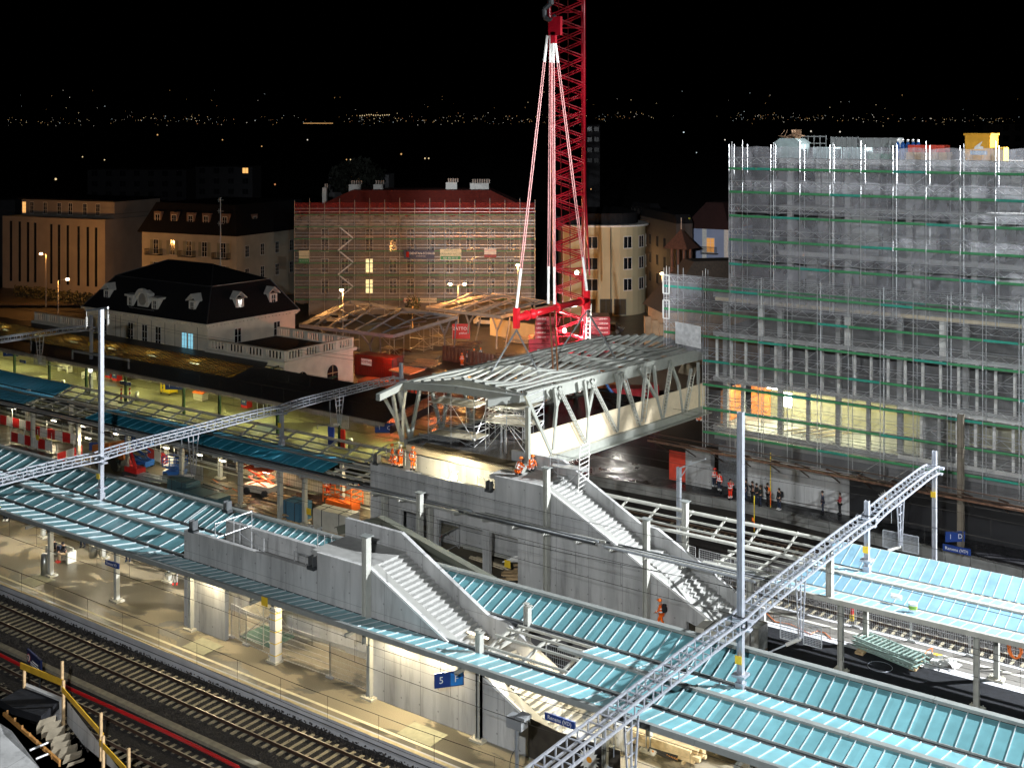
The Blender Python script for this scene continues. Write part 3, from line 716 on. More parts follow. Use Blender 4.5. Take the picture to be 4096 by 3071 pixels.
m.o('hoist_line', M('dark_red_line', (.12, .004, .008), .5), t)
m = MB().tube(Vector(atd(2345, 1330, 158)), Vector(atd(2338, 0, 128)), .09, 6).tube(Vector(atd(2358, 1100, 150)), Vector(atd(2330, 560, 138)), .12, 6)
m.o('back_stay', cranered, t)
# superstructure, ballast slabs and crawler
S = lambda a, d, z: (bx+CA*a-SA*d, by+SA*a+CA*d, z)   # a to the right in the picture, d away from the camera
def sbox(m, a0, a1, d0, d1, z0, z1):
    return m.prism([S(a0, d0, 0)[:2], S(a1, d0, 0)[:2], S(a1, d1, 0)[:2], S(a0, d1, 0)[:2]], 2, z0, z1)
for a0, a1 in ((-5.0, -1.6), (1.9, 5.2)):
    for k in range(8):
        j = random.uniform(-.06, .06)
        o_ = sbox(MB(), a0+.9*(k < 3)*(-1 if a0 < 0 else 0)+j, a1+.6*(k < 3)*(1 if a0 > 0 else 0), 1.0, 4.6, 1.2+k*.62, 1.2+k*.62+.56).o('ballast_slab', cranered, t)
        if k > 2:
            c = S(a0+.8 if a0 < 0 else a1-.9, .97, 1.2+k*.62+.28)
            text('maker_plate', 'LIEBHERR', white, o_, c, .3, (CA, SA, 0))
m = MB(); sbox(m, -2.6, 2.6, -2.5, 5.5, 1.3, 3.2); m.o('machine_deck', cranered, t)
m = MB(); sbox(m, 2.0, 3.3, -2.6, -.6, 1.6, 3.9); m.o('cab', M('cab_grey', (.25, .26, .26), .4), t)
for a0 in (-4.6, 3.4):
    m = MB(); sbox(m, a0, a0+1.3, -4.5, 4.5, .1, 1.25); m.o('crawler', dark, t)
for x, y in ((2258, 1322), (2307, 1091)):
    MB().ball(atd(x, y, 152), .28).o('work_light', EM('work_lamp', (.95, 1, .9), 18), t)
MB().ball(atd(2358, 1379, 152), .4).o('work_light', EM('work_lamp_bright', (1, 1, .95), 45), t)
m = MB(); p, q = atd(2350, 1370, 152.5), atd(2358, 1215, 152.5)
for s_ in (-.3, .3): m.bar((p[0]+s_, p[1], p[2]), (q[0]+s_, q[1], q[2]), .08)
for k in range(10): c = lerp(p, q, (k+.5)/10); m.bar((c[0]-.3, c[1], c[2]), (c[0]+.3, c[1], c[2]), .06)
m.o('access_ladder', white, t)
# hook block with slings and the red spreader bar
hk = Vector(atd(2203, 42, 102))
t = T('hook_block', 'dark hook block hanging above the red lattice boom top', 'hook block', tuple(hk))
MB().tube(hk+Vector((0, 0, 1.6)), hk+Vector((0, 0, 3.2)), .85, 12).o('block', dark, t)
MB().tube(hk+Vector((0, 0, .5)), hk+Vector((0, 0, 1.7)), .28, 8).path([hk+Vector((.0, 0, .6)), hk+Vector((-.55, -.2, .1)), hk+Vector((-.5, -.2, -.6)), hk+Vector((0, 0, -.9)), hk+Vector((.45, .1, -.5))], .22, 8).o('hook', dark, t)
MB().path([hk+Vector((0, 0, 3)), hk+Vector((0, 0, 14))], .12).o('hoist_rope', dark, t)
MB().prism([(-.4, -.7), (.7, -.7), (.9, .2), (.5, .7), (-.2, .7)], 1, -.15, .15)
m = MB(); m.cb(hk+Vector((.5, 0, -1.4)), 1.2, .3, 1.6); m.cb(hk+Vector((.3, 0, -2.4)), .5, .3, 1.0); m.o('lifting_lug', cranered, t)
bl, br = Vector(at(2066, 1272, 15.9)), Vector(at(2348, 1200, 15.9)); mid = (bl+br)/2
t = T('spreader_bar', 'red tubular spreader bar with bolted flanges hanging under the slings', 'spreader bar', tuple(mid))
sr = M('bright_crane_red', (.6, .012, .02), .35, 0, .08, 2, coat=.4)
MB().tube(bl, br, .29, 14).o('tube', sr, t, True)
for f in (.14, .22, .55, .9): c = bl.lerp(br, f); d = (br-bl).normalized(); MB().tube(c-d*.1, c+d*.1, .42, 14).o('flange', sr, t)
for e in (bl, br):
    MB().cb(e+Vector((0, 0, 0)), .42, .42, 1.7).o('end_plate', sr, t)
slm = M('red_and_white_sling', (.5, .24, .23), .7, 0, .3, 6)
for k, (e, lb) in enumerate(((bl+Vector((0, 0, .8)), 'left'), (br+Vector((0, 0, .8)), 'right'), (mid+Vector((-.55, 0, .4)), 'left one of the two middle'), (mid+Vector((.1, 0, .4)), 'right one of the two middle'))):
    top = hk+Vector(((-.35, .4, 0, .25)[k], 0, -2.2)); s = T('lifting_sling', ('red and white sling from the hook to the %s end of the spreader bar' if k < 2 else 'red and white sling, %s, hanging straight from the hook') % lb, 'sling', tuple(e), 'slings between hook and spreader bar')
    dd = (e-top); st = top+dd*.1; en = top+dd*.86
    sd = Vector((CA, SA, 0))*.08
    MB().tube(st-sd, en-sd, .045, 6).tube(st+sd, en+sd, .045, 6).o('webbing', slm, s)
    MB().tube(top, st, .12, 6).o('sleeve', white, s); MB().tube(en, e, .12, 6).o('sleeve', white, s)
for k, (e, f, lb) in enumerate(((bl, (1962, 1495), 'left'), (bl, (2160, 1503), 'right'), (br, (2253, 1385), 'left'), (br, (2460, 1430), 'right'))):
    g = Vector(at(*f, 12.5)); m = MB().path([e+Vector((0, 0, -1)), g], .08)
    tag(m.o('lifting_rope', M('grey_rope', (.16, .17, .17), .7)), '%s grey rope under the %s end of the red bar' % (lb, 'near' if k < 2 else 'far'), 'rope', 'ropes holding the bridge roof')
for k in (0, 1):
    g = Vector(at(2212+18*k, 1480, 12.5)); m = MB().path([mid+Vector((-.4+.5*k, 0, 0)), g], .07)
    tag(m.o('lifting_chain', M('rusty_chain', (.2, .09, .04), .6, .3)), '%s rusty chain hanging from the middle of the red bar to the bridge roof' % ('left' if k == 0 else 'right'), 'chain', 'chains in the middle of the bar')
# ================================================================ gantries over the tracks
gm = M('gantry_steel', (.42, .44, .49), .42, .45, .12, 2)
def gantry(X, y0, y1, zc, label, posts, joints):
    t = T('catenary_gantry', label, 'gantry', (X, (y0+y1)/2, 0), 'catenary gantries over the tracks')
    for a, b in zip(joints, joints[1:]):
        W2, H2 = .4, .5; n = max(2, int((b-a)/.75))
        def z(y): f = (y-a)/(b-a); return zc+.16*(1-(2*f-1)**6)-.2
        chs = MB(); lat = chs
        ys = [a+(b-a)*k/n for k in range(n+1)]
        for sx in (-1, 1):
            for sz in (0, 1):
                for p, q in zip(ys, ys[1:]): chs.bar((X+sx*W2, p+.0, z(p)+sz*H2), (X+sx*W2, q, z(q)+sz*H2), .085, .1)
        for y in ys:
            for sx in (-1, 1): lat.bar((X+sx*W2, y, z(y)), (X+sx*W2, y, z(y)+H2), .055, .055)
            lat.bar((X-W2, y, z(y)+H2), (X+W2, y, z(y)+H2), .055, .045); lat.bar((X-W2, y, z(y)), (X+W2, y, z(y)), .055, .045)
        chs.o('lattice_beam', gm, t)
    for (px_, y, zb_, zt, w) in posts:
        p = MB().h(px_, y, zb_, zt, w, w*1.1, .04).o('mast', gm, t)
        MB().cb((px_, y, zb_+.9 if zb_ > 1 else zb_+.1), w*2.4, w*2.4, .12).cb((px_, y, zb_+.2), w*1.5, w*1.5, .7).o('mast_foot', gm, p)
        MB().cb((px_, y-.28, 6.0), .34, .03, .4).o('warning_plate', M('yellow_plate', (.75, .5, .03), .5), p)
        MB().cb((px_, y, zc+.1), 1.3, w*1.4, .14).cb((px_, y, zc-.3), 1.1, w*1.3, .1).o('beam_seat', gm, p)
    return t
g1 = gantry(-24.36, 30, 83.9, 7.75, 'lattice gantry running from the bottom edge up to the right over the blue canopies', [(-24.36, 52.5, 4.3, 17.9, .28), (-24.5, 70.8, 4.4, 8.9, .28), (-24.36, 84.3, -.8, 9.0, .28)], [24, 52.3, 70.6, 84])
g2 = gantry(-75.9, 30, 84.5, 7.3, 'lattice gantry crossing above the left end of the canopies to the dark roof', [(-75.6, 52.5, 4.2, 18.4, .28), (-76, 70.8, 4.0, 7.6, .28), (-75.6, 86.0, 3.5, 9.0, .28)], [24, 52.3, 70.6, 85.8])
gantry(-123.5, 30, 84.2, 7.9, 'short stretch of lattice gantry at the left edge behind the tall mast', [(-123.5, 84.4, 0, 9.4, .28)], [60, 84])
# cross arm with insulators on top of the left mast
t = T('cross_arm', 'white cross arm with two hanging insulators on top of the tall left mast', 'cross arm', (-75.6, 52.5, 18))
MB().bar(atY(345, 1343-1, 52.2), atY(432, 1230, 52.2), .01) if 0 else None
a, b = atY(346, 1242, 52.2), atY(432, 1231, 52.2)
MB().bar(a, b, .12, .14).o('arm', steel, t)
for c in (a, b):
    m = MB(); m.tube(c, (c[0], c[1], c[2]-1.3), .02)
    for k in range(6): m.tube((c[0], c[1], c[2]-.5-.12*k), (c[0], c[1], c[2]-.55-.12*k), .09, 8)
    m.o('insulator', white, t)
def hanger(X, Y, ztop, label, drop=3.1, arm=(-2.6, .0, .5), rz=0):
    t = T('catenary_bracket', label, 'catenary bracket', (X, Y, ztop-drop), 'brackets hanging under the gantries')
    m = MB()
    for sx in (-.45, .45): m.bar((X+sx*.2, Y+sx, ztop), (X+sx*.1, Y+sx*.3, ztop-drop), .07)
    m.bar((X, Y, ztop), (X, Y, ztop-drop), .07)
    for k in range(1, 6): w = .45*(1-k/7); m.bar((X, Y-w, ztop-drop*k/6.), (X, Y+w, ztop-drop*k/6.), .05)
    m.o('hanging_post', gm, t)
    for s_ in (-1, 1):
        c = (X+s_*.65, Y, ztop-drop+.3)
        q = MB().bar((c[0]-.5, Y, c[2]-.55), (c[0]+.5, Y, c[2]-.55), .04).bar((c[0]-.5, Y, c[2]+.55), (c[0]+.5, Y, c[2]+.55), .04).bar((c[0]-.5, Y, c[2]-.55), (c[0]-.5, Y, c[2]+.55), .04).bar((c[0]+.5, Y, c[2]-.55), (c[0]+.5, Y, c[2]+.55), .04).o('guard_frame', steel, t)
        m = MB()
        for k in range(1, 12): m.bar((c[0]-.5+k/12, Y, c[2]-.55), (c[0]-.5+k/12, Y, c[2]+.55), .012); m.bar((c[0]-.5, Y, c[2]-.55+1.1*k/12), (c[0]+.5, Y, c[2]-.55+1.1*k/12), .012)
        m.o('mesh', steel, q)
    e = (X+arm[0], Y+arm[1], ztop-drop+arm[2]-.6); s0 = (X, Y, ztop-drop)
    m = MB().tube(s0, e, .05).tube(e, (e[0]+.9, e[1]+.1, e[2]+.1), .035).tube(e, (e[0], e[1], e[2]-.35), .03)
    m.o('steady_arm', steel, t)
    m = MB().tube(s0, lerp(s0, e, .25), .1, 8); m.o('insulator', white, t)
    MB().path([(X-.3, Y-.9, ztop), (X-.3, Y-.9, ztop-1.5)], .02).o('dropper_wire', steel, t)
    return t
hanger(-24.2, 59.6, 7.7, 'bracket with two mesh guards hanging over the tracks right of the back stair', 3.2, (-2.4, -2.2, -.6))
hanger(-24.3, 76.6, 7.7, 'bracket with two mesh guards hanging at the upper right, over the dark track', 3.2, (-2.4, -2.6, -.3))
hanger(-24.3, 41.9, 7.6, 'bracket hanging under the gantry at the bottom edge of the picture', 3.4, (-2., .6, 0))
hanger(-75.9, 61.2, 7.2, 'bracket with mesh guards hanging above the blue scissor lift', 3.3, (-4.5, .3, -.3))
hanger(-75.7, 77.6, 7.3, 'bracket with mesh guards hanging before the dark station roof', 2.6, (-2.5, -.3, .2))
hanger(-123.3, 77.5, 7.8, 'bracket with mesh guard hanging under the far left gantry', 3., (3.5, 1., .3))
# wires along the tracks
wm = M('copper_wire', (.05, .045, .04), .5, .5)
def wire(Y, z, lb, x0=-170, x1=4, sag=.25, drop=0, r=.014):
    t = T('overhead_wire', lb, 'overhead wire', ((x0+x1)/2, Y, z), 'overhead wires along the tracks')
    m = MB(); n = 28
    pts = [(x0+(x1-x0)*k/n, Y+.18*math.sin(k*1.1), z-sag*math.sin(math.pi*(((x0+(x1-x0)*k/n)+24.4)/51.5 % 1))) for k in range(n+1)]
    m.path(pts, r, 4)
    if drop:
        m.path([(p[0], p[1], z-drop) for p in pts], r, 4)
        for k in range(2*n):
            x = x0+(x1-x0)*(k+.5)/(2*n); f = (k+.5)/2; a = pts[int(f)]; b = pts[min(n, int(f)+1)]; w = f-int(f)
            m.tube((x, a[1]+(b[1]-a[1])*w, a[2]+(b[2]-a[2])*w), (x, a[1]+(b[1]-a[1])*w, z-drop), .008, 3)
    m.o('wire', wm, t)
wire(43.3, 6.1, 'overhead wire with droppers above the bright front rails', drop=1.3)
wire(38.3, 6.1, 'overhead wire with droppers above the dim lower left rails', drop=1.3)
wire(59.0, 6.6, 'overhead wire passing in front of the back stair wall', drop=1.5)
wire(62.0, 7.4, 'single overhead wire between the two canopies')
wire(75.3, 6.6, 'overhead wire with droppers passing under the footbridge', drop=1.4)
wire(78.9, 6.7, 'overhead wire with droppers over the dark far track', drop=1.4)
wire(85.4, 6.6, 'overhead wire with droppers just before the onlookers', drop=1.4)
wire(52.6, 9.3, 'feeder wire strung high between the two tall masts', sag=.6)
wire(88, 8.6, 'feeder wire in front of the station building facade', sag=.5)
wire(89, 7.9, 'lower feeder wire in front of the station building facade', sag=.4)
# lone masts on the right
t = T('mast', 'brown steel mast with a platform sign on the far platform at the right', 'mast', (-24.2, 90, 0), 'single masts')
MB().h(-24.1, 90, 0, 10.5, .42, .45).o('shaft', M('weathered_steel', (.2, .17, .13), .6, .3, .2, 1), t)
t = T('mast', 'slim grey mast with a bracket arm before the red hoarding', 'mast', (-38, 81, 0), 'single masts')
c = atY(2716, 1868, 81); MB().h(c[0], 81, -.7, c[2], .3, .32).o('shaft', steel, t)
e = atY(2790, 1845, 81); MB().bar((c[0], 81, c[2]-.1), (e[0], 81, e[2]), .1).bar((c[0], 81, c[2]-1), (e[0]-.5, 81, e[2]), .07).tube(e, (e[0]+.7, 81, e[2]+.3), .05).o('bracket_arm', steel, t)
# ================================================================ scaffolded concrete building on the right
XR = -13.
t = T('concrete_building', 'unfinished concrete office building behind the tall scaffold and netting', 'building', (-30, 96, 0))
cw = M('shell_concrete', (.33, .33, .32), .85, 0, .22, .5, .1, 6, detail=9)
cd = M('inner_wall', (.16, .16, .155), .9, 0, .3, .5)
wh = M('white_mullion', (.75, .74, .7), .5, 0, .08, 2)
lv = [5.6, 9.95, 13.9, 17.3, 21.2, 25.1, 29.1]
for i, z in enumerate(lv):
    x0, y0 = (-46.3, 94.1) if z < 18 else (-40.8, 95.6)
    MB().box(x0, XR, y0, 112, z-.38, z).o('floor_slab', cw, t)
for i, (z0, z1) in enumerate(zip([0]+lv, lv)):
    x0, y0 = (-45.6, 94.6) if z0 < 17 else (-40.2, 96.0)
    if z0 > 0:
        x = x0; k = 0
        while x < XR:
            MB().box(x, x+.42, y0, y0+.42, z0, z1-.38).o('column', cw, t); x += 5.1
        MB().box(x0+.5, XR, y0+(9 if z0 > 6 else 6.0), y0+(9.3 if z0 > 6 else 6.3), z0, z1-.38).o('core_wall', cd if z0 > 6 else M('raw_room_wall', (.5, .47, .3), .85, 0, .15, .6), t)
        if z0 > 17:
            rr = random.Random(i)
            for q in range(7):
                a = x0+.8+q*3.9+rr.uniform(0, 1.2)
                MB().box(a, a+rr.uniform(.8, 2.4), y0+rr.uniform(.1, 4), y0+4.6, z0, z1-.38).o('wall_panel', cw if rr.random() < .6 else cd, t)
            for q in range(16):
                a = x0+1+q*1.75+rr.uniform(-.3, .3)
                MB().tube((a, y0+1.2, z0), (a, y0+1.2, z1-.4), .05, 5).o('prop', M('dark_prop', (.1, .1, .11), .5, .3), t)
for zz0, zz1, xa in ((9.95, 13.5, -46.0), (5.7, 9.5, -28.3), (13.9, 16.9, -42)):
    x = xa; st = 1.37 if zz0 < 13 else 7.6
    while x < XR:
        MB().box(x, x+(.2 if st < 2 else .5), 94.0, 94.2, zz0, zz1).o('mullion', wh, t); x += st
for zz, xa in ((9.62, -30.0), (5.65, -30.), (16.9, -46)):
    MB().box(xa, XR, 93.9, 94.08, zz-.25, zz+.02).o('sill_band', wh if zz < 15 else pale, t)
for x in (-45.2, -43.6, -37.7, -35.1, -32.6, -30.0): MB().box(x, x+.3, 94.0, 94.3, 5.6, 9.56).o('room_column', cw, t)
MB().box(-45, -43.2, 99.2, 99.4, 5.7, 8.9).box(-45.8, -45.6, 94.6, 99, 5.7, 8.6).o('orange_mesh', M('orange_safety_mesh', (.8, .3, .08), .7, 0, .2, 3), t)
for k in range(4): MB().bar((-40.5+k*1.1, 95, 5.72+.0), (-38.6+k*1.1, 98.5, 5.72), .14, .12).o('timber', pale, t)
MB().cb((-41.2, 95.6, 9.2), 1.3, .12, .1).o('tube_light', EM('room_tube', (1, 1, .8), 30), t)
MB().cb((-40.4, 96.4, 8.2), .9, .15, 1.2).o('flood_light', EM('room_flood', (1, 1, .85), 30), t)
MB().box(-28.2, -28.0, 94.4, 101, 5.6, 9.56).o('partition', cw, t)
# ground storey: wall behind the platform
MB().box(-43.0, -34.0, 94.05, 94.4, 0, 3.45).o('ground_wall', conc, t)
MB().box(-48.9, -46.4, 93.9, 94.6, 0, 3.3).o('wall_pier', conc, t)
MB().box(-46.4, -43, 95.4, 95.6, 0, 3.6).o('gate_screen', M('perforated_screen', (.2, .21, .22), .5, .3, .3, 9), t)
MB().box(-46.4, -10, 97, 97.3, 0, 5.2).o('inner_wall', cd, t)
MB().box(-46.3, XR, 94.4, 112, 4.4, 5.22).o('transfer_beam', cw, t)
MB().box(-34.0, -10, 94.05, 94.3, 0, 3.1).o('dark_hoarding', M('black_hoarding', (.012, .012, .014), .5), t)
tag_ = MB()
def daisy(parent, c, r, dx):
    X = Vector(dx).normalized(); Z = Vector((0, 0, 1)); N = X.cross(Z); c = Vector(c)+N*.03
    m = MB()
    for k in range(18):
        a = 2*math.pi*k/18+random.uniform(-.06, .06); d = X*math.cos(a)+Z*math.sin(a); n_ = X*(-math.sin(a))+Z*math.cos(a); L_ = r*random.uniform(.88, 1.05)
        m.add([c+d*r*.2-n_*r*.05, c+d*L_*.65-n_*r*.12, c+d*L_, c+d*L_*.65+n_*r*.12, c+d*r*.2+n_*r*.05], [(0, 1, 2, 3, 4)])
    m.o('petals', white, parent)
    m = MB(); m.add([c+N*.01+(X*math.cos(2*math.pi*k/12)+Z*math.sin(2*math.pi*k/12))*r*.24 for k in range(12)], [tuple(range(12))]); m.o('flower_centre', M('flower_yellow', (.75, .3, .02), .6), parent)
s = T('flower_banner', 'black banner with a large daisy behind the onlookers', 'banner', (-31.5, 94, 0), 'daisy banners')
MB().box(-33.9, -29.2, 93.93, 93.99, .1, 3.0).o('cloth', MC['black_hoarding'], s); daisy(s, (-30.9, 93.93, 1.95), .75, (1, 0, 0))
# rusty protective roof over the platform
s = T('protective_roof', 'rusty boarded protective roof over the far platform under the scaffold', 'protective roof', (-32, 91, 3.6))
MB().slab([(-50.2, 89.3, 4.75), (-11, 88.6, 4.55), (-11, 92.2, 3.7), (-49.0, 92.6, 3.8)], .16).o('boarding', rust, s)
for k in range(15):
    x = -49.5+k*2.57; MB().bar((x, 89.1, 4.95), (x, 92.1, 3.9), .08, .12).bar((x, 89.2, 4.7), (x, 92, 3.2), .07).o('bracket', M('rusty_tube', (.1, .055, .035), .6, .4), s)
MB().path([(-50.2, 89.2, 5.4), (-11, 88.5, 5.2)], .04).path([(-50.2, 89.2, 5.0), (-11, 88.5, 4.8)], .04).o('edge_rail', MC['rusty_tube'], s)
# scaffolds
boardmesh = None; lettermesh = None
def scaffold(name, label, xs, z0s, zl, ztop, Yf, zfoot, nets, netm, back=1.0):
    global boardmesh, lettermesh
    s = T(name, label, 'scaffold', (xs[0], Yf, zfoot), 'scaffolds before the concrete building')
    for i, x in enumerate(xs):
        for dy in (0, back):
            MB().tube((x+.0, Yf+dy, zfoot), (x, Yf+dy, ztop+(.0 if dy else .35*(i % 2))), .032, 6).o('standard', tubem, s)
        if i % 2 == 0: MB().tube((x+.28, Yf-.02, zfoot), (x+.28, Yf-.02, ztop+.2), .028, 5).o('standard', tubem, s)
    MB().box(xs[0], xs[-1], Yf+back+.3, Yf+back+.32, 0, .01) if 0 else None
    for zi, z in enumerate(zl):
        MB().box(xs[0], xs[-1], Yf+.06, Yf+back-.04, z-.06, z-.01).o('deck', M('deck_boards', (.1, .095, .085), .8, 0, .4, 3), s)
        g = MB()
        for h in (.5, 1.0):
            g.tube((xs[0], Yf, z+h), (xs[-1], Yf, z+h), .024, 5)
        g.tube((xs[0], Yf+back, z+1.0), (xs[-1], Yf+back, z+1.0), .024, 5)
        g.o('guardrail', tubem, s)
        g = MB()
        for a, b in zip(xs, xs[1:]):
            n = 4
            for k in range(n):
                xa, xb = a+(b-a)*k/n, a+(b-a)*(k+1)/n
                g.tube((xa, Yf-.01, z+(.52 if k % 2 else .98)), (xb, Yf-.01, z+(.98 if k % 2 else .52)), .016, 4)
            if (zi+int(a)) % 3 == 0: g.tube((a, Yf+back, z-2), (b, Yf+back, z), .02, 4)
        g.o('lattice', tubem, s)
        for a, b in zip(xs, xs[1:]):
            w = b-a
            o = MB().box(a+.04, b-.04, Yf-.06, Yf-.03, z-.02, z+.17).o('toe_board', greenb if (int(a*7)+zi) % 5 else M('teal_toe_board', (.02, .25, .18), .5, 0, .15, 4), s)
            if w > 2:
                if lettermesh is None:
                    l = text('lettering', 'ES', M('yellow_lettering', (.6, .55, .05), .5), o, ((a+b)/2, Yf-.064, z+.075), .17); lettermesh = l.data; l0 = ((a+b)/2, z)
                else:
                    l = bpy.data.objects.new('lettering', lettermesh); C.objects.link(l); l.parent = o
        if zi == 0: pass
    for (xa, xb, za, zb_, bulge) in nets:
        m = MB(); nx, nz = max(3, int((xb-xa)/1.28)), max(3, int((zb_-za)/1.0))
        rr = random.Random(int(xa*10+za))
        vs = []
        for j in range(nz+1):
            for i in range(nx+1):
                sag = .09*math.sin(i*math.pi)*0+.1*(i % 2)*bulge+rr.uniform(-.03, .03)
                vs.append((xa+(xb-xa)*i/nx, Yf+.1+sag, za+(zb_-za)*j/nz-(.12*(i % 2) if j == nz else 0)))
        m.add(vs, [(j*(nx+1)+i, j*(nx+1)+i+1, (j+1)*(nx+1)+i+1, (j+1)*(nx+1)+i) for j in range(nz) for i in range(nx)])
        m.o('netting', netm, s)
    return s
netA = NET('grey_debris_net', (.5, .5, .54), .34, .25, 1.3, (.6, .6, .4), .6, 1.5)
netB = NET('thin_debris_net', (.45, .45, .47), .17, .25, 1.1, (1.1, 1.1, .2), .5, 1.6)
xt = [-44.2, -42.95]+[-42.95+2.575*k for k in range(1, 13)]
scaffold('facade_scaffold', 'tall netted scaffold with green toe boards in front of the upper floors', xt, 0, [28.2, 26.2, 24.15, 22.1, 20.0, 17.95], 30.35, 92.9, 16.6,
    [(-44.2, XR+.5, 18.1, 20.4, 1), (-44.2, XR+.5, 20.5, 24.4, 1), (-44.2, XR+.5, 24.5, 30.2, 1), (-44.2, -29.5, 16.4, 18.2, 1)], netA)
xl = [-50.0, -48.6, -46.2]+[-46.2+2.575*k for k in range(1, 14)]
s = scaffold('facade_scaffold', 'lower wide scaffold with green toe boards along the first floors and the lit room', xl[2:], 0, [17.75, 15.75, 13.7, 11.6, 9.55, 7.5, 5.45], 19.0, 91.9, 4.1,
    [(-46.2, XR+.5, 13.6, 18.9, 1), (-46.2, XR+.5, 9.4, 13.5, 1), (-46.2, XR+.5, 4.3, 9.3, 1)], netB)
# projecting bay of the lower scaffold
s = scaffold('facade_scaffold', 'narrow end bay of the scaffold jutting out above the bridge end', xl[:3], 0, [17.75, 15.75, 13.7], 19.4, 91.9, 12.2, [(-50, -46.2, 12.3, 18.9, 1)], netA)
MB().slab([(-48.8, 91.8, 12.9), (-46.3, 91.8, 12.7), (-46.3, 91.75, 14.6), (-48.8, 91.75, 14.8)], .03).o('plastic_sheet', M('white_sheeting', (.6, .6, .6), .5, 0, .2, 3, .5, 5), s)
for z in (15.9, 18.1): 
    m = MB(); m.bar((-49.9, 91.6, z-.9), (-49.9, 91.6, z+.7), .09).bar((-49.3, 91.6, z-.9), (-49.3, 91.6, z+.7), .09).bar((-49.9, 91.6, z+.7), (-49.3, 91.6, z+.7), .09).bar((-49.9, 91.6, z-.9), (-49.3, 91.6, z-.9), .09); m.o('white_frame', white, s)
# things on the roof of the building
def rx(x, Y=97.5): return atY(x, 620, Y)[0]
tag(MB().box(rx(3110), rx(3212), 97, 99, 29.1, 30.4).prism([(rx(3104), 30.4), (rx(3218), 30.4), (rx(3190), 30.85), (rx(3130), 30.85)], 1, 96.9, 99.1).o('site_cabin', M('pale_metal_sheet', (.5, .62, .62), .35, .3, .2, 1)), 'pale metal cabin at the left end of the scaffolded roof', 'cabin')
p = atY(3165, 545, 97.5)
m = MB()
for k in range(9): a = random.uniform(0, 3); m.bar((p[0]-.9+k*.25, 97.5, 30.8+random.uniform(0, .4)), (p[0]-.9+k*.25+math.cos(a), 97.6, 30.9+.7*abs(math.sin(a))), .5, .05)
tag(m.o('plank_heap', M('brown_board', (.32, .19, .11), .8, 0, .3, 3)), 'heap of brown boards on top of the pale metal cabin', 'board pile')
for k, (x0, x1, z1, mt, lb, nm, cat) in enumerate(((3262, 3348, 30.1, MC['pale_metal_sheet'], 'pale metal crate, left of the pair behind the rooftop netting', 'metal_crate', 'crate'), (3382, 3472, 30.1, MC['pale_metal_sheet'], 'pale metal crate, right of the pair behind the rooftop netting', 'metal_crate', 'crate'),
    (3642, 3785, 30.35, M('red_box', (.6, .06, .03), .5), 'long red box on the roof left of the tall yellow container', 'storage_box', 'box'), (3636, 3795, 29.75, wood, 'stack of timber boards under the long red box', 'timber_stack', 'board stack'), (3480, 3560, 29.6, M('green_crate', (.03, .2, .1), .6), 'low green crate between pale crates and blue gas bottles', 'green_crate', 'crate'), (3975, 4020, 30.2, yel, 'small yellow box right of the tall yellow container', 'yellow_box', 'box'))):
    y0 = 97 if nm != 'timber_stack' else 96.9
    m = MB().box(rx(x0), rx(x1), y0, y0+1.6, (29.75 if 'red' in lb and nm == 'storage_box' else 29.1)+.01, z1)
    for q in range(6): xx = rx(x0)+(rx(x1)-rx(x0))*q/5; m.bar((xx, y0-.03, 29.15 if nm != 'storage_box' else 29.8), (xx, y0-.03, z1), .07)
    tag(m.o(nm, mt), lb, cat)
t = T('yellow_container', 'tall yellow container on the roof with a small emblem and name', 'container', (rx(3915), 98, 29.1))
o = MB().box(rx(3867), rx(3967), 97, 99.5, 29.1, 31.15).box(rx(3862), rx(3972), 96.9, 99.6, 31.15, 31.3).o('body', M('container_yellow', (.68, .33, .02), .5, 0, .12, 1.5), t)
text('lettering', 'INDUNI', white, t, ((rx(3867)+rx(3967))/2+.1, 96.97, 29.75), .3)
MB().box((rx(3867)+rx(3967))/2-.55, (rx(3867)+rx(3967))/2+.75, 96.975, 96.985, 29.6, 29.92).o('name_plate', M('plate_blue', (.25, .4, .6), .5), t)
c_ = ((rx(3867)+rx(3967))/2+.1, 30.35)
MB().prism([(c_[0]-.35, c_[1]-.3), (c_[0]+.35, c_[1]-.3), (c_[0]+.35, c_[1]-.1), (c_[0]+.1, c_[1]-.05), (c_[0]+.3, c_[1]+.35), (c_[0]-.3, c_[1]-.1)], 1, 96.96, 96.98).o('emblem', white, t)
for k in range(5):
    x = rx(3592)+k*.42
    g = T('gas_bottle', '%s blue gas bottle from the left on the scaffolded roof' % ('first', 'second', 'third', 'fourth', 'fifth')[k], 'gas bottle', (x, 97.4, 29.1), 'blue gas bottles on the roof')
    MB().tube((x, 97.4, 29.1), (x, 97.4, 30.4), .19, 10).tube((x, 97.4, 30.4), (x, 97.4, 30.6), .19, 10, .07).o('bottle', bluep, g); MB().tube((x, 97.4, 30.6), (x, 97.4, 30.8), .1, 8).o('cap', white, g)
for k, (xa, xb) in enumerate(((3150, 3270), (3290, 3400), (3400, 3560))):
    m = MB()
    for q in range(6):
        a = rx(xa)+(rx(xb)-rx(xa))*q/5; m.bar((a, 99.5, 29.2), (a, 99.5, 31.1-.1*k), .07)
    for h in (29.7, 30.4, 31.0-.1*k): m.bar((rx(xa), 99.5, h), (rx(xb), 99.5, h), .09)
    if k: m.box(rx(xa), rx(xb), 99.6, 101, 30.1, 30.9)
    tag(m.o('metal_rack', M('rack_metal', (.3, .31, .31), .5, .3)), ('metal rack just behind the pale rooftop cabin', 'metal rack with a load, left of the two behind the pale crates', 'metal rack with a load, right of the two behind the pale crates')[k], 'rack', 'racks on the scaffolded roof')
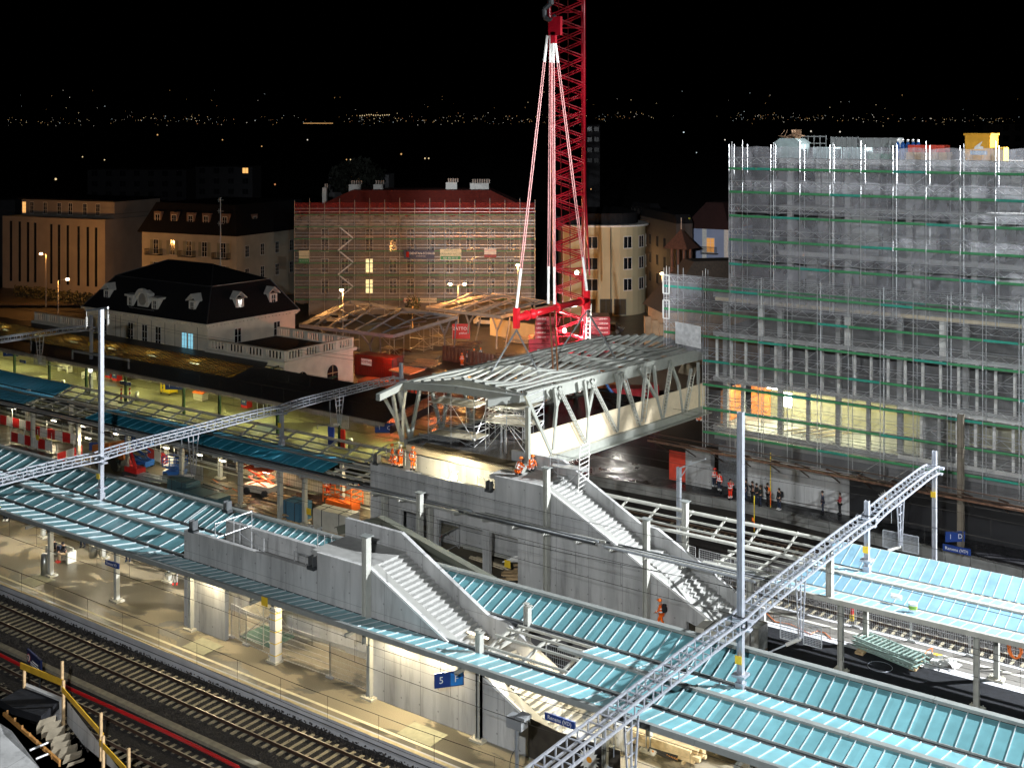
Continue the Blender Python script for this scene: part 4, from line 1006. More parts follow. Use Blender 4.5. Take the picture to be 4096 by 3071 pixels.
# ================================================================ station building
X0, X1, YS, YB, ZE = -138.2, -113.0, 93.6, 108.0, 7.9
t = T('station_building', 'pale stone station building with a dark mansard roof and small white dormers', 'station building', ((X0+X1)/2, 100, 0))
MB().box(X0+.3, X1-.4, YS, YB, 0, ZE).o('wall', stone, t)
m = MB().box(X0-.2, X1+.1, YS-.6, YB+.4, ZE, ZE+.25).box(X0+.1, X1-.2, YS-.25, YB+.2, ZE-.35, ZE)
x = X0+.4
while x < X1: m.box(x, x+.22, YS-.45, YS-.25, ZE-.2, ZE); x += .6
y = YS
while y < YB: m.box(X1-.2, X1, y, y+.22, ZE-.2, ZE); y += .6
m.o('cornice', stone, t)
a = atY(833, 1127, 96.4); zt = a[2]
e0, e1, e2, e3 = (X0-.1, YS-.5, ZE+.25), (X1+.05, YS-.5, ZE+.25), (X1+.05, YB+.3, ZE+.25), (X0-.1, YB+.3, ZE+.25)
k0, k1, k2, k3 = (X0+3.2, YS+2.4, 12.2), (X1-2.6, YS+2.4, 12.2), (X1-2.6, YB-2.4, 12.2), (X0+3.2, YB-2.4, 12.2)
r0, r1 = (X0+8, (YS+YB)/2, 14.2), (X1-8, (YS+YB)/2, 14.2)
MB().add([e0, e1, e2, e3, k0, k1, k2, k3, r0, r1], [(0,1,5,4), (1,2,6,5), (2,3,7,6), (3,0,4,7), (4,5,9,8), (5,6,9), (6,7,8,9), (7,4,8)]).o('mansard_roof', slate, t)
m = MB()
for p, q in ((e0, k0), (e1, k1), (e2, k2), (k0, k1), (k1, k2), (k0, r0), (k1, r1), (r0, r1)): m.bar(p, q, .14, .1)
m.o('ridge_flashing', M('dull_flashing', (.07, .07, .075), .4, .4), t)
def win(par, a, dx, w, h, gm_=None, cols=2, rows=3, fr=None, proud=.04):
    # a is the middle of the sill; dx the unit direction along the wall; outward normal is dx rotated to the right
    D_ = Vector((dx[0], dx[1], 0)); N_ = Vector((dx[1], -dx[0], 0)); A_ = Vector(a)
    def q(m, u0, u1, z0, z1, n0, n1):
        p = [A_+D_*u0+N_*n0, A_+D_*u1+N_*n0, A_+D_*u1+N_*n1, A_+D_*u0+N_*n1]
        m.prism([(v.x, v.y) for v in p], 2, A_.z+z0, A_.z+z1)
    f = MB(); q(f, -w/2-.1, w/2+.1, -.12, 0, 0, proud+.08); q(f, -w/2-.08, -w/2, 0, h, 0, proud); q(f, w/2, w/2+.08, 0, h, 0, proud); q(f, -w/2-.08, w/2+.08, h, h+.1, 0, proud)
    for i in range(1, cols): q(f, -w/2+w*i/cols-.035, -w/2+w*i/cols+.035, 0, h, 0, proud-.005)
    for i in range(1, rows): q(f, -w/2, w/2, h*i/rows-.02, h*i/rows+.02, 0, proud-.008)
    o = f.o('window', fr or white, par)
    g = MB(); q(g, -w/2, w/2, 0, h, -.05, .012); g.o('pane', gm_ or glass, o)
    return o
for px_ in (418, 523, 579, 633): win(t, (atY(px_, 1300, YS)[0], YS, 4.3), (1, 0), 1.0, 2.5)
litb = EM('lit_office', (.25, .6, .75), .9)
win(t, (atY(738, 1330, YS)[0], YS, 4.1), (1, 0), .9, 2.5, litb); win(t, (atY(763, 1335, YS)[0], YS, 4.1), (1, 0), .9, 2.5, litb)
for Y in (98.3, 104.8): win(t, (X1-.4, Y, 4.3), (0, 1), 1.0, 2.6)
for px_ in (413, 463, 483, 550, 606, 660, 700, 790): 
    x = atY(px_, 1300, YS)[0]; MB().box(x-.04, x+.04, YS-.04, YS, 0, ZE-.35).o('pilaster_joint', M('stone_joint', (.3, .27, .22), .8), t)
def dormer(x, y, dx, w=1.3, h=2.0):
    D_ = Vector((dx[0], dx[1], 0)); N_ = Vector((dx[1], -dx[0], 0)); A_ = Vector((x, y, 8.5))
    def P4(u0, u1, n0, n1): return [(v.x, v.y) for v in (A_+D_*u0+N_*n0, A_+D_*u1+N_*n0, A_+D_*u1+N_*n1, A_+D_*u0+N_*n1)]
    b = MB().prism(P4(-w/2, w/2, -1.6, .1), 2, 8.3, 8.5+h)
    for s_ in (-1, 1):
        p = A_+D_*s_*(w/2+.35)+N_*.35; q = A_+N_*.35; r = A_+D_*s_*(w/2+.35)-N_*1.6; u = A_-N_*1.6
        b.slab([(p.x, p.y, 8.5+h), (q.x, q.y, 8.5+h+.8), (u.x, u.y, 8.5+h+.8), (r.x, r.y, 8.5+h)], -.12)
    o = b.o('dormer', white, t); c = A_+N_*.1
    win(o, (c.x, c.y, 8.75), dx, .6, 1.6, None, 2, 3)
dormer(-134.3, YS+.6, (1, 0)); dormer(atY(745, 1240, YS)[0]+.5, YS+.6, (1, 0)); dormer(X1-.9, 99, (0, 1)); dormer(X1-.9, 104.6, (0, 1))
xo = atY(567, 1190, YS)[0]
b = MB()
for k in range(15):
    a0, a1 = math.pi*k/14*1.0, math.pi*(k+1)/14
    if k < 14: b.bar((xo+1.15*math.cos(a0), YS+.1, 10.0+1.15*math.sin(a0)), (xo+1.15*math.cos(a1), YS+.1, 10.0+1.15*math.sin(a1)), .5, .4, (0, 1, 0))
b.prism([(xo-1.1, 8.2), (xo+1.1, 8.2), (xo+1.1, 10.0), (xo+.95, 10.7), (xo, 11.1), (xo-.95, 10.7), (xo-1.1, 10.0)], 1, YS+.15, YS+1.2)
b.box(xo-2.6, xo+2.6, YS-.05, YS+.5, 8.2, 8.8)
for s_ in (-1, 1): b.box(xo+s_*2.5-.65, xo+s_*2.5+.65, YS+.1, YS+1.4, 8.3, 10.2).box(xo+s_*2.5-.95, xo+s_*2.5+.95, YS-.1, YS+1.4, 10.2, 10.45)
o = b.o('oculus_dormer', white, t)
MB().tube((xo, YS+.05, 10.0), (xo, YS+.2, 10.0), .75, 20).o('oculus', M('blind_oculus', (.35, .34, .31), .7), o)
for s_ in (-1, 1): win(o, (xo+s_*2.5, YS+.1, 8.6), (1, 0), .55, 1.4)
p = atY(882, 1080, 102)
MB().path([(p[0], 102, 13.8), (p[0], 102, p[2]+1)], .12).o('aerial_mast', M('pale_mast', (.5, .52, .5), .5), t)
p2 = atY(884, 790, 102)
m = MB().path([(p[0], 102, p[2]), (p[0], 102, p2[2])], .06)
for y_ in (800, 845, 895, 965): c = atY(884, y_, 102); m.tube((c[0]-.7, 102, c[2]), (c[0]+.5, 102, c[2]), .03).tube((c[0]-.4, 102, c[2]-.3), (c[0]-.4, 102, c[2]+.3), .03)
m.o('aerial', MC['pale_mast'], t)
# terrace wings with balustrades
def balustrade(par, a, b, z0, z1, n):
    d = Vector((b[0]-a[0], b[1]-a[1], 0)); L_ = d.length; d.normalize(); nrm = Vector((d.y, -d.x, 0))
    A_ = Vector((a[0], a[1], 0))
    def q(m, u0, u1, n0, n1, za, zb_):
        p = [A_+d*u0+nrm*n0, A_+d*u1+nrm*n0, A_+d*u1+nrm*n1, A_+d*u0+nrm*n1]; m.prism([(v.x, v.y) for v in p], 2, za, zb_)
    m = MB(); q(m, 0, L_, -.2, .15, z0, z0+.18); q(m, 0, L_, -.22, .18, z1-.14, z1)
    seg = L_/n
    for k in range(n+1): q(m, max(0, k*seg-.25), min(L_, k*seg+.25), -.2, .15, z0+.18, z1-.14)
    for k in range(n):
        for j in range(5):
            u = k*seg+.25+(seg-.5)*(j+.5)/5; c = A_+d*u; m.tube((c.x, c.y, z0+.18), (c.x, c.y, z1-.14), .11, 6)
            
    m.o('balustrade', stone, par)
w = T('terrace_wing', 'stone wing with a balustraded flat roof and arched windows at the right of the station', 'station wing', (-106, 99, 0), 'terrace wings of the station')
XW = -99.9
MB().box(X1-.4, XW, 93.5, 104.8, 0, 4.75).o('wall', stone, w)
MB().box(X1-.4, XW+.35, 93.15, 105.1, 4.75, 5.1).o('cornice', stone, w)
MB().box(X1, XW-.6, 94.1, 104.3, 5.1, 5.2).o('flat_roof', slate, w)
balustrade(w, (X1-.2, 93.6), (XW, 93.6), 5.1, 6.3, 4); balustrade(w, (XW-.05, 93.7), (XW-.05, 104.7), 5.1, 6.3, 4); balustrade(w, (XW, 104.7), (X1, 104.7), 5.1, 6.3, 5)
for Y in (96.2, 101.2):
    pts = [(Y-.9, .3), (Y+.9, .3), (Y+.9, 2.6)]+[(Y+.9*math.cos(math.pi*k/8), 2.6+.9*math.sin(math.pi*k/8)) for k in range(1, 8)]+[(Y-.9, 2.6)]
    o = MB().prism([(a_[0]+(a_[0]-Y)*.22, a_[1]+(.2 if a_[1] > 2.5 else 0)) for a_ in pts], 0, XW, XW+.05).o('arched_window', stone, w)
    MB().prism(pts, 0, XW+.03, XW+.07).o('pane', glass, o)
    MB().box(XW+.07, XW+.1, Y-.04, Y+.04, .3, 3.4).box(XW+.07, XW+.1, Y-.9, Y+.9, 2.5, 2.58).box(XW+.07, XW+.1, Y-.9, Y+.9, 1.3, 1.36).o('glazing_bars', wood, o)
w = T('terrace_wing', 'low stone wing with a balustrade left of the station behind the tall mast', 'station wing', (-144, 98, 0), 'terrace wings of the station')
MB().box(-150, X0+.3, 93.5, 104, 0, 4.75).o('wall', stone, w); MB().box(-150.3, X0+.3, 93.15, 104, 4.75, 5.1).o('cornice', stone, w)
MB().box(-149.6, X0, 94.1, 103.5, 5.1, 5.2).o('flat_roof', slate, w)
balustrade(w, (-150, 93.6), (X0, 93.6), 5.1, 6.3, 4); balustrade(w, (-150, 103.8), (X0, 103.8), 5.1, 6.3, 4)
# ================================================================ old canopy of the first platform
t = T('station_canopy', 'long dark zinc canopy along the station building with glowing amber glass panels', 'canopy', (-115, 88, 0))
def pz(y): return 4.0+(y-82.4)*.075
def roofpiece(x0, x1, xa0, xa1, y0, y1, mat, nm, dz=0, par=None):
    return MB().slab([(x0, y0, pz(y0)+dz), (x1, y0, pz(y0)+dz), (xa1, y1, pz(y1)+dz), (xa0, y1, pz(y1)+dz)], .08).o(nm, mat, par or t)
roofpiece(-175, -74.5, -175, -76, 82.4, 86.6, zinc, 'zinc_roof')
roofpiece(-175, -101, -175, -102.5, 91.4, 93.4, zinc, 'zinc_roof')
roofpiece(-101, -76, -102.5, -76.5, 86.6, 91.4, zinc, 'zinc_roof') 
amb = NET('amber_glass', (.42, .27, .09), .96, .75, .8)
m = MB(); x = -174.6
while x < -101.5: m.bar((x, 86.6, pz(86.6)+.03), (x-.3, 91.4, pz(91.4)+.03), .07, .07); x += .62
m.o('glazing_bars', dark, t)
roofpiece(-175, -101, -175, -102.5, 86.6, 91.4, amb, 'glass_roof')
MB().bar((-175, 82.3, 3.9), (-74.5, 82.3, 3.9), .2, .35).o('fascia', M('pale_fascia', (.28, .25, .22), .7, 0, .15, 2), t)
m = MB(); x = -174.8
while x < -75: m.box(x, x+.09, 82.2, 82.24, 3.55, 3.75); x += .22
m.o('valance', MC['pale_fascia'], t)
gp = M('green_iron', (.03, .07, .035), .45, .3, .2, 2)
for x in (-147.6, -139.9, -132.2, -124.5, -116.8, -106.3, -100.3, -91.2, -82.3):
    m = MB().h(x, 84.4, 0, 4.1, .24, .24).bar((x, 84.4, 3.2), (x, 82.6, 3.9), .1).bar((x, 84.4, 3.2), (x, 86.4, 4.1), .1); m.o('iron_post', gp, t)
    MB().bar((x, 82.5, 3.9), (x, 93, 4.6), .12, .2).o('roof_beam', gp, t)
for x in range(-168, -104, 8): MB().bar((x, 89.9, 4.15), (x+1.5, 89.9, 4.15), .14, .08).o('tube_light', EM('cold_yellow_tube', (.95, 1, .55), 22), t)
m = MB().bar((-124.5, 84.3, 5.3), (-106.5, 84.3, 5.3), .22, .22)
m = MB(); a, b = at(290, 1403, 5.2), at(515, 1440, 5.2); m.bar(a, b, .2, .25); m.bar(a, (a[0], a[1], 4.2), .15).bar(b, (b[0], b[1], 4.2), .15)
tag(m.o('roof_girder', steel), 'grey girder standing on stubs on the dark station canopy', 'girder')
# facade under the canopy
t = T('platform_wall', 'yellowish stone wall with doors under the station canopy', 'wall', (-130, 93, 0))
MB().box(-175, -99.9, 93.0, 93.35, 0, 4.4).o('masonry', M('yellow_stone', (.42, .38, .25), .85, 0, .2, .8, .3, 5), t)
for x in (-146, -137.5, -128.5, -119, -111.5, -104): MB().box(x, x+1.3, 92.93, 93.0, 0, 2.6).o('door', M('brown_door', (.1, .04, .02), .6), t)
x = -150
while x < -101:
    MB().box(x, x+2.6, 92.6, 93.0, 0, 1.5).o('stone_pier', MC['yellow_stone'], t); x += 6.1
# ================================================================ town behind
def bld(name, label, a, b, dep, z0, z1, mat, cat='building', group=None, roof=None):
    t = T(name, label, cat, ((a[0]+b[0])/2, (a[1]+b[1])/2, z0), group)
    D_ = Vector((b[0]-a[0], b[1]-a[1], 0)); D_.normalize(); N_ = Vector((-D_.y, D_.x, 0))
    A_, B_ = Vector((a[0], a[1], 0)), Vector((b[0], b[1], 0))
    Cc, Dd_ = B_+N_*dep, A_+N_*dep
    P_ = [(v.x, v.y) for v in (A_, B_, Cc, Dd_)]
    MB().prism(P_, 2, z0, z1).o('wall', mat, t)
    if roof:
        kind, h, rm, ov = roof[:4]
        ctr = (A_+B_+Cc+Dd_)/4
        E = [v+(v-ctr).normalized()*ov for v in (A_, B_, Cc, Dd_)]
        if kind == 'flat': MB().prism([(v.x, v.y) for v in E], 2, z1, z1+h).o('roof', rm, t)
        else:
            ins = roof[4]; K = [v+(ctr-v).normalized()*ins for v in (A_, B_, Cc, Dd_)]
            vs = [(v.x, v.y, z1) for v in E]+[(v.x, v.y, z1+h) for v in K]
            MB().add(vs, [(0,1,5,4), (1,2,6,5), (2,3,7,6), (3,0,4,7), (4,5,6,7), (3,2,1,0)]).o('roof', rm, t)
    return t, D_, N_, A_, B_
gw = M('office_render', (.34, .3, .26), .85, 0, .12, .3)
# strip-window block on the left
a = atd(10, 1150, 236); b = atd(420, 1150, 225)
z1 = atd(420, 880, 225)[2]
t, D_, N_, A_, B_ = bld('office_block', 'long plain block with narrow vertical window strips at the left edge', a, b, 17, 0, z1, gw)
set_ = 3
for px_ in (45, 80, 113, 142, 206, 237, 272, 315, 352, 385):
    c = onV(px_, 1000, a, b); zt_ = onV(px_, 880+px_*.08, a, b)[2]
    f = MB(); 
    p = Vector((c[0], c[1], 0))-N_*.02
    f.prism([(v.x, v.y) for v in (p-D_*.28, p+D_*.28, p+D_*.28-N_*.06, p-D_*.28-N_*.06)], 2, 1.5, zt_).o('window_strip', glass, t)
A2 = A_+N_*3+D_*2; B2 = B_+N_*3-D_*.5
MB().prism([(v.x, v.y) for v in (A2, B2, B2+N_*13, A2+N_*13)], 2, z1, z1+3.3).o('penthouse', gw, t)
MB().prism([(v.x, v.y) for v in (A2-N_*.8, B2-N_*.8+D_*.6, B2+N_*13.5, A2+N_*13)], 2, z1+3.3, z1+3.6).o('roof', slate, t)
for k, px_ in enumerate((97, 128, 181, 237, 282, 340, 392)):
    c = onV(px_, 840, tuple(A2), tuple(B2)); win(t, (c[0], c[1], z1+.5), tuple(D_)[:2], .9, 2.2, EM('warm_window', (1, .5, .15), 1.2) if k == 0 else None)
m = MB().bar(tuple(A_+Vector((0, 0, z1+.9))), tuple(B_+Vector((0, 0, z1+.9))), .06).bar(tuple(B_+Vector((0, 0, z1+.9))), tuple(B_+N_*17+Vector((0, 0, z1+.9))), .06); m.o('railing', dark, t)
for zc in (16-1.5, 10.5, 6): 
    c = B_+N_*11.5; win(t, (c.x, c.y, zc-3), tuple(N_)[:2], .8, .9, None, 1, 1)
# mansard hotel
ht = M('hotel_render', (.5, .46, .36), .85, 0, .12, .4)
a = atd(568, 1080, 222); b = atd(945, 1090, 212); zE = atd(945, 945, 212)[2]
t, D_, N_, A_, B_ = bld('mansard_house', 'cream house with shutters, balconies and a dark mansard roof behind the station', a, b, 24, 0, zE, ht, roof=('m', 5.5, slate, .9, 2.6))
for ci, px_ in enumerate((624, 690, 756, 818, 893)):
    c = onV(px_, 990, a, b)
    for zr, hh in ((zE-4.0, 2.6), (zE-8.2, 2.6), (zE-12.4, 2.6)):
        win(t, (c[0], c[1], zr), tuple(D_)[:2], 1.1, hh, EM('warm_window', (1, .5, .15), 1.2) if (ci in (1, 3) and zr < zE-8 and zr > zE-10) else None)
        m = MB()
        for s_ in (-1, 1):
            p = Vector(c)+D_*s_*1.05; m.prism([(v.x, v.y) for v in (p-D_*.35-N_*.08, p+D_*.35-N_*.08, p+D_*.35-N_*.02, p-D_*.35-N_*.02)], 2, zr, zr+hh)
        m.o('shutter', M('sage_shutter', (.3, .3, .22), .7), t)
    if ci % 2 == 0:
        p = Vector(c); q = [p-D_*1.7-N_*.1, p+D_*1.7-N_*.1, p+D_*1.7-N_*1.2, p-D_*1.7-N_*1.2]
        m = MB().prism([(v.x, v.y) for v in q], 2, zE-4.25, zE-4.1)
        for s0, s1 in ((q[1], q[2]), (q[2], q[3]), (q[3], q[0])):
            m.bar((s0.x, s0.y, zE-3.1), (s1.x, s1.y, zE-3.1), .06)
            for k in range(9): v = s0.lerp(s1, k/8); m.bar((v.x, v.y, zE-4.1), (v.x, v.y, zE-3.1), .04)
        m.o('balcony', dark, t)
    p = Vector(c)+N_*.4
    MB().prism([(v.x, v.y) for v in (p-D_*.9, p+D_*.9, p+D_*.9+N_*3, p-D_*.9+N_*3)], 2, zE+.8, zE+3.9).o('dormer', M('dormer_wood', (.25, .16, .12), .7), t)
    win(t, (p.x, p.y, zE+1.1), tuple(D_)[:2], 1.0, 2.2)
for k in range(5):
    for zr in (zE-4.0, zE-8.2): c = B_+N_*(3+4.4*k); win(t, (c.x, c.y, zr), tuple(N_)[:2], 1.0, 2.0)
for k in (0, 3): c = B_-D_*.6+N_*(6+4.4*k); MB().prism([(v.x, v.y) for v in (c-N_*.8, c+N_*.8, c+N_*.8-D_*2, c-N_*.8-D_*2)], 2, zE+.8, zE+3.6).o('dormer', MC['dormer_wood'], t); win(t, (c.x, c.y, zE+1.1), tuple(N_)[:2], .9, 2)
# frontal house under scaffold with red net
aw = M('apartment_render', (.22, .19, .155), .85, 0, .15, .25)
dA = 200.
a = atd(1235, 1200, dA+1.5); b = atd(2125, 1200, dA+1.5); zE = atd(1500, 850, dA)[2]
tiles = two('red_tiles', (.15, .02, .012), (.12, .01, .008), 2, .35, .2, .7)
t, D_, N_, A_, B_ = bld('apartment_house', 'broad red roofed house wrapped in scaffold with a pharmacy on its ground floor', a, b, 13, 0, zE, aw, roof=('m', 3.6, tiles, .6, 7.5))
EMw = EM('lit_flat', (1, .85, .4), 1.7)
for ci, px_ in enumerate((1300, 1380, 1477, 1572, 1642, 1724, 1798, 1880, 1965, 2042)):
    for ri, py in enumerate((1172, 1090, 1005, 945)):
        c = onV(px_, py, a, b); hh = 2.3 if ri < 3 else 1.2
        lit = (ci == 2 and ri in (0, 1))
        win(t, (c[0], c[1], c[2]), tuple(D_)[:2], 1.15, hh, EMw if lit else None, 2, 3)
    if ci in (1, 3, 5, 7, 8):
        for py in (1110,) if ci != 1 else (1110, 1023):
            c = Vector(onV(px_, py, a, b)); m = MB(); z = c.z
            m.prism([(v.x, v.y) for v in (c-D_*1.4-N_*.0, c+D_*1.4, c+D_*1.4-N_*.7, c-D_*1.4-N_*.7)], 2, z-.15, z)
            for k in range(15): v = c-D_*1.4+D_*2.8*k/14-N_*.7; m.bar((v.x, v.y, z), (v.x, v.y, z+1), .05)
            v0, v1 = c-D_*1.4-N_*.7, c+D_*1.4-N_*.7; m.bar((v0.x, v0.y, z+1), (v1.x, v1.y, z+1), .07); m.o('balcony', dark, t)
for px_ in (1418, 1511): pass
for x0, x1, y0, y1 in ((1395, 1442, 732, 770), (1493, 1531, 732, 770), (1289, 1305, 745, 785), (1783, 1828, 724, 765), (1880, 1955, 727, 765)):
    p, q = atd(x0, y1, dA+7), atd(x1, y1, dA+7); zt_ = atd(x0, y0+6, dA+7)[2]
    o = MB().prism([(p[0], p[1]), (q[0], q[1]), (q[0]+N_.x*1.2, q[1]+N_.y*1.2), (p[0]+N_.x*1.2, p[1]+N_.y*1.2)], 2, zE+.5, zt_).o('chimney', white, t)
    m = MB(); n = max(2, int((x1-x0)/9))
    for k in range(n): c = lerp(p, q, (k+.5)/n); m.tube((c[0], c[1]+.5, zt_), (c[0], c[1]+.5, zt_+.7), .14, 6)
    m.o('chimney_pots', M('clay_pot', (.5, .42, .36), .7), o)
MB().bar((A_+Vector((0, 0, zE-4.1))-N_*.3), (B_+Vector((0, 0, zE-4.1))-N_*.3), .4, .25).o('copper_cornice', M('copper_trim', (.5, .18, .08), .35, .5), t)
s = T('house_scaffold', 'scaffold with a red net along the top in front of the red roofed house', 'scaffold', tuple(atd(1650, 1200, dA-1)))
sa, sb = Vector(atd(1178, 1230, dA-1.2)), Vector(atd(2140, 1230, dA-1.2)); n = 16
for k in range(n+1):
    c = sa.lerp(sb, k/n); MB().tube((c.x, c.y, .2), (c.x, c.y, zE+2.2+.3*(k % 2)), .055, 5).o('standard', tubem, s)
lz = [zE-.35-2.05*k for k in range(9)]
for z in lz:
    if z < 1: continue
    m = MB(); 
    for h in (.0, .55, 1.1): m.bar((sa.x, sa.y, z+h), (sb.x, sb.y, z+h), .05)
    m.o('guardrail', tubem, s)
    MB().bar((sa.x, sa.y-.05, z+.05), (sb.x, sb.y-.05, z+.05), .04, .14).o('toe_board', greenb, s)
m = MB()
for k in range(6): m.bar(lerp(tuple(sa.lerp(sb, 2.9/n)), tuple(sa.lerp(sb, 3.9/n)), k % 2 and 1 or 0)[:2]+(zE-2.2-2.05*k,), lerp(tuple(sa.lerp(sb, 2.9/n)), tuple(sa.lerp(sb, 3.9/n)), 1-(k % 2 and 1 or 0))[:2]+(zE-2.2-2.05*(k+1),), .12, .2)
m.o('scaffold_stair', tubem, s)
def netsheet(name, z0, z1, mt, f0=0, f1=1):
    m = MB(); nx = 32; p0, p1 = sa.lerp(sb, f0), sa.lerp(sb, f1); off = Vector((-SA, CA, 0))*.12; vs = []; rr = random.Random(3)
    for j in range(4):
        for i in range(nx+1):
            c = p0.lerp(p1, i/nx)+off*(1+rr.uniform(-.6, .6)); vs.append((c.x, c.y, z0+(z1-z0)*j/3-(.35 if (j == 0 and i % 2) else 0)))
    m.add(vs, [(j*(nx+1)+i, j*(nx+1)+i+1, (j+1)*(nx+1)+i+1, (j+1)*(nx+1)+i) for j in range(3) for i in range(nx)])
    m.o(name, mt, s)
netsheet('red_net', zE-.3, zE+1.75, NET('red_debris_net', (.3, .05, .05), .6))
netsheet('grey_net', zE-2.6, zE-.4, NET('white_debris_net', (.4, .36, .33), .6))
netsheet('thin_net', 2.5, zE-2.7, NET('faint_debris_net', (.34, .3, .27), .36))
fr_ = Vector((CA, SA, 0))
def board(name, label, x0, x1, y0, y1, d, mat, lines, grp=None, cat='banner', dx=None, a_=None, b_=None):
    p, q = Vector(atd(x0, y1, d)), Vector(atd(x1, y1, d)); z1_ = atd(x0, y0, d)[2]
    if a_ is not None: p, q = Vector(onV(x0, y1, a_, b_)), Vector(onV(x1, y1, a_, b_)); z1_ = onV(x0, y0, a_, b_)[2]
    t = T(name, label, cat, tuple((p+q)/2), grp); dd = (q-p); dd.z = 0; w = dd.length; dd.normalize(); nn = Vector((dd.y, -dd.x, 0))
    P4 = [p, q, q-nn*.05, p-nn*.05]
    MB().prism([(v.x, v.y) for v in P4], 2, p.z, z1_).o('panel', mat, t); H_ = z1_-p.z
    for (s_, fx, fz, sz, mt) in lines:
        mir = -1 if name == 'site_banner' else 1
        c = p+dd*w*fx+Vector((0, 0, H_*fz))+nn*.02; text('lettering', s_, mt, t, c, H_*sz, tuple(dd*mir))
    return t
wt = M('white_lettering', (.8, .8, .8), .5); dg = M('dark_green_lettering', (.03, .12, .07), .5); nv = M('navy_banner', (.02, .03, .08), .5); rdl = M('red_lettering', (.5, .03, .03), .5)
bt = board('advertising_banner', 'dark blue banner with a red square on the scaffold of the red roofed house', 1615, 1738, 1000, 1036, dA-1.5, nv, [('DENTAN-SCHAUB', .6, .62, .34, wt), ('VOTRE ARTISAN', .55, .3, .14, wt)], 'banners on the house scaffold')
p, q = atd(1620, 1030, dA-1.56), atd(1637, 1006, dA-1.56); MB().cb(((p[0]+q[0])/2, (p[1]+q[1])/2, (p[2]+q[2])/2), .75, .1, .9).o('red_square', red, bt)
bt = board('advertising_banner', 'pale green edged banner in the middle of the house scaffold', 1760, 1845, 997, 1040, dA-1.5, M('cream_banner', (.6, .58, .4), .6), [('Entreprise G\u00e9n\u00e9rale', .5, .84, .15, dg), ('BERNARD NICOD', .5, .55, .27, dg)], 'banners on the house scaffold')
p, q = Vector(atd(1762, 1039, dA-1.57)), Vector(atd(1843, 1039, dA-1.57)); dd = (q-p).normalized(); MB().wall((p.x, p.y), (q.x, q.y), p.z, p.z+.62, .02).o('green_band', greenb, bt); text('lettering', '021 331 55 55', wt, bt, (p+q)/2+Vector((0, 0, .3))+Vector((dd.y, -dd.x, 0))*.05, .42, tuple(dd))
bt = board('advertising_banner', 'small white and dark red banner at the right of the house scaffold', 1937, 1985, 995, 1030, dA-1.5, M('white_banner', (.6, .58, .55), .6), [('SCAIMA ANTONIO', .5, .8, .17, rdl)], 'banners on the house scaffold')
p, q = Vector(atd(1937, 1030, dA-1.57)), Vector(atd(1985, 1030, dA-1.57)); MB().wall((p.x, p.y), (q.x, q.y), p.z, p.z+.5, .02).o('red_band', M('wine_band', (.2, .01, .015), .5), bt)
bt = board('advertising_banner', 'green and white banner at the left corner of the house scaffold', 1195, 1236, 1003, 1050, dA-1.5, MC['cream_banner'], [('BERNARD NICOD', .5, .55, .12, dg)], 'banners on the house scaffold')
p, q = Vector(atd(1195, 1050, dA-1.57)), Vector(atd(1236, 1050, dA-1.57)); MB().wall((p.x, p.y), (q.x, q.y), p.z, p.z+.65, .02).o('green_band', greenb, bt); text('lettering', '021 331 55 55', wt, bt, (p+q)/2+Vector((0, 0, .3))-Vector((-SA, CA, 0))*.06, .24, tuple(fr_))
bt = board('pharmacy_banner', 'long white pharmacy banner with a green cross above the shop front', 1616, 1747, 1192, 1211, dA-1.6, M('cream_white_banner', (.6, .52, .38), .6), [('AMAVITA', .2, .5, .75, rdl), ('PHARMACIE', .77, .5, .62, dg)], None)
c = Vector(atd(1676, 1199, dA-1.68)); MB().cb(c, .22, .06, .7).cb(c, .7, .05, .22).o('cross', M('cross_green', (.02, .18, .08), .5), bt)
# round corner house and street
yh = M('yellow_render', (.5, .44, .28), .85, 0, .08, .3)
c0 = Vector(atd(2440, 1260, 206)); R0 = 6.2; zt_ = atd(2440, 908, 200)[2]
t = T('corner_house', 'cream yellow house with a rounded corner beside the crane', 'building', tuple(c0))
E_r, E_d = Vector((CA, SA, 0)), Vector((-SA, CA, 0))
arc = [c0+E_r*(R0*math.cos(th)-0)+E_d*(R0*math.sin(th)) for th in [(-math.pi/2)+math.pi/2*1.25*k/10 for k in range(11)]]
poly = [c0-E_r*8.5-E_d*R0]+arc+[arc[-1]+E_d*12-E_r*2, c0-E_r*8.5+E_d*14]
MB().prism([(v.x, v.y) for v in poly], 2, 0, zt_).o('wall', yh, t)
ctr = c0-E_r*2+E_d*4
MB().prism([((v+(v-ctr).normalized()*.6).x, (v+(v-ctr).normalized()*.6).y) for v in poly], 2, zt_, zt_+.3).o('eaves', white, t)
MB().prism([((v+(ctr-v).normalized()*1.5).x, (v+(ctr-v).normalized()*1.5).y) for v in poly], 2, zt_+.3, zt_+2.2).o('roof', slate, t)
for zr in (zt_-3.6, zt_-7.2, zt_-10.8, zt_-14.4):
    if zr < 1: continue
    c = c0-E_r*3.6-E_d*R0; win(t, (c.x, c.y, zr), (CA, SA), 1.9, 1.9, None, 2, 1)
    for th in (-1.15, -.62, -.12):
        c = c0+E_r*R0*math.cos(th)+E_d*R0*math.sin(th); dd = (-math.sin(th), math.cos(th)); dx_ = E_r*dd[0]+E_d*dd[1]
        c = c-Vector((dx_.y, -dx_.x, 0))*-.03; win(t, (c.x, c.y, zr), (dx_.x, dx_.y), 1.5, 1.9, None, 2, 1)
p = c0-E_d*(R0+.1)-E_r*.4; MB().tube((p.x, p.y, 0), (p.x, p.y, zt_), .08, 6).o('downpipe', dark, t)
for a_ in (-4, -1.2, 1.2):
    c = c0+E_r*a_-E_d*(R0+.02); win(t, (c.x, c.y, .3), (CA, SA), 1.9, 2.5, M('dim_shop', (.06, .05, .03), .2), 2, 1, dark)
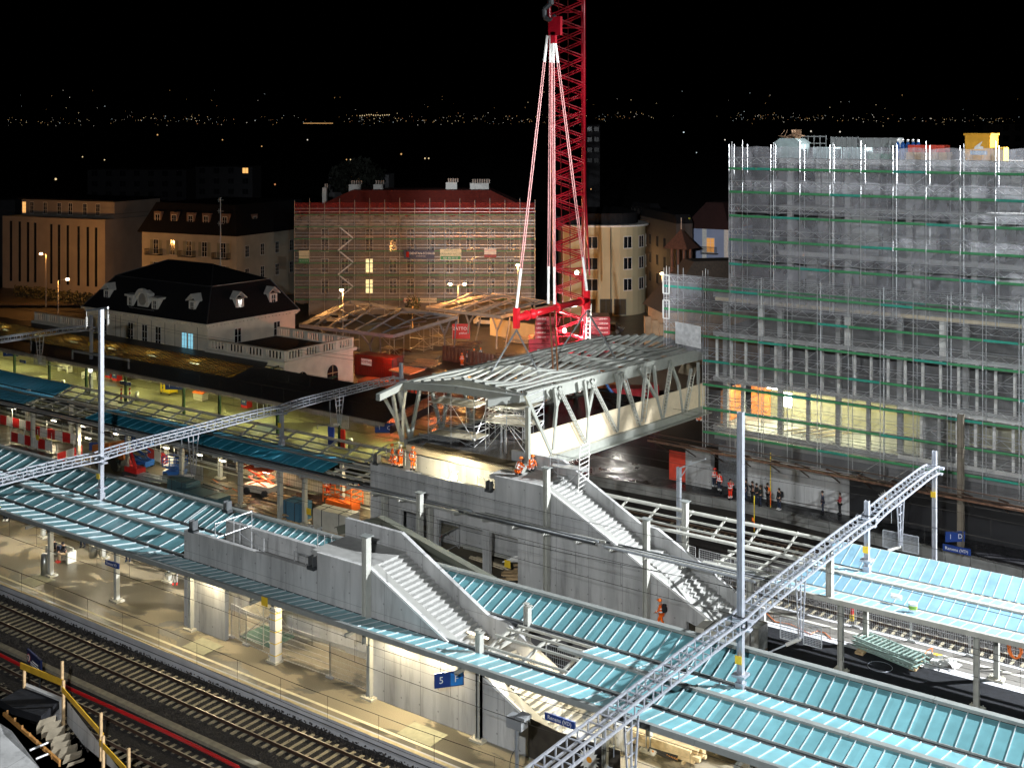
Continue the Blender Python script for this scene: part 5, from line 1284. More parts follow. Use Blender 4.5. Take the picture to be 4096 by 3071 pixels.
# pale blue house with balconies
bw = M('pale_blue_render', (.32, .38, .55), .85, 0, .08, .3)
a = atd(2740, 1110, 214); b = atd(2915, 1110, 210); zt_ = atd(2800, 915, 212)[2]
t, D_, N_, A_, B_ = bld('blue_house', 'pale blue house with white corner stones and iron balconies', a, b, 14, 0, zt_, bw, roof=('m', 4.5, M('dark_red_roof', (.05, .02, .018), .7), .7, 5))
for px_ in (2842,):
    for k, zr in enumerate((zt_-4.2, zt_-8.2, zt_-12.2)):
        c = Vector(onV(px_, 1000, a, b)); win(t, (c.x, c.y, zr), tuple(D_)[:2], 1.4, 2.5, EM('dim_orange_window', (1, .45, .12), .35) if k == 0 else None)
        m = MB().prism([(v.x, v.y) for v in (c-D_*1.5, c+D_*1.5, c+D_*1.5-N_*1.1, c-D_*1.5-N_*1.1)], 2, zr-.3, zr-.15)
        for j in range(14): v = c-D_*1.5+D_*3*j/13-N_*1.05; m.bar((v.x, v.y, zr-.1), (v.x, v.y, zr+1), .05)
        v0, v1 = c-D_*1.5-N_*1.05, c+D_*1.5-N_*1.05; m.bar((v0.x, v0.y, zr+1), (v1.x, v1.y, zr+1), .08); m.o('balcony', dark, t)
for px_ in (2818, 2905): c = Vector(onV(px_, 1000, a, b)); MB().prism([(v.x, v.y) for v in (c-D_*.4, c+D_*.4, c+D_*.4-N_*.1, c-D_*.4-N_*.1)], 2, 0, zt_).o('corner_stones', white, t)
# little turret and old chapel like house
br_ = M('brown_stone', (.3, .2, .12), .85, 0, .3, .6)
c = Vector(atd(2725, 1100, 190)); zb_ = atd(2725, 1075, 190)[2]
t = T('wooden_turret', 'small open wooden turret with a pointed roof and weather vane', 'turret', tuple(c))
m = MB()
for sx in (-1, 1):
    for sy in (-1, 1): m.bar((c.x+sx*1.1, c.y+sy*1.1, 0), (c.x+sx*1.1, c.y+sy*1.1, zb_+4.5), .3)
m.cb((c.x, c.y, zb_/2), 2.8, 2.8, zb_).o('frame', M('turret_wood', (.14, .07, .05), .8), t)
zz = atd(2725, 992, 190)[2]; zp = atd(2725, 915, 190)[2]
MB().add([(c.x-2.2, c.y-2.2, zz), (c.x+2.2, c.y-2.2, zz), (c.x+2.2, c.y+2.2, zz), (c.x-2.2, c.y+2.2, zz), (c.x-1, c.y-1, zz+1.6), (c.x+1, c.y-1, zz+1.6), (c.x+1, c.y+1, zz+1.6), (c.x-1, c.y+1, zz+1.6), (c.x, c.y, zp)], [(0,1,5,4), (1,2,6,5), (2,3,7,6), (3,0,4,7), (4,5,8), (5,6,8), (6,7,8), (7,4,8), (3,2,1,0)]).o('roof', M('turret_tiles', (.1, .045, .03), .8, 0, .3, 4), t)
MB().path([(c.x, c.y, zp-.3), (c.x, c.y, zp+1.8)], .08).o('weather_vane', steel, t)
a = atd(2592, 1400, 165); b = atd(2668, 1440, 157)
t, D_, N_, A_, B_ = bld('old_stone_house', 'old brown stone house with buttresses and a steep dark roof by the scaffold end', a, b, 18, 0, 7.2, br_, roof=('m', 6.5, M('old_tiles', (.05, .035, .025), .85, 0, .3, 4), .8, 5))
for k in range(3): c = A_.lerp(B_, .12+.38*k); MB().prism([(v.x, v.y) for v in (c-D_*.35-N_*.8, c+D_*.35-N_*.8, c+D_*.35, c-D_*.35)], 2, 0, 5.6).o('buttress', br_, t)
# dark street front and vans
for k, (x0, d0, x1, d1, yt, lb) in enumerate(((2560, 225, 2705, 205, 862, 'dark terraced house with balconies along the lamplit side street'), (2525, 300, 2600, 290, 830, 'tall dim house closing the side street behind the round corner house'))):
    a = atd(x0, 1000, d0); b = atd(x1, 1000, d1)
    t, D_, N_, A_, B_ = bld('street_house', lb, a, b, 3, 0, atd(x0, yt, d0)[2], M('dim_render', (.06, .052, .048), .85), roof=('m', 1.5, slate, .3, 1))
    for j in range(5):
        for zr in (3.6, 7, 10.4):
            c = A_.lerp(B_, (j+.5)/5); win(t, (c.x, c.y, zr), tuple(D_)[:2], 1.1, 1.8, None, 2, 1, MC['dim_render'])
def car(x, y, label, mat, h=1.5, L_=4.3, w=1.8, rz=0, nm='parked_car'):
    p = at(x, y, 0); t = T(nm, label, 'car' if nm == 'parked_car' else 'van', (p[0], p[1], 0), 'vehicles parked in the side street'); t.rotation_euler = (0, 0, rz)
    def K(m): # build local then parent at root
        for i, v in enumerate(m.v): m.v[i] = (v[0]+p[0], v[1]+p[1], v[2])
        return m
    prof = [(-L_/2, .35), (L_/2, .35), (L_/2, .85), (L_*.38, h*.62), (L_*.2, h), (-L_*.36, h), (-L_/2, h*.62)] if nm == 'parked_car' else [(-L_/2, .35), (L_/2, .35), (L_/2, 1.0), (L_*.4, 1.2), (L_*.28, h), (-L_/2, h)]
    K(MB().prism(prof, 1, -w/2, w/2)).o('body', mat, t)
    m = MB()
    for sy in (-w/2-.01, w/2-.01): m.box(-L_*.3, L_*.2, sy, sy+.02, h*.62, h*.92)
    m.box(L_*.36, L_*.37, -w*.42, w*.42, h*.6, h*.85); K(m).o('windows', glass, t)
    for sx in (-L_*.3, L_*.3):
        for sy in (-w/2, w/2): K(MB().tube((sx, sy-.1, .33), (sx, sy+.1, .33), .33, 12)).o('wheel', dark, t)
    for sy in (-w*.35, w*.35): K(MB().cb((L_/2, sy, .7), .05, .3, .15)).o('headlight', white, t)
    return t
ry = YAW-math.pi/2+.15
car(2543, 1118, 'dark car parked farther up the lamplit side street', M('car_paint', (.03, .03, .035), .25, .3), rz=ry)
car(2575, 1140, 'pale roofed van parked in the lamplit side street', M('van_paint', (.35, .3, .25), .3, .2), 2.3, 5, 1.9, ry, 'parked_van')
car(2604, 1165, 'dark car parked nearest in the lamplit side street', MC['car_paint'], rz=ry)
car(1335, 1290, 'pale car glimpsed left of the left canopy frame on the square', M('pale_car', (.5, .45, .35), .3), rz=.6)
# dim blocks far behind
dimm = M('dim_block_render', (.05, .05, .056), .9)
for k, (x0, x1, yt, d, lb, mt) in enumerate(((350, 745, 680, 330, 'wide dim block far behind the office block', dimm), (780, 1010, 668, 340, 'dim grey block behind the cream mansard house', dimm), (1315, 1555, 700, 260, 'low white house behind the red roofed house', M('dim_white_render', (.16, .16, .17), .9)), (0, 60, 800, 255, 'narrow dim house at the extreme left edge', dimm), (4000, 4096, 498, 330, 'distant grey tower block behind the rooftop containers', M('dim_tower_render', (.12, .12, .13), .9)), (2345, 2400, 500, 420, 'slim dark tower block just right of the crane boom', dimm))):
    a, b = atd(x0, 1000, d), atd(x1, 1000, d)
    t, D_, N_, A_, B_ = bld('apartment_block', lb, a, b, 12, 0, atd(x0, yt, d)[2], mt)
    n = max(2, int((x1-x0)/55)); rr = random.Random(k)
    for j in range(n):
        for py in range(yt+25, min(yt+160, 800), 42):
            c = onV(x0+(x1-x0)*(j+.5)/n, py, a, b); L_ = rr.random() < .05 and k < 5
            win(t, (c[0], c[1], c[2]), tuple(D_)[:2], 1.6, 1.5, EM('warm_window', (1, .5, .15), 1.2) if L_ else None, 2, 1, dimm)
# hills beyond the lake with their town lights
m = MB(); nx = 90; ny = 7; vs = []
for j in range(ny+1):
    for i in range(nx+1):
        x = -600+5300*i/nx; d = 11000+j*900
        hgt = (0, 40, 110, 200, 290, 390, 520, 640)[j]*(1+.25*math.sin(i*.31)+.15*math.sin(i*.83+j)+random.uniform(-.04, .04))*(1-.45*i/nx)
        u = (x-CX)/FL*d; vs.append((u*CA-d*SA, u*SA+d*CA, hgt+(0 if j else -40)))
m.add(vs, [(j*(nx+1)+i, j*(nx+1)+i+1, (j+1)*(nx+1)+i+1, (j+1)*(nx+1)+i) for j in range(ny) for i in range(nx)])
struct(m.o('hills', M('night_hills', (.01, .011, .012), .95)))
rr = random.Random(11)
cols = [(1, .75, .4), (1, .55, .2), (1, .9, .75), (1, .4, .15), (.8, .95, 1)]
mats = [EM('town_light_%s' % n, c, e) for n, c, e in zip(('amber', 'orange', 'white', 'red', 'cool'), cols, (1.0, .8, 1.0, .6, .9))]
m = MB()
def dot(x, y, d, r, k):
    m.use(k); c = atd(x, y, d); m.ball(c, r, 5, 3)
for _ in range(750):
    x = rr.uniform(20, 4080); band = rr.random()
    ctr = 478+ (0 if x < 2400 else -2); sp = 15
    if x > 2450: ctr = 462+(x-2450)*.012; sp = 11
    if x < 500: ctr = 485; sp = 14; 
    if x < 500 and rr.random() < .4: continue
    y = rr.gauss(ctr, sp*.8)
    if band < .07: y = rr.uniform(360, 440); 
    if y > 506: y = 503
    dens = .45+.55*math.sin(x*.006+1)*math.sin(x*.0021+2)
    if rr.random() > max(.25, dens+.3): continue
    dot(x, y, 10700, rr.choice((1.1, 1.4, 1.7, 2.1, 2.8)), rr.choice((0, 0, 1, 1, 2, 2, 3, 4)))
for k in range(26): dot(1215+4.6*k, 494, 10600, 4.2, 1)
for x0 in range(1440, 1560, 9): dot(x0, 462+rr.uniform(-3, 3), 10700, 4.6, 0)
tag(m.o('town_lights', mats), 'scattered amber and white town lights on the hills across the lake', 'town lights', kind='stuff')
m = MB()
for x, y, r, k in ((418, 640, .5, 0), (462, 703, .8, 1), (1386, 639, .5, 1), (1402, 639, .5, 0), (1700, 634, .6, 0), (1715, 634, .6, 0), (1605, 617, .7, 1), (330, 628, .5, 0), (1047, 586, .5, 1), (1028, 750, .7, 3), (1100, 738, .7, 3), (2364, 757, .5, 1), (3244, 526, .6, 2), (3360, 528, .6, 2), (2786, 611, .4, 4), (2735, 530, .6, 4), (40, 800, .4, 3), (223, 717, .9, 0), (569, 765, .9, 0), (837, 762, .9, 0), (2900, 560, .5, 2), (890, 560, .5, 1), (630, 540, .6, 1), (1230, 560, .5, 2)): dot(x, y, 380, r*.42, k)
tag(m.o('street_lights', mats), 'single street lights and lit windows dotted through the dark town', 'street lights', kind='stuff')
# ================================================================ the square with two twisted steel roofs
def zroof(name, label, pts, legs, mat):
    # pts: outline of the roof as (px, py, z); folded beams between opposite edges
    t = T(name, label, 'steel canopy', at(pts[0][0], pts[0][1], 0), 'steel canopies on the square')
    V = [Vector(at(*p)) for p in pts]
    for a, b in zip(V, V[1:]+V[:1]): MB().bar(a, b, .3, .45).o('edge_beam', mat, t)
    a, b, c, d = V; n = 7
    for k in range(1, n):
        p, q = a.lerp(b, k/n), d.lerp(c, (k+(.5 if k % 2 else -.5))/n); mid_ = (p+q)/2+Vector((0, 0, 1.5 if k % 2 else .3))
        MB().bar(p, mid_, .13, .24).bar(mid_, q, .13, .24).o('roof_beam', mat, t)
    for k in range(1, 4):
        p, q = a.lerp(d, k/4), b.lerp(c, k/4)
        m = MB(); 
        for j in range(n): u, w = p.lerp(q, j/n), p.lerp(q, (j+1)/n); m.bar(u+Vector((0, 0, .7 if j % 2 else .1)), w+Vector((0, 0, .1 if j % 2 else .7)), .08, .12)
        m.o('purlin', mat, t)
    for (x, y, z, fx, fy) in legs:
        p, f = Vector(at(x, y, z)), Vector(at(fx, fy, 0))
        sd = Vector((1.1, 0, 0)); mid_ = f.lerp(p, .55)
        MB().bar(f, mid_, .22).bar(mid_, p-sd, .2).bar(mid_, p+sd, .2).bar(f+Vector((1.2, .5, 0)), p+sd*2, .16).o('forked_leg', mat, t)
dg_ = M('dull_canopy_steel', (.2, .21, .23), .7, 0, .2, 1)
og_ = M('warm_canopy_steel', (.3, .25, .2), .7, 0, .2, 1)  # warmer and paler than the other roof frame
zroof('steel_canopy', 'dark bare steel roof frame on forked legs behind the station wing', [(1200, 1302, 5), (1570, 1345, 4.6), (1830, 1268, 5), (1400, 1205, 5.6)], [(1470, 1340, 4.5, 1490, 1430), (1775, 1280, 5, 1780, 1410), (1290, 1300, 5, 1300, 1385)], dg_)
zroof('steel_canopy', 'lamplit bare steel roof frame beside the red crane', [(1705, 1232, 5), (2000, 1268, 5), (2240, 1215, 5.2), (1965, 1178, 6)], [(1990, 1262, 5, 1985, 1395), (1880, 1240, 5, 1870, 1360), (2160, 1225, 5, 2165, 1330)], og_)
MB_ = None
a, b = at(1960, 1340, 0), at(2180, 1375, 0)
tag(MB().wall(a, b, 0, 2.6, .3).o('site_wall', M('formwork_wall', (.5, .38, .2), .8, 0, .15, .5)), 'long pale low wall on the square left of the crane', 'wall')
a, b = at(1770, 1440, 0), at(1975, 1480, 0)
m = MB().wall(a, b, 0, .3, .4)
for k in range(14): p, q = lerp(a, b, k/14), lerp(a, b, (k+.62)/14); m.wall(p, q, .3, 2.0, .25)
tag(m.o('edge_barrier', M('striped_barrier_wood', (.14, .07, .05), .8, 0, .2, 1)), 'dark barrier of upright boards before the lamplit square', 'barrier')
# leaning banner with white letters
bt = board('site_banner', 'red banner with white letters leaning on the square by the far steel roof', 1808, 1880, 1296, 1355, 176, M('red_banner', (.5, .025, .015), .5), [('SOTTAS', .5, .68, .3, wt), ('building', .6, .38, .17, wt)], None)
# shipping container and huts
def container(x, y, L_, w, h, rz, label, mat):
    p = at(x, y, 0); t = T('shipping_container', label, 'container', (p[0], p[1], 0), 'containers on the building site')
    c, s = math.cos(rz), math.sin(rz)
    def G(a, b): return (p[0]+a*c-b*s, p[1]+a*s+b*c)
    MB().prism([G(0, 0), G(L_, 0), G(L_, w), G(0, w)], 2, .1, h).o('body', mat, t)
    m = MB(); n = int(L_/.3)
    for k in range(n): a = G((k+.25)*L_/n, -.04); b = G((k+.75)*L_/n, -.04); e = G((k+.75)*L_/n, 0); f = G((k+.25)*L_/n, 0); m.prism([a, b, e, f], 2, .3, h-.2)
    m.o('corrugation', mat, t)
    m = MB()
    for b_ in (.15, w/2, w-.15): q = G(L_+.03, b_); m.bar((q[0], q[1], .2), (q[0], q[1], h-.1), .06)
    m.o('door_bars', dark, t)
    return t, G
t, G = container(1418, 1500, 6, 2.5, 2.7, .08, 'dark red shipping container beside the station wing', M('container_red', (.13, .012, .008), .5, 0, .2, .6))
c = G(2.0, -.09); MB().cb((c[0], c[1], 1.9), 1.8, .04, .8).o('name_plate', wt, t); text('lettering', 'SOTTAS', rdl, t, (c[0], c[1]-.03, 1.9), .5)
t, G = container(1430, 1570, 7, 2.4, 1.5, .25, 'low orange topped box with dark sides in front of the red container', M('orange_box', (.4, .07, .02), .6, 0, .2, .8))
p = at(1560, 1500, 0)
m = MB().slab([at(1555, 1478, 2.4), at(1640, 1495, 2.4), at(1700, 1475, 2.4), at(1610, 1462, 2.4)], .15)
tag(m.o('pallet_roof', wood), 'slatted pale roof of a low hut right of the red container', 'hut roof')
# excavator, trailer hut
ob = M('excavator_orange', (.45, .13, .02), .5, 0, .15, 1)
p = at(2420, 1600, 0)
t = T('tracked_machine', 'orange brown tracked machine seen through the bridge truss', 'construction machine', p)
def S2(a, d, z): return (p[0]+CA*a-SA*d, p[1]+SA*a+CA*d, z)
def sb2(m, a0, a1, d0, d1, z0, z1): return m.prism([S2(a0, d0, 0)[:2], S2(a1, d0, 0)[:2], S2(a1, d1, 0)[:2], S2(a0, d1, 0)[:2]], 2, z0, z1)
sb2(MB(), -2, 2.6, 0, 2.6, 1.4, 3.7).o('housing', ob, t); sb2(MB(), -2.6, 3, -.3, .6, .1, 1.2).o('crawler', dark, t); sb2(MB(), -2.6, 3, 2.2, 3.2, .1, 1.2).o('crawler', dark, t)
MB().prism([(S2(.2, -.05, 0)[0]*0+S2(x_, -.05, 0)[0], S2(x_, -.05, 0)[1]) for x_ in (-.6, 2.0)]+[S2(2.0, -.02, 0)[:2], S2(-.6, -.02, 0)[:2]], 2, 2.2, 3.2).o('name_plate', dark, t)
text('lettering', 'efe.ch', M('yellow_plate', (.75, .5, .03), .5), t, S2(.7, -.1, 2.7), .75, (CA, SA, 0))
p = at(2480, 1640, 0)
t = T('crane_carrier', 'red machinery with hoses behind the truss to the right of the orange machine', 'construction machine', p)
m = MB(); sb2(m, -1, 3, 0, 2, .8, 2.4); sb2(m, 3.2, 4.4, 0, 1.6, .5, 2.8); m.o('housing', cranered, t)
m = MB(); m.path([S2(-2.5, -1, 4.6), S2(-1.4, -1.2, 2.8), S2(.6, -1.6, .4)], .16, 8); m.o('hose', bluep, t)
tag(MB().slab([atd(2715, 1480, 120), atd(2750, 1420, 121), atd(2800, 1440, 124), atd(2775, 1495, 123)], .3).o('tilted_panel', pale), 'tilted pale timber box lying before the scaffolded building', 'timber box')
# street lamps: mast, arm, glowing head and a real lamp
OR = (1, .42, .1)
def street(x, y0, ytop, d, heads, label, e=900, col=OR, grp='street lamps in the town'):
    c = atd(x, y0, d); zt_ = atd(x, ytop, d)[2]; t = T('street_lamp', label, 'street lamp', (c[0], c[1], 0), grp)
    MB().tube((c[0], c[1], 0), (c[0], c[1], zt_), .11, 8, .06).o('pole', M('lamp_pole', (.4, .4, .38), .5, .3), t)
    for s_ in heads:
        h = (c[0]+CA*s_, c[1]+SA*s_, zt_+.25)
        MB().bar((c[0], c[1], zt_), h, .07).o('arm', MC['lamp_pole'], t)
        MB().ball((h[0], h[1], h[2]-.05), .3, 10, 6, .6).o('lamp_head', EM('sodium_head', (1, .72, .42), 22), t)
        lamp('POINT', (h[0], h[1], h[2]-.6), col, e, .25)
street(184, 1150, 1020, 210, (-.9,), 'street lamp before the window strip block, farther of two', 4200)
street(232, 1225, 1122, 185, (1.5,), 'street lamp with its arm to the right, nearer of two by the window strip block', 1400)
street(1372, 1300, 1166, 168, (-.2,), 'single headed street lamp left of the dark steel roof frame', 3800)
street(1832, 1240, 1142, 178, (-1.2, 1.0), 'double headed street lamp in front of the red roofed house', 3600)
street(2071, 1230, 1066, 186, (0,), 'tall street lamp just left of the slings', 2600)
street(2554, 1080, 1040, 215, (0,), 'street lamp in the narrow side street', 900, (1, .55, .2))
street(2648, 1150, 1100, 178, (0,), 'small lamp on the wall by the old brown stone house', 500)
street(2140, 1410, 1300, 165, (.3,), 'low site lamp on the square left of the crane', 3000)
# bushes and young trees
lm = M('dark_leaf', (.05, .05, .02), .7, 0, .4, 4)
def crown(m, c, r, n, sz=.22, sq=1.):
    for _ in range(n):
        th, ph = random.uniform(0, 6.3), math.acos(random.uniform(-1, 1)); q = r*random.uniform(.55, 1.05)
        p = Vector((c[0]+q*math.sin(ph)*math.cos(th), c[1]+q*math.sin(ph)*math.sin(th), c[2]+q*math.cos(ph)*sq))
        u = Vector((random.uniform(-1, 1), random.uniform(-1, 1), random.uniform(-1, 1))).normalized()*sz; w = u.orthogonal().normalized()*sz*.6
        m.add([p-u, p+w, p+u, p-w], [(0, 1, 2, 3)])
m = MB()
for k in range(26):
    c = at(75+14*k, 1165+1.7*k, .9); crown(m, c, 1.3, 60, .25)
tag(m.o('hedge', lm), 'dark hedge along the foot of the window strip block', 'hedge')
m = MB(); 
tag_t = T('tree', 'small leafy tree lit orange under the pharmacy banner', 'tree', atd(1650, 1240, 185))
crown(m, atd(1650, 1225, 185), 1.3, 260, .2, 1.3); m.o('crown', lm, tag_t); c = atd(1650, 1225, 185); MB().tube((c[0], c[1], 0), (c[0], c[1], c[2]), .12).o('trunk', wood, tag_t)
t = T('bare_tree', 'thin bare tree at the foot of the round corner house', 'tree', at(2560, 1215, 0)); c = Vector(at(2560, 1215, 0)); m = MB()
def br(p, d, L_, r, k):
    q = p+d*L_; m.tube(p, q, r, 4, r*.6)
    if k:
        for _ in range(3): br(q, (d+Vector((random.uniform(-.8, .8), random.uniform(-.8, .8), random.uniform(-.1, .5)))).normalized(), L_*.7, r*.6, k-1)
br(c, Vector((0, 0, 1)), 1.6, .09, 4); m.o('branches', wood, t)
m = MB(); crown(m, atd(1430, 712, 250), 6, 700, .6, .7)
t = T('cedar_tree', 'dark spreading tree before the low white house on the hill', 'tree', atd(1430, 760, 250)); m.o('crown', M('dark_needle', (.012, .016, .01), .8), t); c = atd(1430, 712, 250); MB().tube((c[0], c[1], 0), c, .4).o('trunk', wood, t)
# ================================================================ platform furniture, barriers, materials
def fence_panel(name, label, p, q, h, grp, bars=22, mat=None, base=0.):
    t = T(name, label, 'fence panel', (p[0], p[1], base), grp); m = MB(); p = Vector((p[0], p[1], base+.12)); q = Vector((q[0], q[1], base+.12)); up = Vector((0, 0, h))
    MB().tube(p, p+up, .03).tube(q, q+up, .03).tube(p+up, q+up, .025).tube(p, q, .025).o('frame', tubem, t)
    for k in range(1, bars): a = p.lerp(q, k/bars); m.tube(a, a+up, .007, 3)
    for k in range(1, 6): m.tube(p+up*k/6, q+up*k/6, .011, 3)
    m.o('wire_mesh', mat or tubem, t); MB().cb(p-Vector((0, 0, .06)), .5, .22, .12).o('foot', conc, t)
    return t
pts = [at(*p) for p in ((925, 2548), (985, 2580), (1090, 2628), (1320, 2710), (1470, 2765))]
for k, (a, b) in enumerate(zip(pts, pts[1:])): fence_panel('mesh_fence', ('first', 'second', 'third', 'last')[k]+' mesh fence panel from the left, along the platform opening of the front stair', a, b, 2.0, 'mesh fences closing off the front stair', 60 if k > 1 else 30)
pts = [at(*p) for p in ((1110, 2500), (1142, 2510), (1315, 2560), (1470, 2640))]
for k, (a, b) in enumerate(zip(pts, pts[1:])): fence_panel('mesh_fence', 'mesh fence panel behind the opening of the front stair, %s from the left' % ('first', 'second', 'third')[k], a, b, 2.0, 'mesh fences closing off the front stair', 30)
for k in range(11):
    x = -40+3.5*k; fence_panel('site_fence', 'site fence panel on the far side of the tarmac platform, number %s from the left' % ('one', 'two', 'three', 'four', 'five', 'six', 'seven', 'eight', 'nine', 'ten', 'eleven')[k], (x, 73.1), (x+3.4, 73.1), 1.9, 'site fences before the ballasted track', 26)
for k in range(6):
    x = -38+3.5*k; fence_panel('site_fence', 'site fence panel between the tracks and the front stair foot, %s from the left' % ('first', 'second', 'third', 'fourth', 'fifth', 'sixth')[k], (x, 55.8), (x+3.4, 55.8), 1.9, 'site fences behind the front platform', 26)
def barrier(label, p, q, grp, z=0., h=.95, per=2.4, mats=None, zz=.15):
    t = T('barrier_board', label, 'barrier', (p[0], p[1], z), grp); P_, Q_ = Vector((p[0], p[1], 0)), Vector((q[0], q[1], 0)); n = max(1, round((Q_-P_).length/per*2))
    a = MB(); b = MB()
    for k in range(n): (a if k % 2 == 0 else b).wall(tuple(P_.lerp(Q_, k/n)), tuple(P_.lerp(Q_, (k+1)/n-.002)), z+zz, z+zz+h, .05)
    a.o('red_panel', red, t); (b.o('white_panel', white, t) if b.v else None)
    m = MB()
    for k in range(0, n+1, 2): c = P_.lerp(Q_, k/n); m.tube((c.x, c.y-.05, z), (c.x, c.y-.05, z+2.0), .03)
    m.o('upright', tubem, t)
barrier('long red and white barrier at the back of the lit work platform on the left', at(0, 1700, 0), at(130, 1730), 'red and white barriers')
barrier('red and white barrier crossing behind the first work platform posts', at(130, 1745), at(312, 1785), 'red and white barriers')
barrier('lower red and white barrier in the lit work area by the left edge', at(45, 1770), at(208, 1812), 'red and white barriers')
barrier('red and white barrier beside the orange machine under the half built canopy', at(230, 1860), at(330, 1825), 'red and white barriers')
barrier('red and white barrier behind the blue scissor lift', at(590, 1835), at(700, 1880), 'red and white barriers')
# pale hoarding boards with a red and white top strip
def hoard(p, q, label):
    t = T('site_hoarding', label, 'hoarding', (p[0], p[1], 0), 'pale hoardings along the far side of the middle platform'); P_, Q_ = Vector((p[0], p[1], 0)), Vector((q[0], q[1], 0))
    MB().wall(p, q, .1, 1.45, .05).o('sheet', M('pale_hoarding', (.55, .47, .35), .8, 0, .12, 1.5), t); n = max(2, int((Q_-P_).length/.75))
    r = MB(); w = MB()
    for k in range(n): (r if k % 3 == 0 else w).wall(tuple(P_.lerp(Q_, k/n)-Vector((0, .06, 0))), tuple(P_.lerp(Q_, (k+1)/n)-Vector((0, .06, 0))), 1.45, 1.72, .06)
    o = r.o('red_strip', red, t); w.o('white_strip', white, t)
    dd = (Q_-P_).normalized()
    for k in range(0, n, 3):
        c = P_.lerp(Q_, (k+.5)/n); text('lettering', 'frutiger', wt, o, (c.x, c.y-.08, 1.58), .16, tuple(dd))
    m = MB()
    for k in range(n*3): c = P_.lerp(Q_, (k+.5)/n/3); m.tube((c.x, c.y-.04, .1), (c.x, c.y-.04, 1.45), .008, 3)
    for h in (.4, .75, 1.1): m.tube((P_.x, P_.y-.04, h), (Q_.x, Q_.y-.04, h), .01, 3)
    m.o('wire_mesh', dark, t)
hy = 72.6
for k, (a, b, lb) in enumerate(((-84, -80, 'pale hoarding behind the red and white scissor lift'), (-80, -75.5, 'pale hoarding with a torn sheet left of the orange basket'), (-75.5, -71, 'pale hoarding behind the bare column left of the orange basket'), (-71, -66, 'pale hoarding right behind the orange work basket'), (-66, -61, 'pale hoarding just left of the back stair end wall'), (-60, -55.2, 'pale hoarding seen under the back stair lintel behind the red trestle'), (-55.2, -51, 'pale hoarding with the blue drum before it'), (-51, -46.8, 'pale hoarding at the right end of the opening under the back stair'))): hoard((a, hy), (b-.05, hy), lb)
# scissor lifts and work basket
def lift(x, y, label, mat, h, base_m, rz=.2, s=1.):
    p = at(x, y, 0); t = T('scissor_lift', label, 'scissor lift', p, 'lifting platforms on the building site'); c, sn = math.cos(rz), math.sin(rz)
    def G(a, b, z): return (p[0]+(a*c-b*sn)*s, p[1]+(a*sn+b*c)*s, z*s)
    def bx_(m, a0, a1, b0, b1, z0, z1): return m.prism([G(a0, b0, 0)[:2], G(a1, b0, 0)[:2], G(a1, b1, 0)[:2], G(a0, b1, 0)[:2]], 2, z0*s, z1*s)
    bx_(MB(), -1.2, 1.2, -.6, .6, .25, .75).o('chassis', base_m, t)
    for a in (-.85, .85):
        for b in (-.62, .62): MB().tube(G(a, b-.1, .28), G(a, b+.1, .28), .28*s, 12).o('wheel', dark, t)
    m = MB(); n = max(1, int((h-.8)/.5))
    for k in range(n):
        z0, z1 = .75+(h-.85)*k/n, .75+(h-.85)*(k+1)/n
        for b in (-.4, .4): m.bar(G(-.9, b, z0), G(.9, b, z1), .09).bar(G(.9, b, z0), G(-.9, b, z1), .09)
    m.o('scissor', mat, t)
    bx_(MB(), -1.25, 1.25, -.6, .6, h, h+.1).o('platform', mat, t)
    m = MB()
    for z in (h+.3, h+.7, h+1.1):
        q = [G(-1.25, -.6, z), G(1.25, -.6, z), G(1.25, .6, z), G(-1.25, .6, z)]
        for i in range(4): m.bar(q[i], q[(i+1) % 4], .05)
    for a in (-1.25, -.4, .4, 1.25):
        for b in (-.6, .6): m.bar(G(a, b, h), G(a, b, h+1.1), .05)
    m.o('railing', mat, t); return t, G, bx_
lift(560, 1868, 'blue scissor lift under the half built canopy behind the tall left mast', bluep, 2.2, bluep)
t, G, bx_ = lift(1045, 1975, 'red and white scissor lift with a wrapped load under the canopy', M('lift_red', (.7, .08, .02), .5), 1.9, M('lift_white', (.5, .45, .38), .6), .15, 1.15)
o = bx_(MB(), 1.27, 1.32, -.6, .6, 2.0, 2.9).o('red_side_plate', MC['lift_red'], t); text('lettering', 'JLG', wt, o, G(1.35, 0, 2.55), .4, (0, 1, 0))
lift(700, 1905, 'small dark blue lift with a bent arm right of the blue scissor lift', bluep, 1.2, bluep, .5, .8)
p = at(1368, 2045, 0); t = T('work_basket', 'orange work basket lying behind the wrapped white pack', 'work basket', (p[0], p[1], 0)); m = MB()
q = [(p[0]-1.6, p[1]-.6), (p[0]+1.6, p[1]-.6), (p[0]+1.6, p[1]+.8), (p[0]-1.6, p[1]+.8)]
for z in (.9, 1.3, 1.75, 2.2):
    for i in range(4): m.bar(q[i]+(z+.25*(i == 0),), q[(i+1) % 4]+(z+.1,), .06)
for a, b in q: m.bar((a, b, .7), (a, b, 2.3), .07)
m.bar((p[0]-1.6, p[1]-.6, 1), (p[0]+1.6, p[1]-.6, 2.2), .08); m.o('frame', orange, t)
MB().box(p[0]-1.4, p[0]+1.4, p[1]-.5, p[1]+.7, .3, .9).o('scissor_body', orange, t)
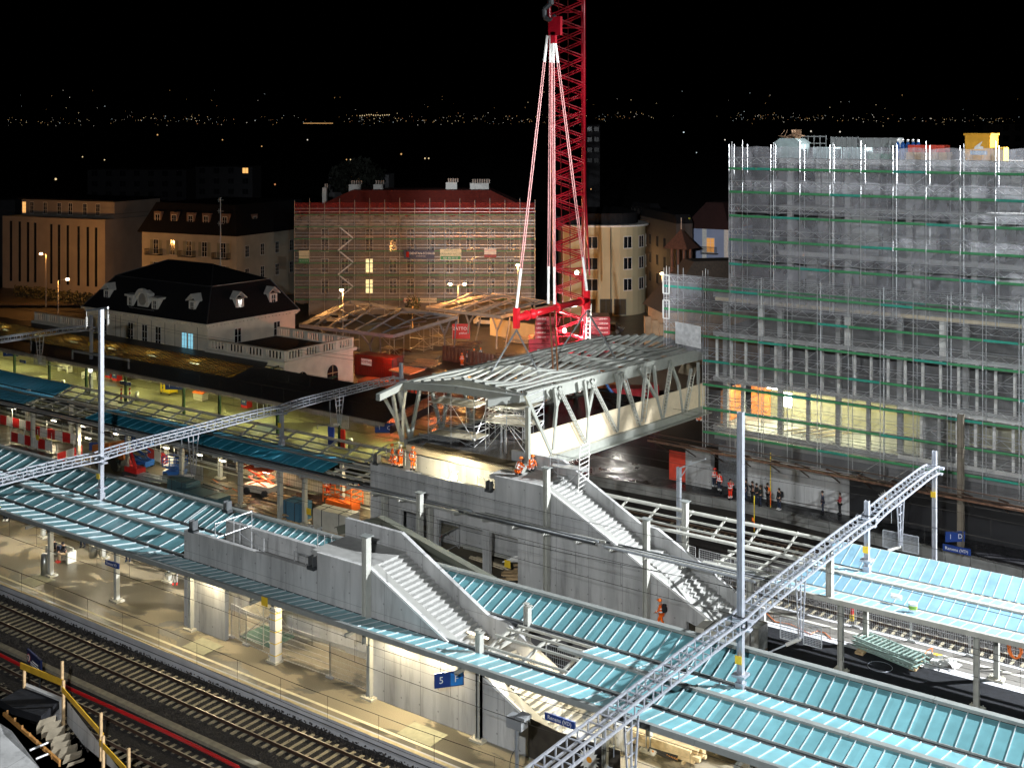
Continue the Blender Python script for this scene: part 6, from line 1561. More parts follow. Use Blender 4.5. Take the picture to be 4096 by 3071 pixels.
# wrapped packs and stacks
wrap = M('white_wrap', (.5, .48, .42), .45, 0, .15, 1, .3, 3)
def pack(name, label, x, y, w, d, h, mat, rz=.0, straps=True, cat='pack', layers=0):
    p = at(x, y, 0); t = T(name, label, cat, p); c, sn = math.cos(rz), math.sin(rz)
    def G(a, b): return (p[0]+a*c-b*sn, p[1]+a*sn+b*c)
    if layers:
        m = MB()
        for k in range(layers): j = random.uniform(-.04, .04); m.prism([G(-w/2+j, -d/2), G(w/2+j, -d/2), G(w/2+j, d/2), G(-w/2+j, d/2)], 2, .15+(h-.15)*k/layers, .15+(h-.15)*(k+.8)/layers)
        m.o('panels', mat, t)
    else: MB().prism([G(-w/2, -d/2), G(w/2, -d/2), G(w/2, d/2), G(-w/2, d/2)], 2, .15, h).o('wrapped_load', mat, t)
    MB().prism([G(-w/2, -d/2), G(w/2, -d/2), G(w/2, d/2), G(-w/2, d/2)], 2, 0, .12).o('pallet', wood, t)
    if straps:
        m = MB()
        for f in (-.25, .25): a, b = G(w*f, -d/2-.02), G(w*f, d/2+.02); m.bar(a+(.1,), a+(h+.02,), .05, .03).bar(a+(h+.02,), b+(h+.02,), .05, .03)
        m.o('strap', dark, t)
    return t
pack('wrapped_pack', 'large white wrapped pack on the middle platform left of the stair blocks', 1345, 2125, 3.6, 1.4, 1.7, wrap, .05)
pack('wrapped_pack', 'white wrapped pack at the foot of the back stair by the gantry mast', 2880, 2610, 2.6, 1.4, 1.5, wrap, 0)
pack('wrapped_pack', 'translucent wrapped pack right of the gantry mast at the stair foot', 2985, 2595, 2.2, 1.3, 1.7, plastic, .0)
pm = M('blue_grey_panel', (.06, .13, .16), .5, 0, .15, 1)
pack('panel_stack', 'long stack of blue grey roof panels nearest the canopy edge, left of two', 735, 1985, 2.6, 1.5, 1.5, pm, 0, True, 'panel stack', 14)
pack('panel_stack', 'low long stack of blue grey roof panels touching the canopy edge', 810, 2018, 5.2, 1.6, 1.1, pm, 0, True, 'panel stack', 12)
pack('panel_stack', 'tall blue grey panel stack beside the column with a yellow plate', 1187, 2078, 2.0, 1.4, 1.6, M('blue_panel', (.07, .18, .27), .5, 0, .1, 1), 0, True, 'panel stack', 16)
def bundle(name, label, x, y, n, L_, mat, w=.14, h=.08, rz=0., spread=1.4, hi=.5, cat='timber', z=0.):
    p = at(x, y, z); m = MB()
    for k in range(n):
        a = rz+random.uniform(-.05, .05); oy = random.uniform(-spread/2, spread/2); ox = random.uniform(-.4, .4); zz_ = z+.06+random.uniform(0, hi); dx, dy = math.cos(a)*L_/2, math.sin(a)*L_/2
        m.bar((p[0]+ox-dx, p[1]+oy-dy, zz_), (p[0]+ox+dx, p[1]+oy+dy, zz_+random.uniform(-.03, .08)), w, h)
    return tag(m.o(name, mat), label, cat)
bundle('timber_pile', 'scatter of planks on the middle platform below the canopy edge', 1090, 2060, 12, 4.2, wood, .25)
bundle('timber_pile', 'planks lying by the large sheet left of the blue grey panel stack', 1160, 2010, 8, 4.5, wood, .3, .06, .1)
bundle('timber_pile', 'pale battens on the ground in front of the back stair', 1960, 2262, 5, 3.4, pale, .12, .08, -.1, .6, .15)
bundle('timber_pile', 'sheaf of pale battens right of the red trestle', 1830, 2170, 12, 3.2, pale, .1, .08, -.25, 1.2, .4)
bundle('steel_profile', 'long steel profiles lying towards the white and red sheet', 1950, 2215, 4, 4.4, lgrey, .2, .1, .05, .8, .3, 'steel profiles')
bundle('timber_pile', 'rubble of boards and wrapping left of the back stair wall', 2110, 2310, 16, 2.6, wood, .3, .06, .6, 2.4, .5)
for k, (x, y, L_, n, rz, lb) in enumerate(((2700, 2955, 8, 12, 0, 'long squared timbers under the canopy at the bottom, the rear stack'), (2640, 3020, 4.4, 14, 0, 'squared timbers under the canopy at the bottom, the front stack with the banner'))):
    p = at(x, y, 0); m = MB()
    for i in range(n):
        r_, q = divmod(i, 5); m.box(p[0]-L_/2+random.uniform(0, .5), p[0]+L_/2-random.uniform(0, .5), p[1]+q*.24, p[1]+q*.24+.21, .15+r_*.2, .15+r_*.2+.18)
    m.bar((p[0]-L_*.3, p[1]-.1, .06), (p[0]-L_*.3, p[1]+1.3, .06), .12).bar((p[0]+L_*.3, p[1]-.1, .06), (p[0]+L_*.3, p[1]+1.3, .06), .12)
    tag(m.o('timber_stack', M('fresh_timber', (.62, .47, .26), .7, 0, .2, 3)), lb, 'timber stack', 'timber stacks at the stair foot')
p = at(2655, 3020, .3); t = T('company_banner', 'black banner with a daisy and orange letters lying on the timbers', 'banner', p, 'daisy banners')
q = [at(2590, 3000, .72), at(2707, 3042, .72), at(2712, 3020, 1.1), at(2597, 2985, 1.1)]
MB().slab(q, .03).o('cloth', MC['black_hoarding'], t); c = (Vector(q[0])+Vector(q[1])+Vector(q[2])+Vector(q[3]))/4; dx_ = (Vector(q[1])-Vector(q[0])).normalized(); up_ = (Vector(q[3])-Vector(q[0])).normalized(); nn = dx_.cross(up_)
text('lettering', 'Implenia', M('orange_lettering', (.85, .35, .05), .5), t, c+dx_*.25+nn*.02, .36, tuple(dx_), tuple(up_))
daisy(t, tuple(Vector(q[0])*.5+Vector(q[3])*.5+dx_*.3-Vector((0, .04, 0))), .24, tuple(dx_))
# black hoarding with a daisy at the foot of the front stair
a, b, c_ = at(2040, 2990, 0), at(2235, 3090, 0), at(2480, 3170, 0)
t = T('dark_hoarding', 'brownish black mesh hoarding at the foot of the front stair', 'hoarding', a)
MB().wall(a, b, .05, 2.0, .05).wall(b, c_, .05, 2.0, .05).o('sheet', M('brown_black_mesh', (.035, .03, .025), .7, 0, .3, 2), t)
s = T('flower_banner', 'black banner with a pale daisy at the bottom edge of the picture', 'banner', at(2370, 3120, 0), 'daisy banners')
P_, Q_ = Vector(lerp(b, c_, .3)), Vector(lerp(b, c_, .75)); dd = (Q_-P_).normalized(); nn = Vector((dd.y, -dd.x, 0))
MB().wall(tuple(P_+nn*.08), tuple(Q_+nn*.08), .05, 2.0, .02).o('cloth', MC['black_hoarding'], s); cc = (P_+Q_)/2+nn*.1; daisy(s, (cc.x, cc.y, 1.2), .62, tuple(dd))
# ladders pack and litter on the tarmac
p = at(3560, 2630, 0); t = T('ladder_stack', 'bundle of pale green ladders and frames strapped together on the black tarmac', 'ladder stack', p)
for k in range(5):
    m = MB(); z = .2+.13*k; ox = random.uniform(-.2, .2); a = -.28
    def G(u, v): return (p[0]+ox+u*math.cos(a)-v*math.sin(a), p[1]+u*math.sin(a)+v*math.cos(a), z)
    for v in (-.6, .6): m.bar(G(-2.1, v), G(2.1, v), .08, .09)
    for j in range(14): m.bar(G(-2+.3*j, -.6), G(-2+.3*j, .6), .06)
    m.o('ladder', M('green_grey_metal', (.32, .42, .38), .4, .3), t)
MB().box(p[0]-1.9, p[0]-1.4, p[1]-.7, p[1]+.8, 0, .14).box(p[0]+1.4, p[0]+1.8, p[1]-.9, p[1]+.5, 0, .14).o('bearer', wood, t)
m = MB()
for k in range(24): a_ = k/24*6.283; b_ = (k+1)/24*6.283; c = at(3520, 2665, .02); m.tube((c[0]+.7*math.cos(a_), c[1]+.7*math.sin(a_), .02), (c[0]+.7*math.cos(b_), c[1]+.7*math.sin(b_), .02), .015, 3)
tag(m.o('cover_ring', steel), 'thin metal ring set in the black tarmac before the ladder bundle', 'ring')
def litter(name, label, x, y, n, r, mat, cat, z=0.):
    p = at(x, y, z); m = MB()
    for _ in range(n):
        c = Vector((p[0]+random.uniform(-r, r), p[1]+random.uniform(-r, r)*.6, z+random.uniform(.02, r*.45))); u = Vector((random.uniform(-1, 1), random.uniform(-1, 1), random.uniform(-.5, .8)))*r*.45; w = Vector((random.uniform(-1, 1), random.uniform(-1, 1), random.uniform(-.5, .8)))*r*.4
        m.add([c-u-w*.6, c-w, c+u, c+w*.8], [(0, 1, 2, 3)]); m.add([c-u, c+w, c+u+w], [(0, 1, 2)])
    return tag(m.o(name, mat, None), label, cat)
litter('plastic_sheet', 'crumpled clear plastic sheet by the ladder bundle', 3770, 2660, 26, .8, plastic, 'plastic sheet')
litter('plastic_sheet', 'crumpled wrapping beside the large white wrapped pack', 1280, 2115, 30, 1.0, plastic, 'plastic sheet')
litter('plastic_sheet', 'crumpled wrapping in front of the large white wrapped pack', 1400, 2135, 26, .9, plastic, 'plastic sheet')
litter('plastic_sheet', 'torn wrapping hanging at the red and white scissor lift', 1095, 1965, 26, .8, plastic, 'plastic sheet')
litter('plastic_sheet', 'yellowish wrapping on the rubble heap left of the back stair', 2150, 2290, 20, .7, M('yellowish_wrap', (.5, .38, .2), .5), 'plastic sheet')
pack('yellow_tool', 'small yellow tool beside the clear plastic sheet', 3750, 2640, .5, .3, .35, yel, 0, False, 'tool')
om = M('orange_cable', (.85, .2, .03), .5)
def cable(label, pts, nm='orange_cable', mat=None, r=.03): return tag(MB().path(pts, r, 5).o(nm, mat or om), label, 'cable')
cable('orange cable wandering along the edge of the black tarmac', [at(x, y, .05) for x, y in ((3035, 2432), (3070, 2455), (3100, 2485), (3160, 2495), (3200, 2512), (3240, 2535), (3270, 2522), (3300, 2530), (3325, 2555))])
cable('orange cable loop beside the ladder bundle', [at(x, y, .05+z) for x, y, z in ((3690, 2628, 0), (3710, 2600, .3), (3730, 2590, .4), (3725, 2640, 0))])
cc = at(4012, 2650, 1.2); cable('coil of orange cable hanging on the right fence', [(cc[0]+.35*math.cos(k*.6)+.02*k/4, 73.0, 1.2+.6*math.sin(k*.6)) for k in range(40)])
# drum, trestle, sheet
p = at(1868, 2180, 0); t = T('oil_drum', 'blue drum against the pale hoarding under the back stair', 'drum', p); MB().tube(p, (p[0], p[1], 1.0), .36, 16).o('drum', bluep, t, True); MB().tube((p[0], p[1], 1.0), (p[0], p[1], 1.03), .38, 16).tube((p[0], p[1], .5), (p[0], p[1], .54), .375, 16).o('hoops', lblue, t)
p = at(1738, 2160, 0); t = T('red_trestle', 'red folded trestle leaning beside the battens under the back stair', 'trestle', p); m = MB()
for a in (-.5, -.17, .17, .5): m.bar((p[0]+a, p[1], .05), (p[0]+a+.35, p[1]+.3, 1.5), .1)
m.bar((p[0]-.6, p[1], .2), (p[0]+.6, p[1], .2), .12).bar((p[0]-.3, p[1]+.3, 1.5), (p[0]+.9, p[1]+.3, 1.5), .14); m.o('frame', M('trestle_red', (.8, .05, .02), .5), t)
q = [at(2010, 2245, .6), at(2190, 2240, .7), at(2190, 2222, .75), at(2060, 2222, .9)]
t = T('folded_sheet', 'white corrugated sheet with a red field in front of the hoarding', 'sheet', q[0]); MB().slab(q, .06).o('sheet', white, t); MB().slab([lerp(q[0], q[1], .35)[:2]+(.72,), lerp(q[0], q[1], .8)[:2]+(.76,), lerp(q[3], q[2], .8)[:2]+(.84,), lerp(q[3], q[2], .5)[:2]+(.9,)], .02).o('red_field', red, t)
# ramp beam in the gap (long sloping girder behind the front stair)
a1 = atY(1355, 2120, 60); a2 = atY(1530, 2080, 60); a3 = atY(1980, 2330, 60)
t = T('ramp_girder', 'long dull grey girder sloping down in the gap between the two stair blocks', 'girder', a2); MB().bar(a1, a2, .3, .6).bar(a2, a3, .3, .6).o('web', M('dull_girder', (.12, .125, .1), .6, .1, .15, 1), t); MB().bar(Vector(a1)+Vector((0, -.2, .3)), Vector(a2)+Vector((0, -.2, .3)), .5, .06).bar(Vector(a2)+Vector((0, -.2, .3)), Vector(a3)+Vector((0, -.2, .3)), .5, .06).bar(Vector(a2)+Vector((0, -.2, -.3)), Vector(a3)+Vector((0, -.2, -.3)), .5, .06).o('flange', MC['dull_girder'], t)
tag(MB().box(-62, -46, 57.5, 63.0, -.8, -.25).o('work_pad', M('muddy_pad', (.16, .12, .07), .9, 0, .35, .6, .4, 6)), 'muddy working pad in the gap between the two stair blocks', 'work pad')
# formwork of another stair in the lower left corner
fw = T('stair_formwork', 'unfinished stair formwork of yellow boards and timber in the lower left corner', 'formwork', at(200, 2850, 0))
Gp = lambda x, y, z: at(x, y, z)
k_ = .4973
def I(x, y, z): return at(x*k_, 2300+y*k_, z)
MB().bar(I(165, 725, 1.9), I(520, 870, 1.9), .05, .35).bar(I(500, 915, 1.7), I(830, 1290, .9), .05, .3).bar(I(800, 1340, .8), I(1010, 1560, .3), .05, .3).o('yellow_board', yel, fw)
m = MB()
for x, y, z1_, z0_ in ((195, 715, 2.0, .6), (510, 845, 2.1, -.2), (500, 690, 3.0, 2.0), (812, 1105, 2.2, .4), (830, 1290, 1.2, -.2), (1035, 1390, 1.6, .0)):
    c = I(x, y, z1_); m.bar(c, (c[0], c[1], z0_-.6), .1, .14)
m.o('timber_post', wood, fw)
m = MB(); p0, p1 = I(185, 880, .8), I(480, 1000, .8); m.wall(p0, p1, -.6, .8, .25); m.o('concrete_edge', conc, fw)
a, b = I(540, 1010, .8), I(960, 1560, -.6)
MB().slab([a, b, (b[0]+.35, b[1]-.1, b[2]), (a[0]+.35, a[1]-.1, a[2])], 1.2).o('concrete_flank', conc, fw)
MB().slab([I(0, 1000, .7), I(185, 900, .7), I(480, 1010, .7), I(330, 1130, .7), I(100, 1060, .7)], .4).o('dark_landing', tar, fw)
m = MB()
st = [(430, 1135), (470, 1170), (505, 1215), (545, 1270), (550, 1330), (605, 1360), (640, 1415), (660, 1480), (700, 1530)]
for i, (x, y) in enumerate(st):
    z = .5-.17*i; a, b = Vector(I(x-110, y+30, z)), Vector(I(x+20, y-12, z)); c, d = b+Vector((.08, -.18, -.17)), a+Vector((.2, -.32, -.17)); m.add([a, b, c, d, a-Vector((0, 0, .4)), b-Vector((0, 0, .3)), c-Vector((0, 0, .3)), d-Vector((0, 0, .4))], [(0, 1, 2, 3), (7, 6, 5, 4), (0, 4, 5, 1), (1, 5, 6, 2), (2, 6, 7, 3), (3, 7, 4, 0)])
m.o('raw_step', M('raw_concrete_step', (.2, .17, .12), .85, 0, .2, 2), fw)
m = MB()
for k in range(9): a, b = I(60+k*60, 1100+k*60, .5-.12*k), I(60+k*60, 1100+k*60, -.7-.12*k); m.bar(a, b, .1, .2)
for z in (.3, -.3): m.bar(I(30, 1110, z), I(480, 1500, z-.6), .12, .18)
m.o('timber_wale', M('orange_timber', (.42, .2, .05), .7, 0, .25, 2), fw)
MB().slab([I(0, 1190, 1.2), I(95, 1250, 1.2), I(330, 1560, .6), I(0, 1580, .6)], 1.0).o('concrete_wall', conc, fw)
m = MB().tube(I(240, 1405, .7), I(385, 1345, .7), .06).tube(I(290, 1475, .6), I(385, 1435, .6), .06); m.o('steel_prop', tubem, fw)
MB().prism([I(470, 1480, 0)[:2], I(560, 1560, 0)[:2], I(700, 1560, 0)[:2], I(500, 1150, 0)[:2]], 2, -1.15, -1.0).o('pit_floor', dark, fw)
# ================================================================ station signs and furniture
def sign(name, label, c, w, h, dx, parts, mat=None, hang=None, cat='platform sign', grp='blue station signs'):
    t = T(name, label, cat, c, grp); D_ = Vector(dx).normalized(); N_ = Vector((D_.y, -D_.x, 0)); c = Vector(c)
    P4 = [c-D_*w/2+N_*.05, c+D_*w/2+N_*.05, c+D_*w/2-N_*.05, c-D_*w/2-N_*.05]
    o = MB().prism([(v.x, v.y) for v in P4], 2, c.z-h/2, c.z+h/2).o('panel', mat or blue, t)
    for s_, fx, sz, mt in parts: text('lettering', s_, mt, t, c+D_*w*fx+N_*.06, sz, tuple(D_))
    if hang:
        m = MB()
        for f in (-.3, .3): q = c+D_*w*f; m.tube((q.x, q.y, c.z+h/2), (q.x, q.y, c.z+h/2+hang), .02, 4)
        m.o('hanger', steel, t)
    return t
vd = (.35, .94, 0)
vd = (.62, .78, 0)
c = atY(1796, 2715, 47.2); t = sign('platform_number_sign', 'hanging sign with 5 and F before the lit wall of the front stair', c, 1.55, .75, (.62, .78, 0), [('5', -.27, .5, white)], hang=1.2)
D_ = Vector((.62, .78, 0)).normalized(); N_ = Vector((D_.y, -D_.x, 0)); q = Vector(c)+D_*.38+N_*.055
P4 = [q-D_*.33, q+D_*.33, q+D_*.33+N_*.01, q-D_*.33+N_*.01]; MB().prism([(v.x, v.y) for v in P4], 2, q.z-.33, q.z+.33).o('letter_field', lblue, t); text('lettering', 'F', white, t, q+N_*.02, .5, tuple(D_))
c = atY(2083, 2565, 54); t = sign('sector_sign', 'light blue sign with F between the front stair and the gap', c, .8, .8, (.62, .78, 0), [('F', 0, .55, white)], lblue, hang=.6)
c = atY(2240, 2880, 48.0-.3); sign('station_name_sign', 'station name sign on a post at the foot of the front stair', c, 1.75, .36, (1, 0, 0), [('Renens (VD)', 0, .27, white)])
c = atY(449, 2255, 48.0-.3); sign('station_name_sign', 'station name sign on the second front post from the left', c, 1.45, .34, (1, 0, 0), [('Renens VD', 0, .25, white)])
c = atY(3820, 2145, 89.6); sign('platform_number_sign', 'tilted sign with 1 and D on the brown mast at the right', c, 1.5, .75, (.75, .66, 0), [('1', -.25, .5, white), ('D', .25, .5, white)])
c = atY(3827, 2198, 89.6); sign('station_name_sign', 'station name sign under the brown mast at the right', c, 2.0, .5, (1, 0, 0), [('Renens (VD)', 0, .32, white)])
c = atY(502, 1533, 84.2); sign('station_name_sign', 'station name sign on a green post under the dark canopy', c, 1.9, .4, (1, 0, 0), [('Renens (VD)', 0, .3, white)])
c = atY(695, 1543, 84.6); sign('platform_number_sign', 'sign with 1 and C beside the yellow lift cart', c, 1.9, .8, (.8, .6, 0), [('1', -.25, .55, white), ('C', .25, .55, white)], hang=.4)
c = atY(1537, 1711, 84.6); sign('platform_number_sign', 'dark sign with 1 and C at the right end of the station canopy', c, 1.8, .9, (.8, .6, 0), [('1', -.25, .55, white), ('C', .25, .55, white)], hang=.3)
c = atY(43, 1412, 84.6); sign('platform_number_sign', 'sign with 1 and B at the left picture edge', c, 1.9, .8, (.8, .6, 0), [('1', -.25, .55, white), ('B', .25, .55, white)], hang=.3)
c = atY(378, 1785, 67); sign('platform_number_sign', 'dark sign with a 2 under the half built canopy', c, 1.0, .75, (.8, .6, 0), [('2', 0, .5, white)], hang=.5)
c = atY(91, 1446, 84.2); sign('station_name_sign', 'small blue name sign on the leftmost green post', c, 1.2, .35, (1, 0, 0), [('Renens', 0, .25, white)])
c = at(138, 2645, .8); t = sign('warning_sign', 'blue warning board with a round symbol between the front tracks', c, 2.1, .85, (.97, -.2, 0), [('Passage interdit', .12, .14, white)], navy if False else M('warning_blue', (.01, .02, .08), .4), cat='warning sign', grp=None)
D_ = Vector((.97, -.2, 0)).normalized(); N_ = Vector((D_.y, -D_.x, 0)); q = Vector(c)-D_*.75; MB().tube(q+N_*.055, q+N_*.065, .24, 20).o('symbol_ring', red, t); MB().tube(q+N_*.065, q+N_*.07, .19, 20).o('symbol_field', white, t); MB().cb(q+N_*.075, .05, .02, .25).cb(q+N_*.075+Vector((0, 0, .06)), .2, .02, .04).o('symbol', dark, t)
m = MB()
for f in (-.8, .8): v = Vector(c)+D_*f; m.bar((v.x, v.y, -.8), (v.x, v.y, c[2]), .07)
m.o('leg', dark, t)
for s_, dz in (('Attraversamento vietato', -.14), ('Do not cross the tracks', -.27)): text('lettering', s_, white, t, Vector(c)+D_*.2+N_*.06+Vector((0, 0, dz)), .13, tuple(D_))
yp = MC['yellow_plate']
for x, y, Y, lb in ((2030, 2255, 65.6, 'yellow danger plate standing before the rubble left of the back stair'), (1235, 2045, 65.4, 'yellow danger plate on the bare column above the panel stack'), (1058, 2405, 45.9, 'yellow plate on the canopy edge above the wrapped post'), (150, 1750, 66.2, 'yellow danger plate on a column in the lit work area'), (385, 1627, 88, 'small yellow plate on a wire before the dark station canopy')):
    c = atY(x, y, Y); tag(MB().cb(c, .5, .03, .5).o('danger_plate', yp), lb, 'danger plate', 'yellow danger plates')
# bench with bins
def bench(c, label, L_=2.0):
    t = T('bench', label, 'bench', c, 'benches'); x, y, z = c
    wb = M('bench_white', (.62, .6, .5), .6)
    for s_ in (-1, 1): MB().box(x+s_*L_/2-.12, x+s_*L_/2+.12, y-.35, y+.35, z, z+.8).o('side', wb, t)
    MB().box(x-L_/2+.12, x+L_/2-.12, y-.3, y+.2, z+.4, z+.46).o('seat', wb, t); MB().box(x-L_/2+.12, x+L_/2-.12, y+.22, y+.28, z+.5, z+.95).o('backrest', wb, t)
bc = at(228, 2238, 0); bench((bc[0], bc[1]+.3, 0), 'white bench with two hooded people on the front platform', 2.6)
for x, y, lb in ((260, 1485, 'white bench under the station canopy, left of two'), (355, 1515, 'white bench under the station canopy, near the clock')): c = at(x, y, 0); bench((c[0], c[1], 0), lb)
def bin_(x, y, lb, h=1.1, r=.26):
    c = at(x, y, 0); t = T('litter_bin', lb, 'litter bin', c, 'cylindrical litter bins'); MB().tube(c, (c[0], c[1], h), r, 16).o('body', M('brushed_steel', (.5, .5, .46), .3, .8, .08, 1), t, True); MB().tube((c[0], c[1], h), (c[0], c[1], h+.08), r*.95, 16, r*.6).o('lid', steel, t)
bin_(178, 2298, 'steel litter bin behind the leftmost front post', 1.45); bin_(372, 2228, 'steel litter bin by the second back post', 1.2); bin_(252, 1555, 'steel litter bin under the glazing end at the left', 1); bin_(548, 1605, 'steel litter bin beside the red and white beacons'); bin_(1402, 1800, 'steel litter bin right of the blue and red posters')
for x, y, lb in ((485, 1612, 'left red and white beacon board on the station platform'), (519, 1610, 'right red and white beacon board on the station platform')):
    c = at(x, y, 0); t = T('beacon_board', lb, 'beacon board', c, 'beacon boards'); a = MB(); b = MB()
    for k in range(6): (a if k % 2 else b).prism([(c[0]-.14, .2+k*.24), (c[0]+.14, .3+k*.24), (c[0]+.14, .54+k*.24), (c[0]-.14, .44+k*.24)], 1, c[1]-.02, c[1]+.02)
    a.o('red_stripe', red, t); b.o('white_stripe', white, t); MB().cb((c[0], c[1], .08), .7, .4, .16).o('foot', dark, t)
def machine(x, y, lb, nm='ticket_machine'):
    c = at(x, y, 0); t = T(nm, lb, 'ticket machine', c, 'red machines along the station wall'); X, Y = c[0], c[1]+.2
    MB().box(X-.5, X+.5, Y, Y+.8, 0, 2.0).o('body', M('machine_red', (.5, .02, .02), .4), t); o = MB().box(X-.48, X+.48, Y-.02, Y, .3, 1.9).o('front', M('machine_front', (.03, .05, .12), .3), t)
    MB().box(X-.35, X+.35, Y-.04, Y-.02, 1.1, 1.8).o('screen', EM('vending_screen', (.7, .9, 1), 1.6), t); text('lettering', '24 h', white, t, (X, Y-.05, .7), .25)
machine(452, 1523, 'lit red vending machine behind the tall left mast'); machine(425, 1512, 'red doorway machine directly right of the tall left mast'); machine(970, 1632, 'lit red vending machine left of the two screens')
for x, lb in ((1040, 'left lit information screen under the station canopy'), (1080, 'right lit information screen under the station canopy')):
    c = at(x, 1660, 0); t = T('information_screen', lb, 'screen', c, 'information screens'); MB().box(c[0]-.65, c[0]+.65, c[1], c[1]+.1, 1.5, 2.5).o('case', yel if x < 1050 else steel, t); MB().box(c[0]-.55, c[0]+.55, c[1]-.02, c[1], 1.6, 2.4).o('display', EM('info_display', (.5, .9, .95), 2.2), t); m = MB().tube((c[0]-.5, c[1]+.05, 0), (c[0]-.5, c[1]+.05, 1.5), .04).tube((c[0]+.5, c[1]+.05, 0), (c[0]+.5, c[1]+.05, 1.5), .04); m.o('leg', steel, t)
c = atY(366, 1474, 84.3); t = T('station_clock', 'round lit station clock under the dark canopy edge', 'clock', c); MB().tube((c[0], c[1], c[2]), (c[0], c[1]-.15, c[2]), .5, 20).o('case', dark, t); MB().tube((c[0], c[1]-.15, c[2]), (c[0], c[1]-.17, c[2]), .46, 20).o('dial', EM('clock_dial', (1, 1, .85), 3), t); MB().bar((c[0], c[1]-.19, c[2]), (c[0]+.2, c[1]-.19, c[2]+.25), .04, .02).bar((c[0], c[1]-.19, c[2]), (c[0]-.1, c[1]-.19, c[2]+.15), .05, .02).o('hand', dark, t)
c = at(675, 1575, 0); t = T('lift_cart', 'yellow wheelchair lift cart on the station platform', 'lift cart', c); m = MB()
ym = M('bright_yellow', (.75, .55, .02), .5); x, y = c[0], c[1]
for a, b in ((-.8, -.5), (.8, -.5), (-.8, .6), (.8, .6)): m.bar((x+a, y+b, .1), (x+a, y+b, 2.2 if a < 0 else 1.9), .1)
for z in (.3, 1.0, 1.5, 2.0): m.bar((x-.8, y-.5, z), (x+.8, y-.5, z), .07).bar((x-.8, y+.6, z), (x+.8, y+.6, z), .07).bar((x+.8, y-.5, z), (x+.8, y+.6, z), .07)
m.bar((x-.8, y-.5, .3), (x+.8, y-.5, 1.5), .07); m.o('frame', ym, t)
MB().box(x-.5, x+.9, y-.4, y+.5, .3, 1.2).o('cabinet', ym, t)
for a in (-.8, .8): MB().tube((x+a, y-.55, .12), (x+a, y-.45, .12), .12, 8).o('castor', dark, t)
c = at(803, 1598, 0); t = T('grit_bin', 'grey grit bin with an orange lid on the station platform', 'grit bin', c); MB().prism([(c[0]-.75, 0), (c[0]+.75, 0), (c[0]+.9, .85), (c[0]-.9, .85)], 1, c[1]-.45, c[1]+.45).o('body', M('grit_bin_body', (.42, .38, .28), .7), t); MB().slab([(c[0]-.95, c[1]-.5, .88), (c[0]+.95, c[1]-.5, .88), (c[0]+.85, c[1]+.5, 1.2), (c[0]-.85, c[1]+.5, 1.2)], .1).o('lid', orange, t)
c = at(1352, 1790, 0); t = T('poster_stand', 'blue and red poster columns beside a green iron post', 'poster stand', c); MB().box(c[0]-1.4, c[0]-.6, c[1], c[1]+.1, .1, 1.9).o('blue_poster', M('poster_blue', (.02, .06, .4), .4), t); MB().box(c[0]+.1, c[0]+.9, c[1], c[1]+.1, .1, 1.9).o('red_poster', M('poster_red', (.6, .03, .02), .4), t)
tag(MB().slab([atY(1560, 1730, 70.7), atY(1735, 1640, 78), (atY(1735, 1640, 78)[0], 78, 8.0), (atY(1560, 1730, 70.7)[0], 70.7, 7.8)], .1).o('tarpaulin', M('dark_red_tarp', (.07, .03, .03), .7, 0, .3, 1)), 'dark stained tarpaulin along the left flank of the bridge deck', 'tarpaulin')
tag(MB().box(-50.6, -48.9, 94.0, 94.05, .1, 2.75).o('red_hoarding', M('orange_red_hoarding', (.65, .06, .03), .6, 0, .2, 1.5)), 'orange red hoarding left of the concrete pier on the far platform', 'hoarding')
# bucket and rolls on the blue canopy
c = at(3652, 2440, 4.9); t = T('plastic_bucket', 'white bucket with a green label standing on the light blue canopy', 'bucket', c); MB().tube(c, (c[0], c[1], c[2]+.42), .22, 14, .26).o('body', white, t); MB().tube((c[0], c[1], c[2]+.1), (c[0], c[1], c[2]+.3), .236, 14, .252).o('label_band', M('label_green', (.3, .5, .05), .5), t); text('lettering', 'GRAN FIX', M('dark_green_lettering', (.03, .12, .07), .5), t, (c[0], c[1]-.27, c[2]+.22), .1)
for k in range(2): c = at(3585, 2386+8*k, 4.95); tag(MB().tube((c[0]-.3, c[1], c[2]+.08), (c[0]+.3, c[1], c[2]+.08), .09, 10).o('film_roll', white), ('upper', 'lower')[k]+' roll of clear film lying on the light blue canopy', 'roll', 'film rolls on the canopy')
# floodlight mast in the front at the bottom
t = T('floodlight_mast', 'grey floodlight box on a slim mast at the bottom of the picture', 'floodlight', at(2065, 3071, -.5)); c = atY(2068, 2885, 44.0); MB().tube((c[0], 44, -.9), (c[0], 44, c[2]-.3), .1, 8).o('mast', steel, t); MB().cb((c[0], 44, c[2]), .85, .55, .5).o('housing', M('grey_housing', (.3, .31, .32), .5, .3), t)
m = MB()
for k in range(8): m.box(c[0]+.1+.07*k, c[0]+.13+.07*k, 43.7, 44.3, c[2]+.25, c[2]+.42)
m.o('cooling_fins', MC['grey_housing'], t)
cable('black cable loop hanging beside the floodlight mast', [(c[0]-1.0+.5*math.cos(a_/6), 45.5, 1.0+1.0*math.sin(a_/6)) for a_ in range(8, 30)], 'black_cable', dark, .02)
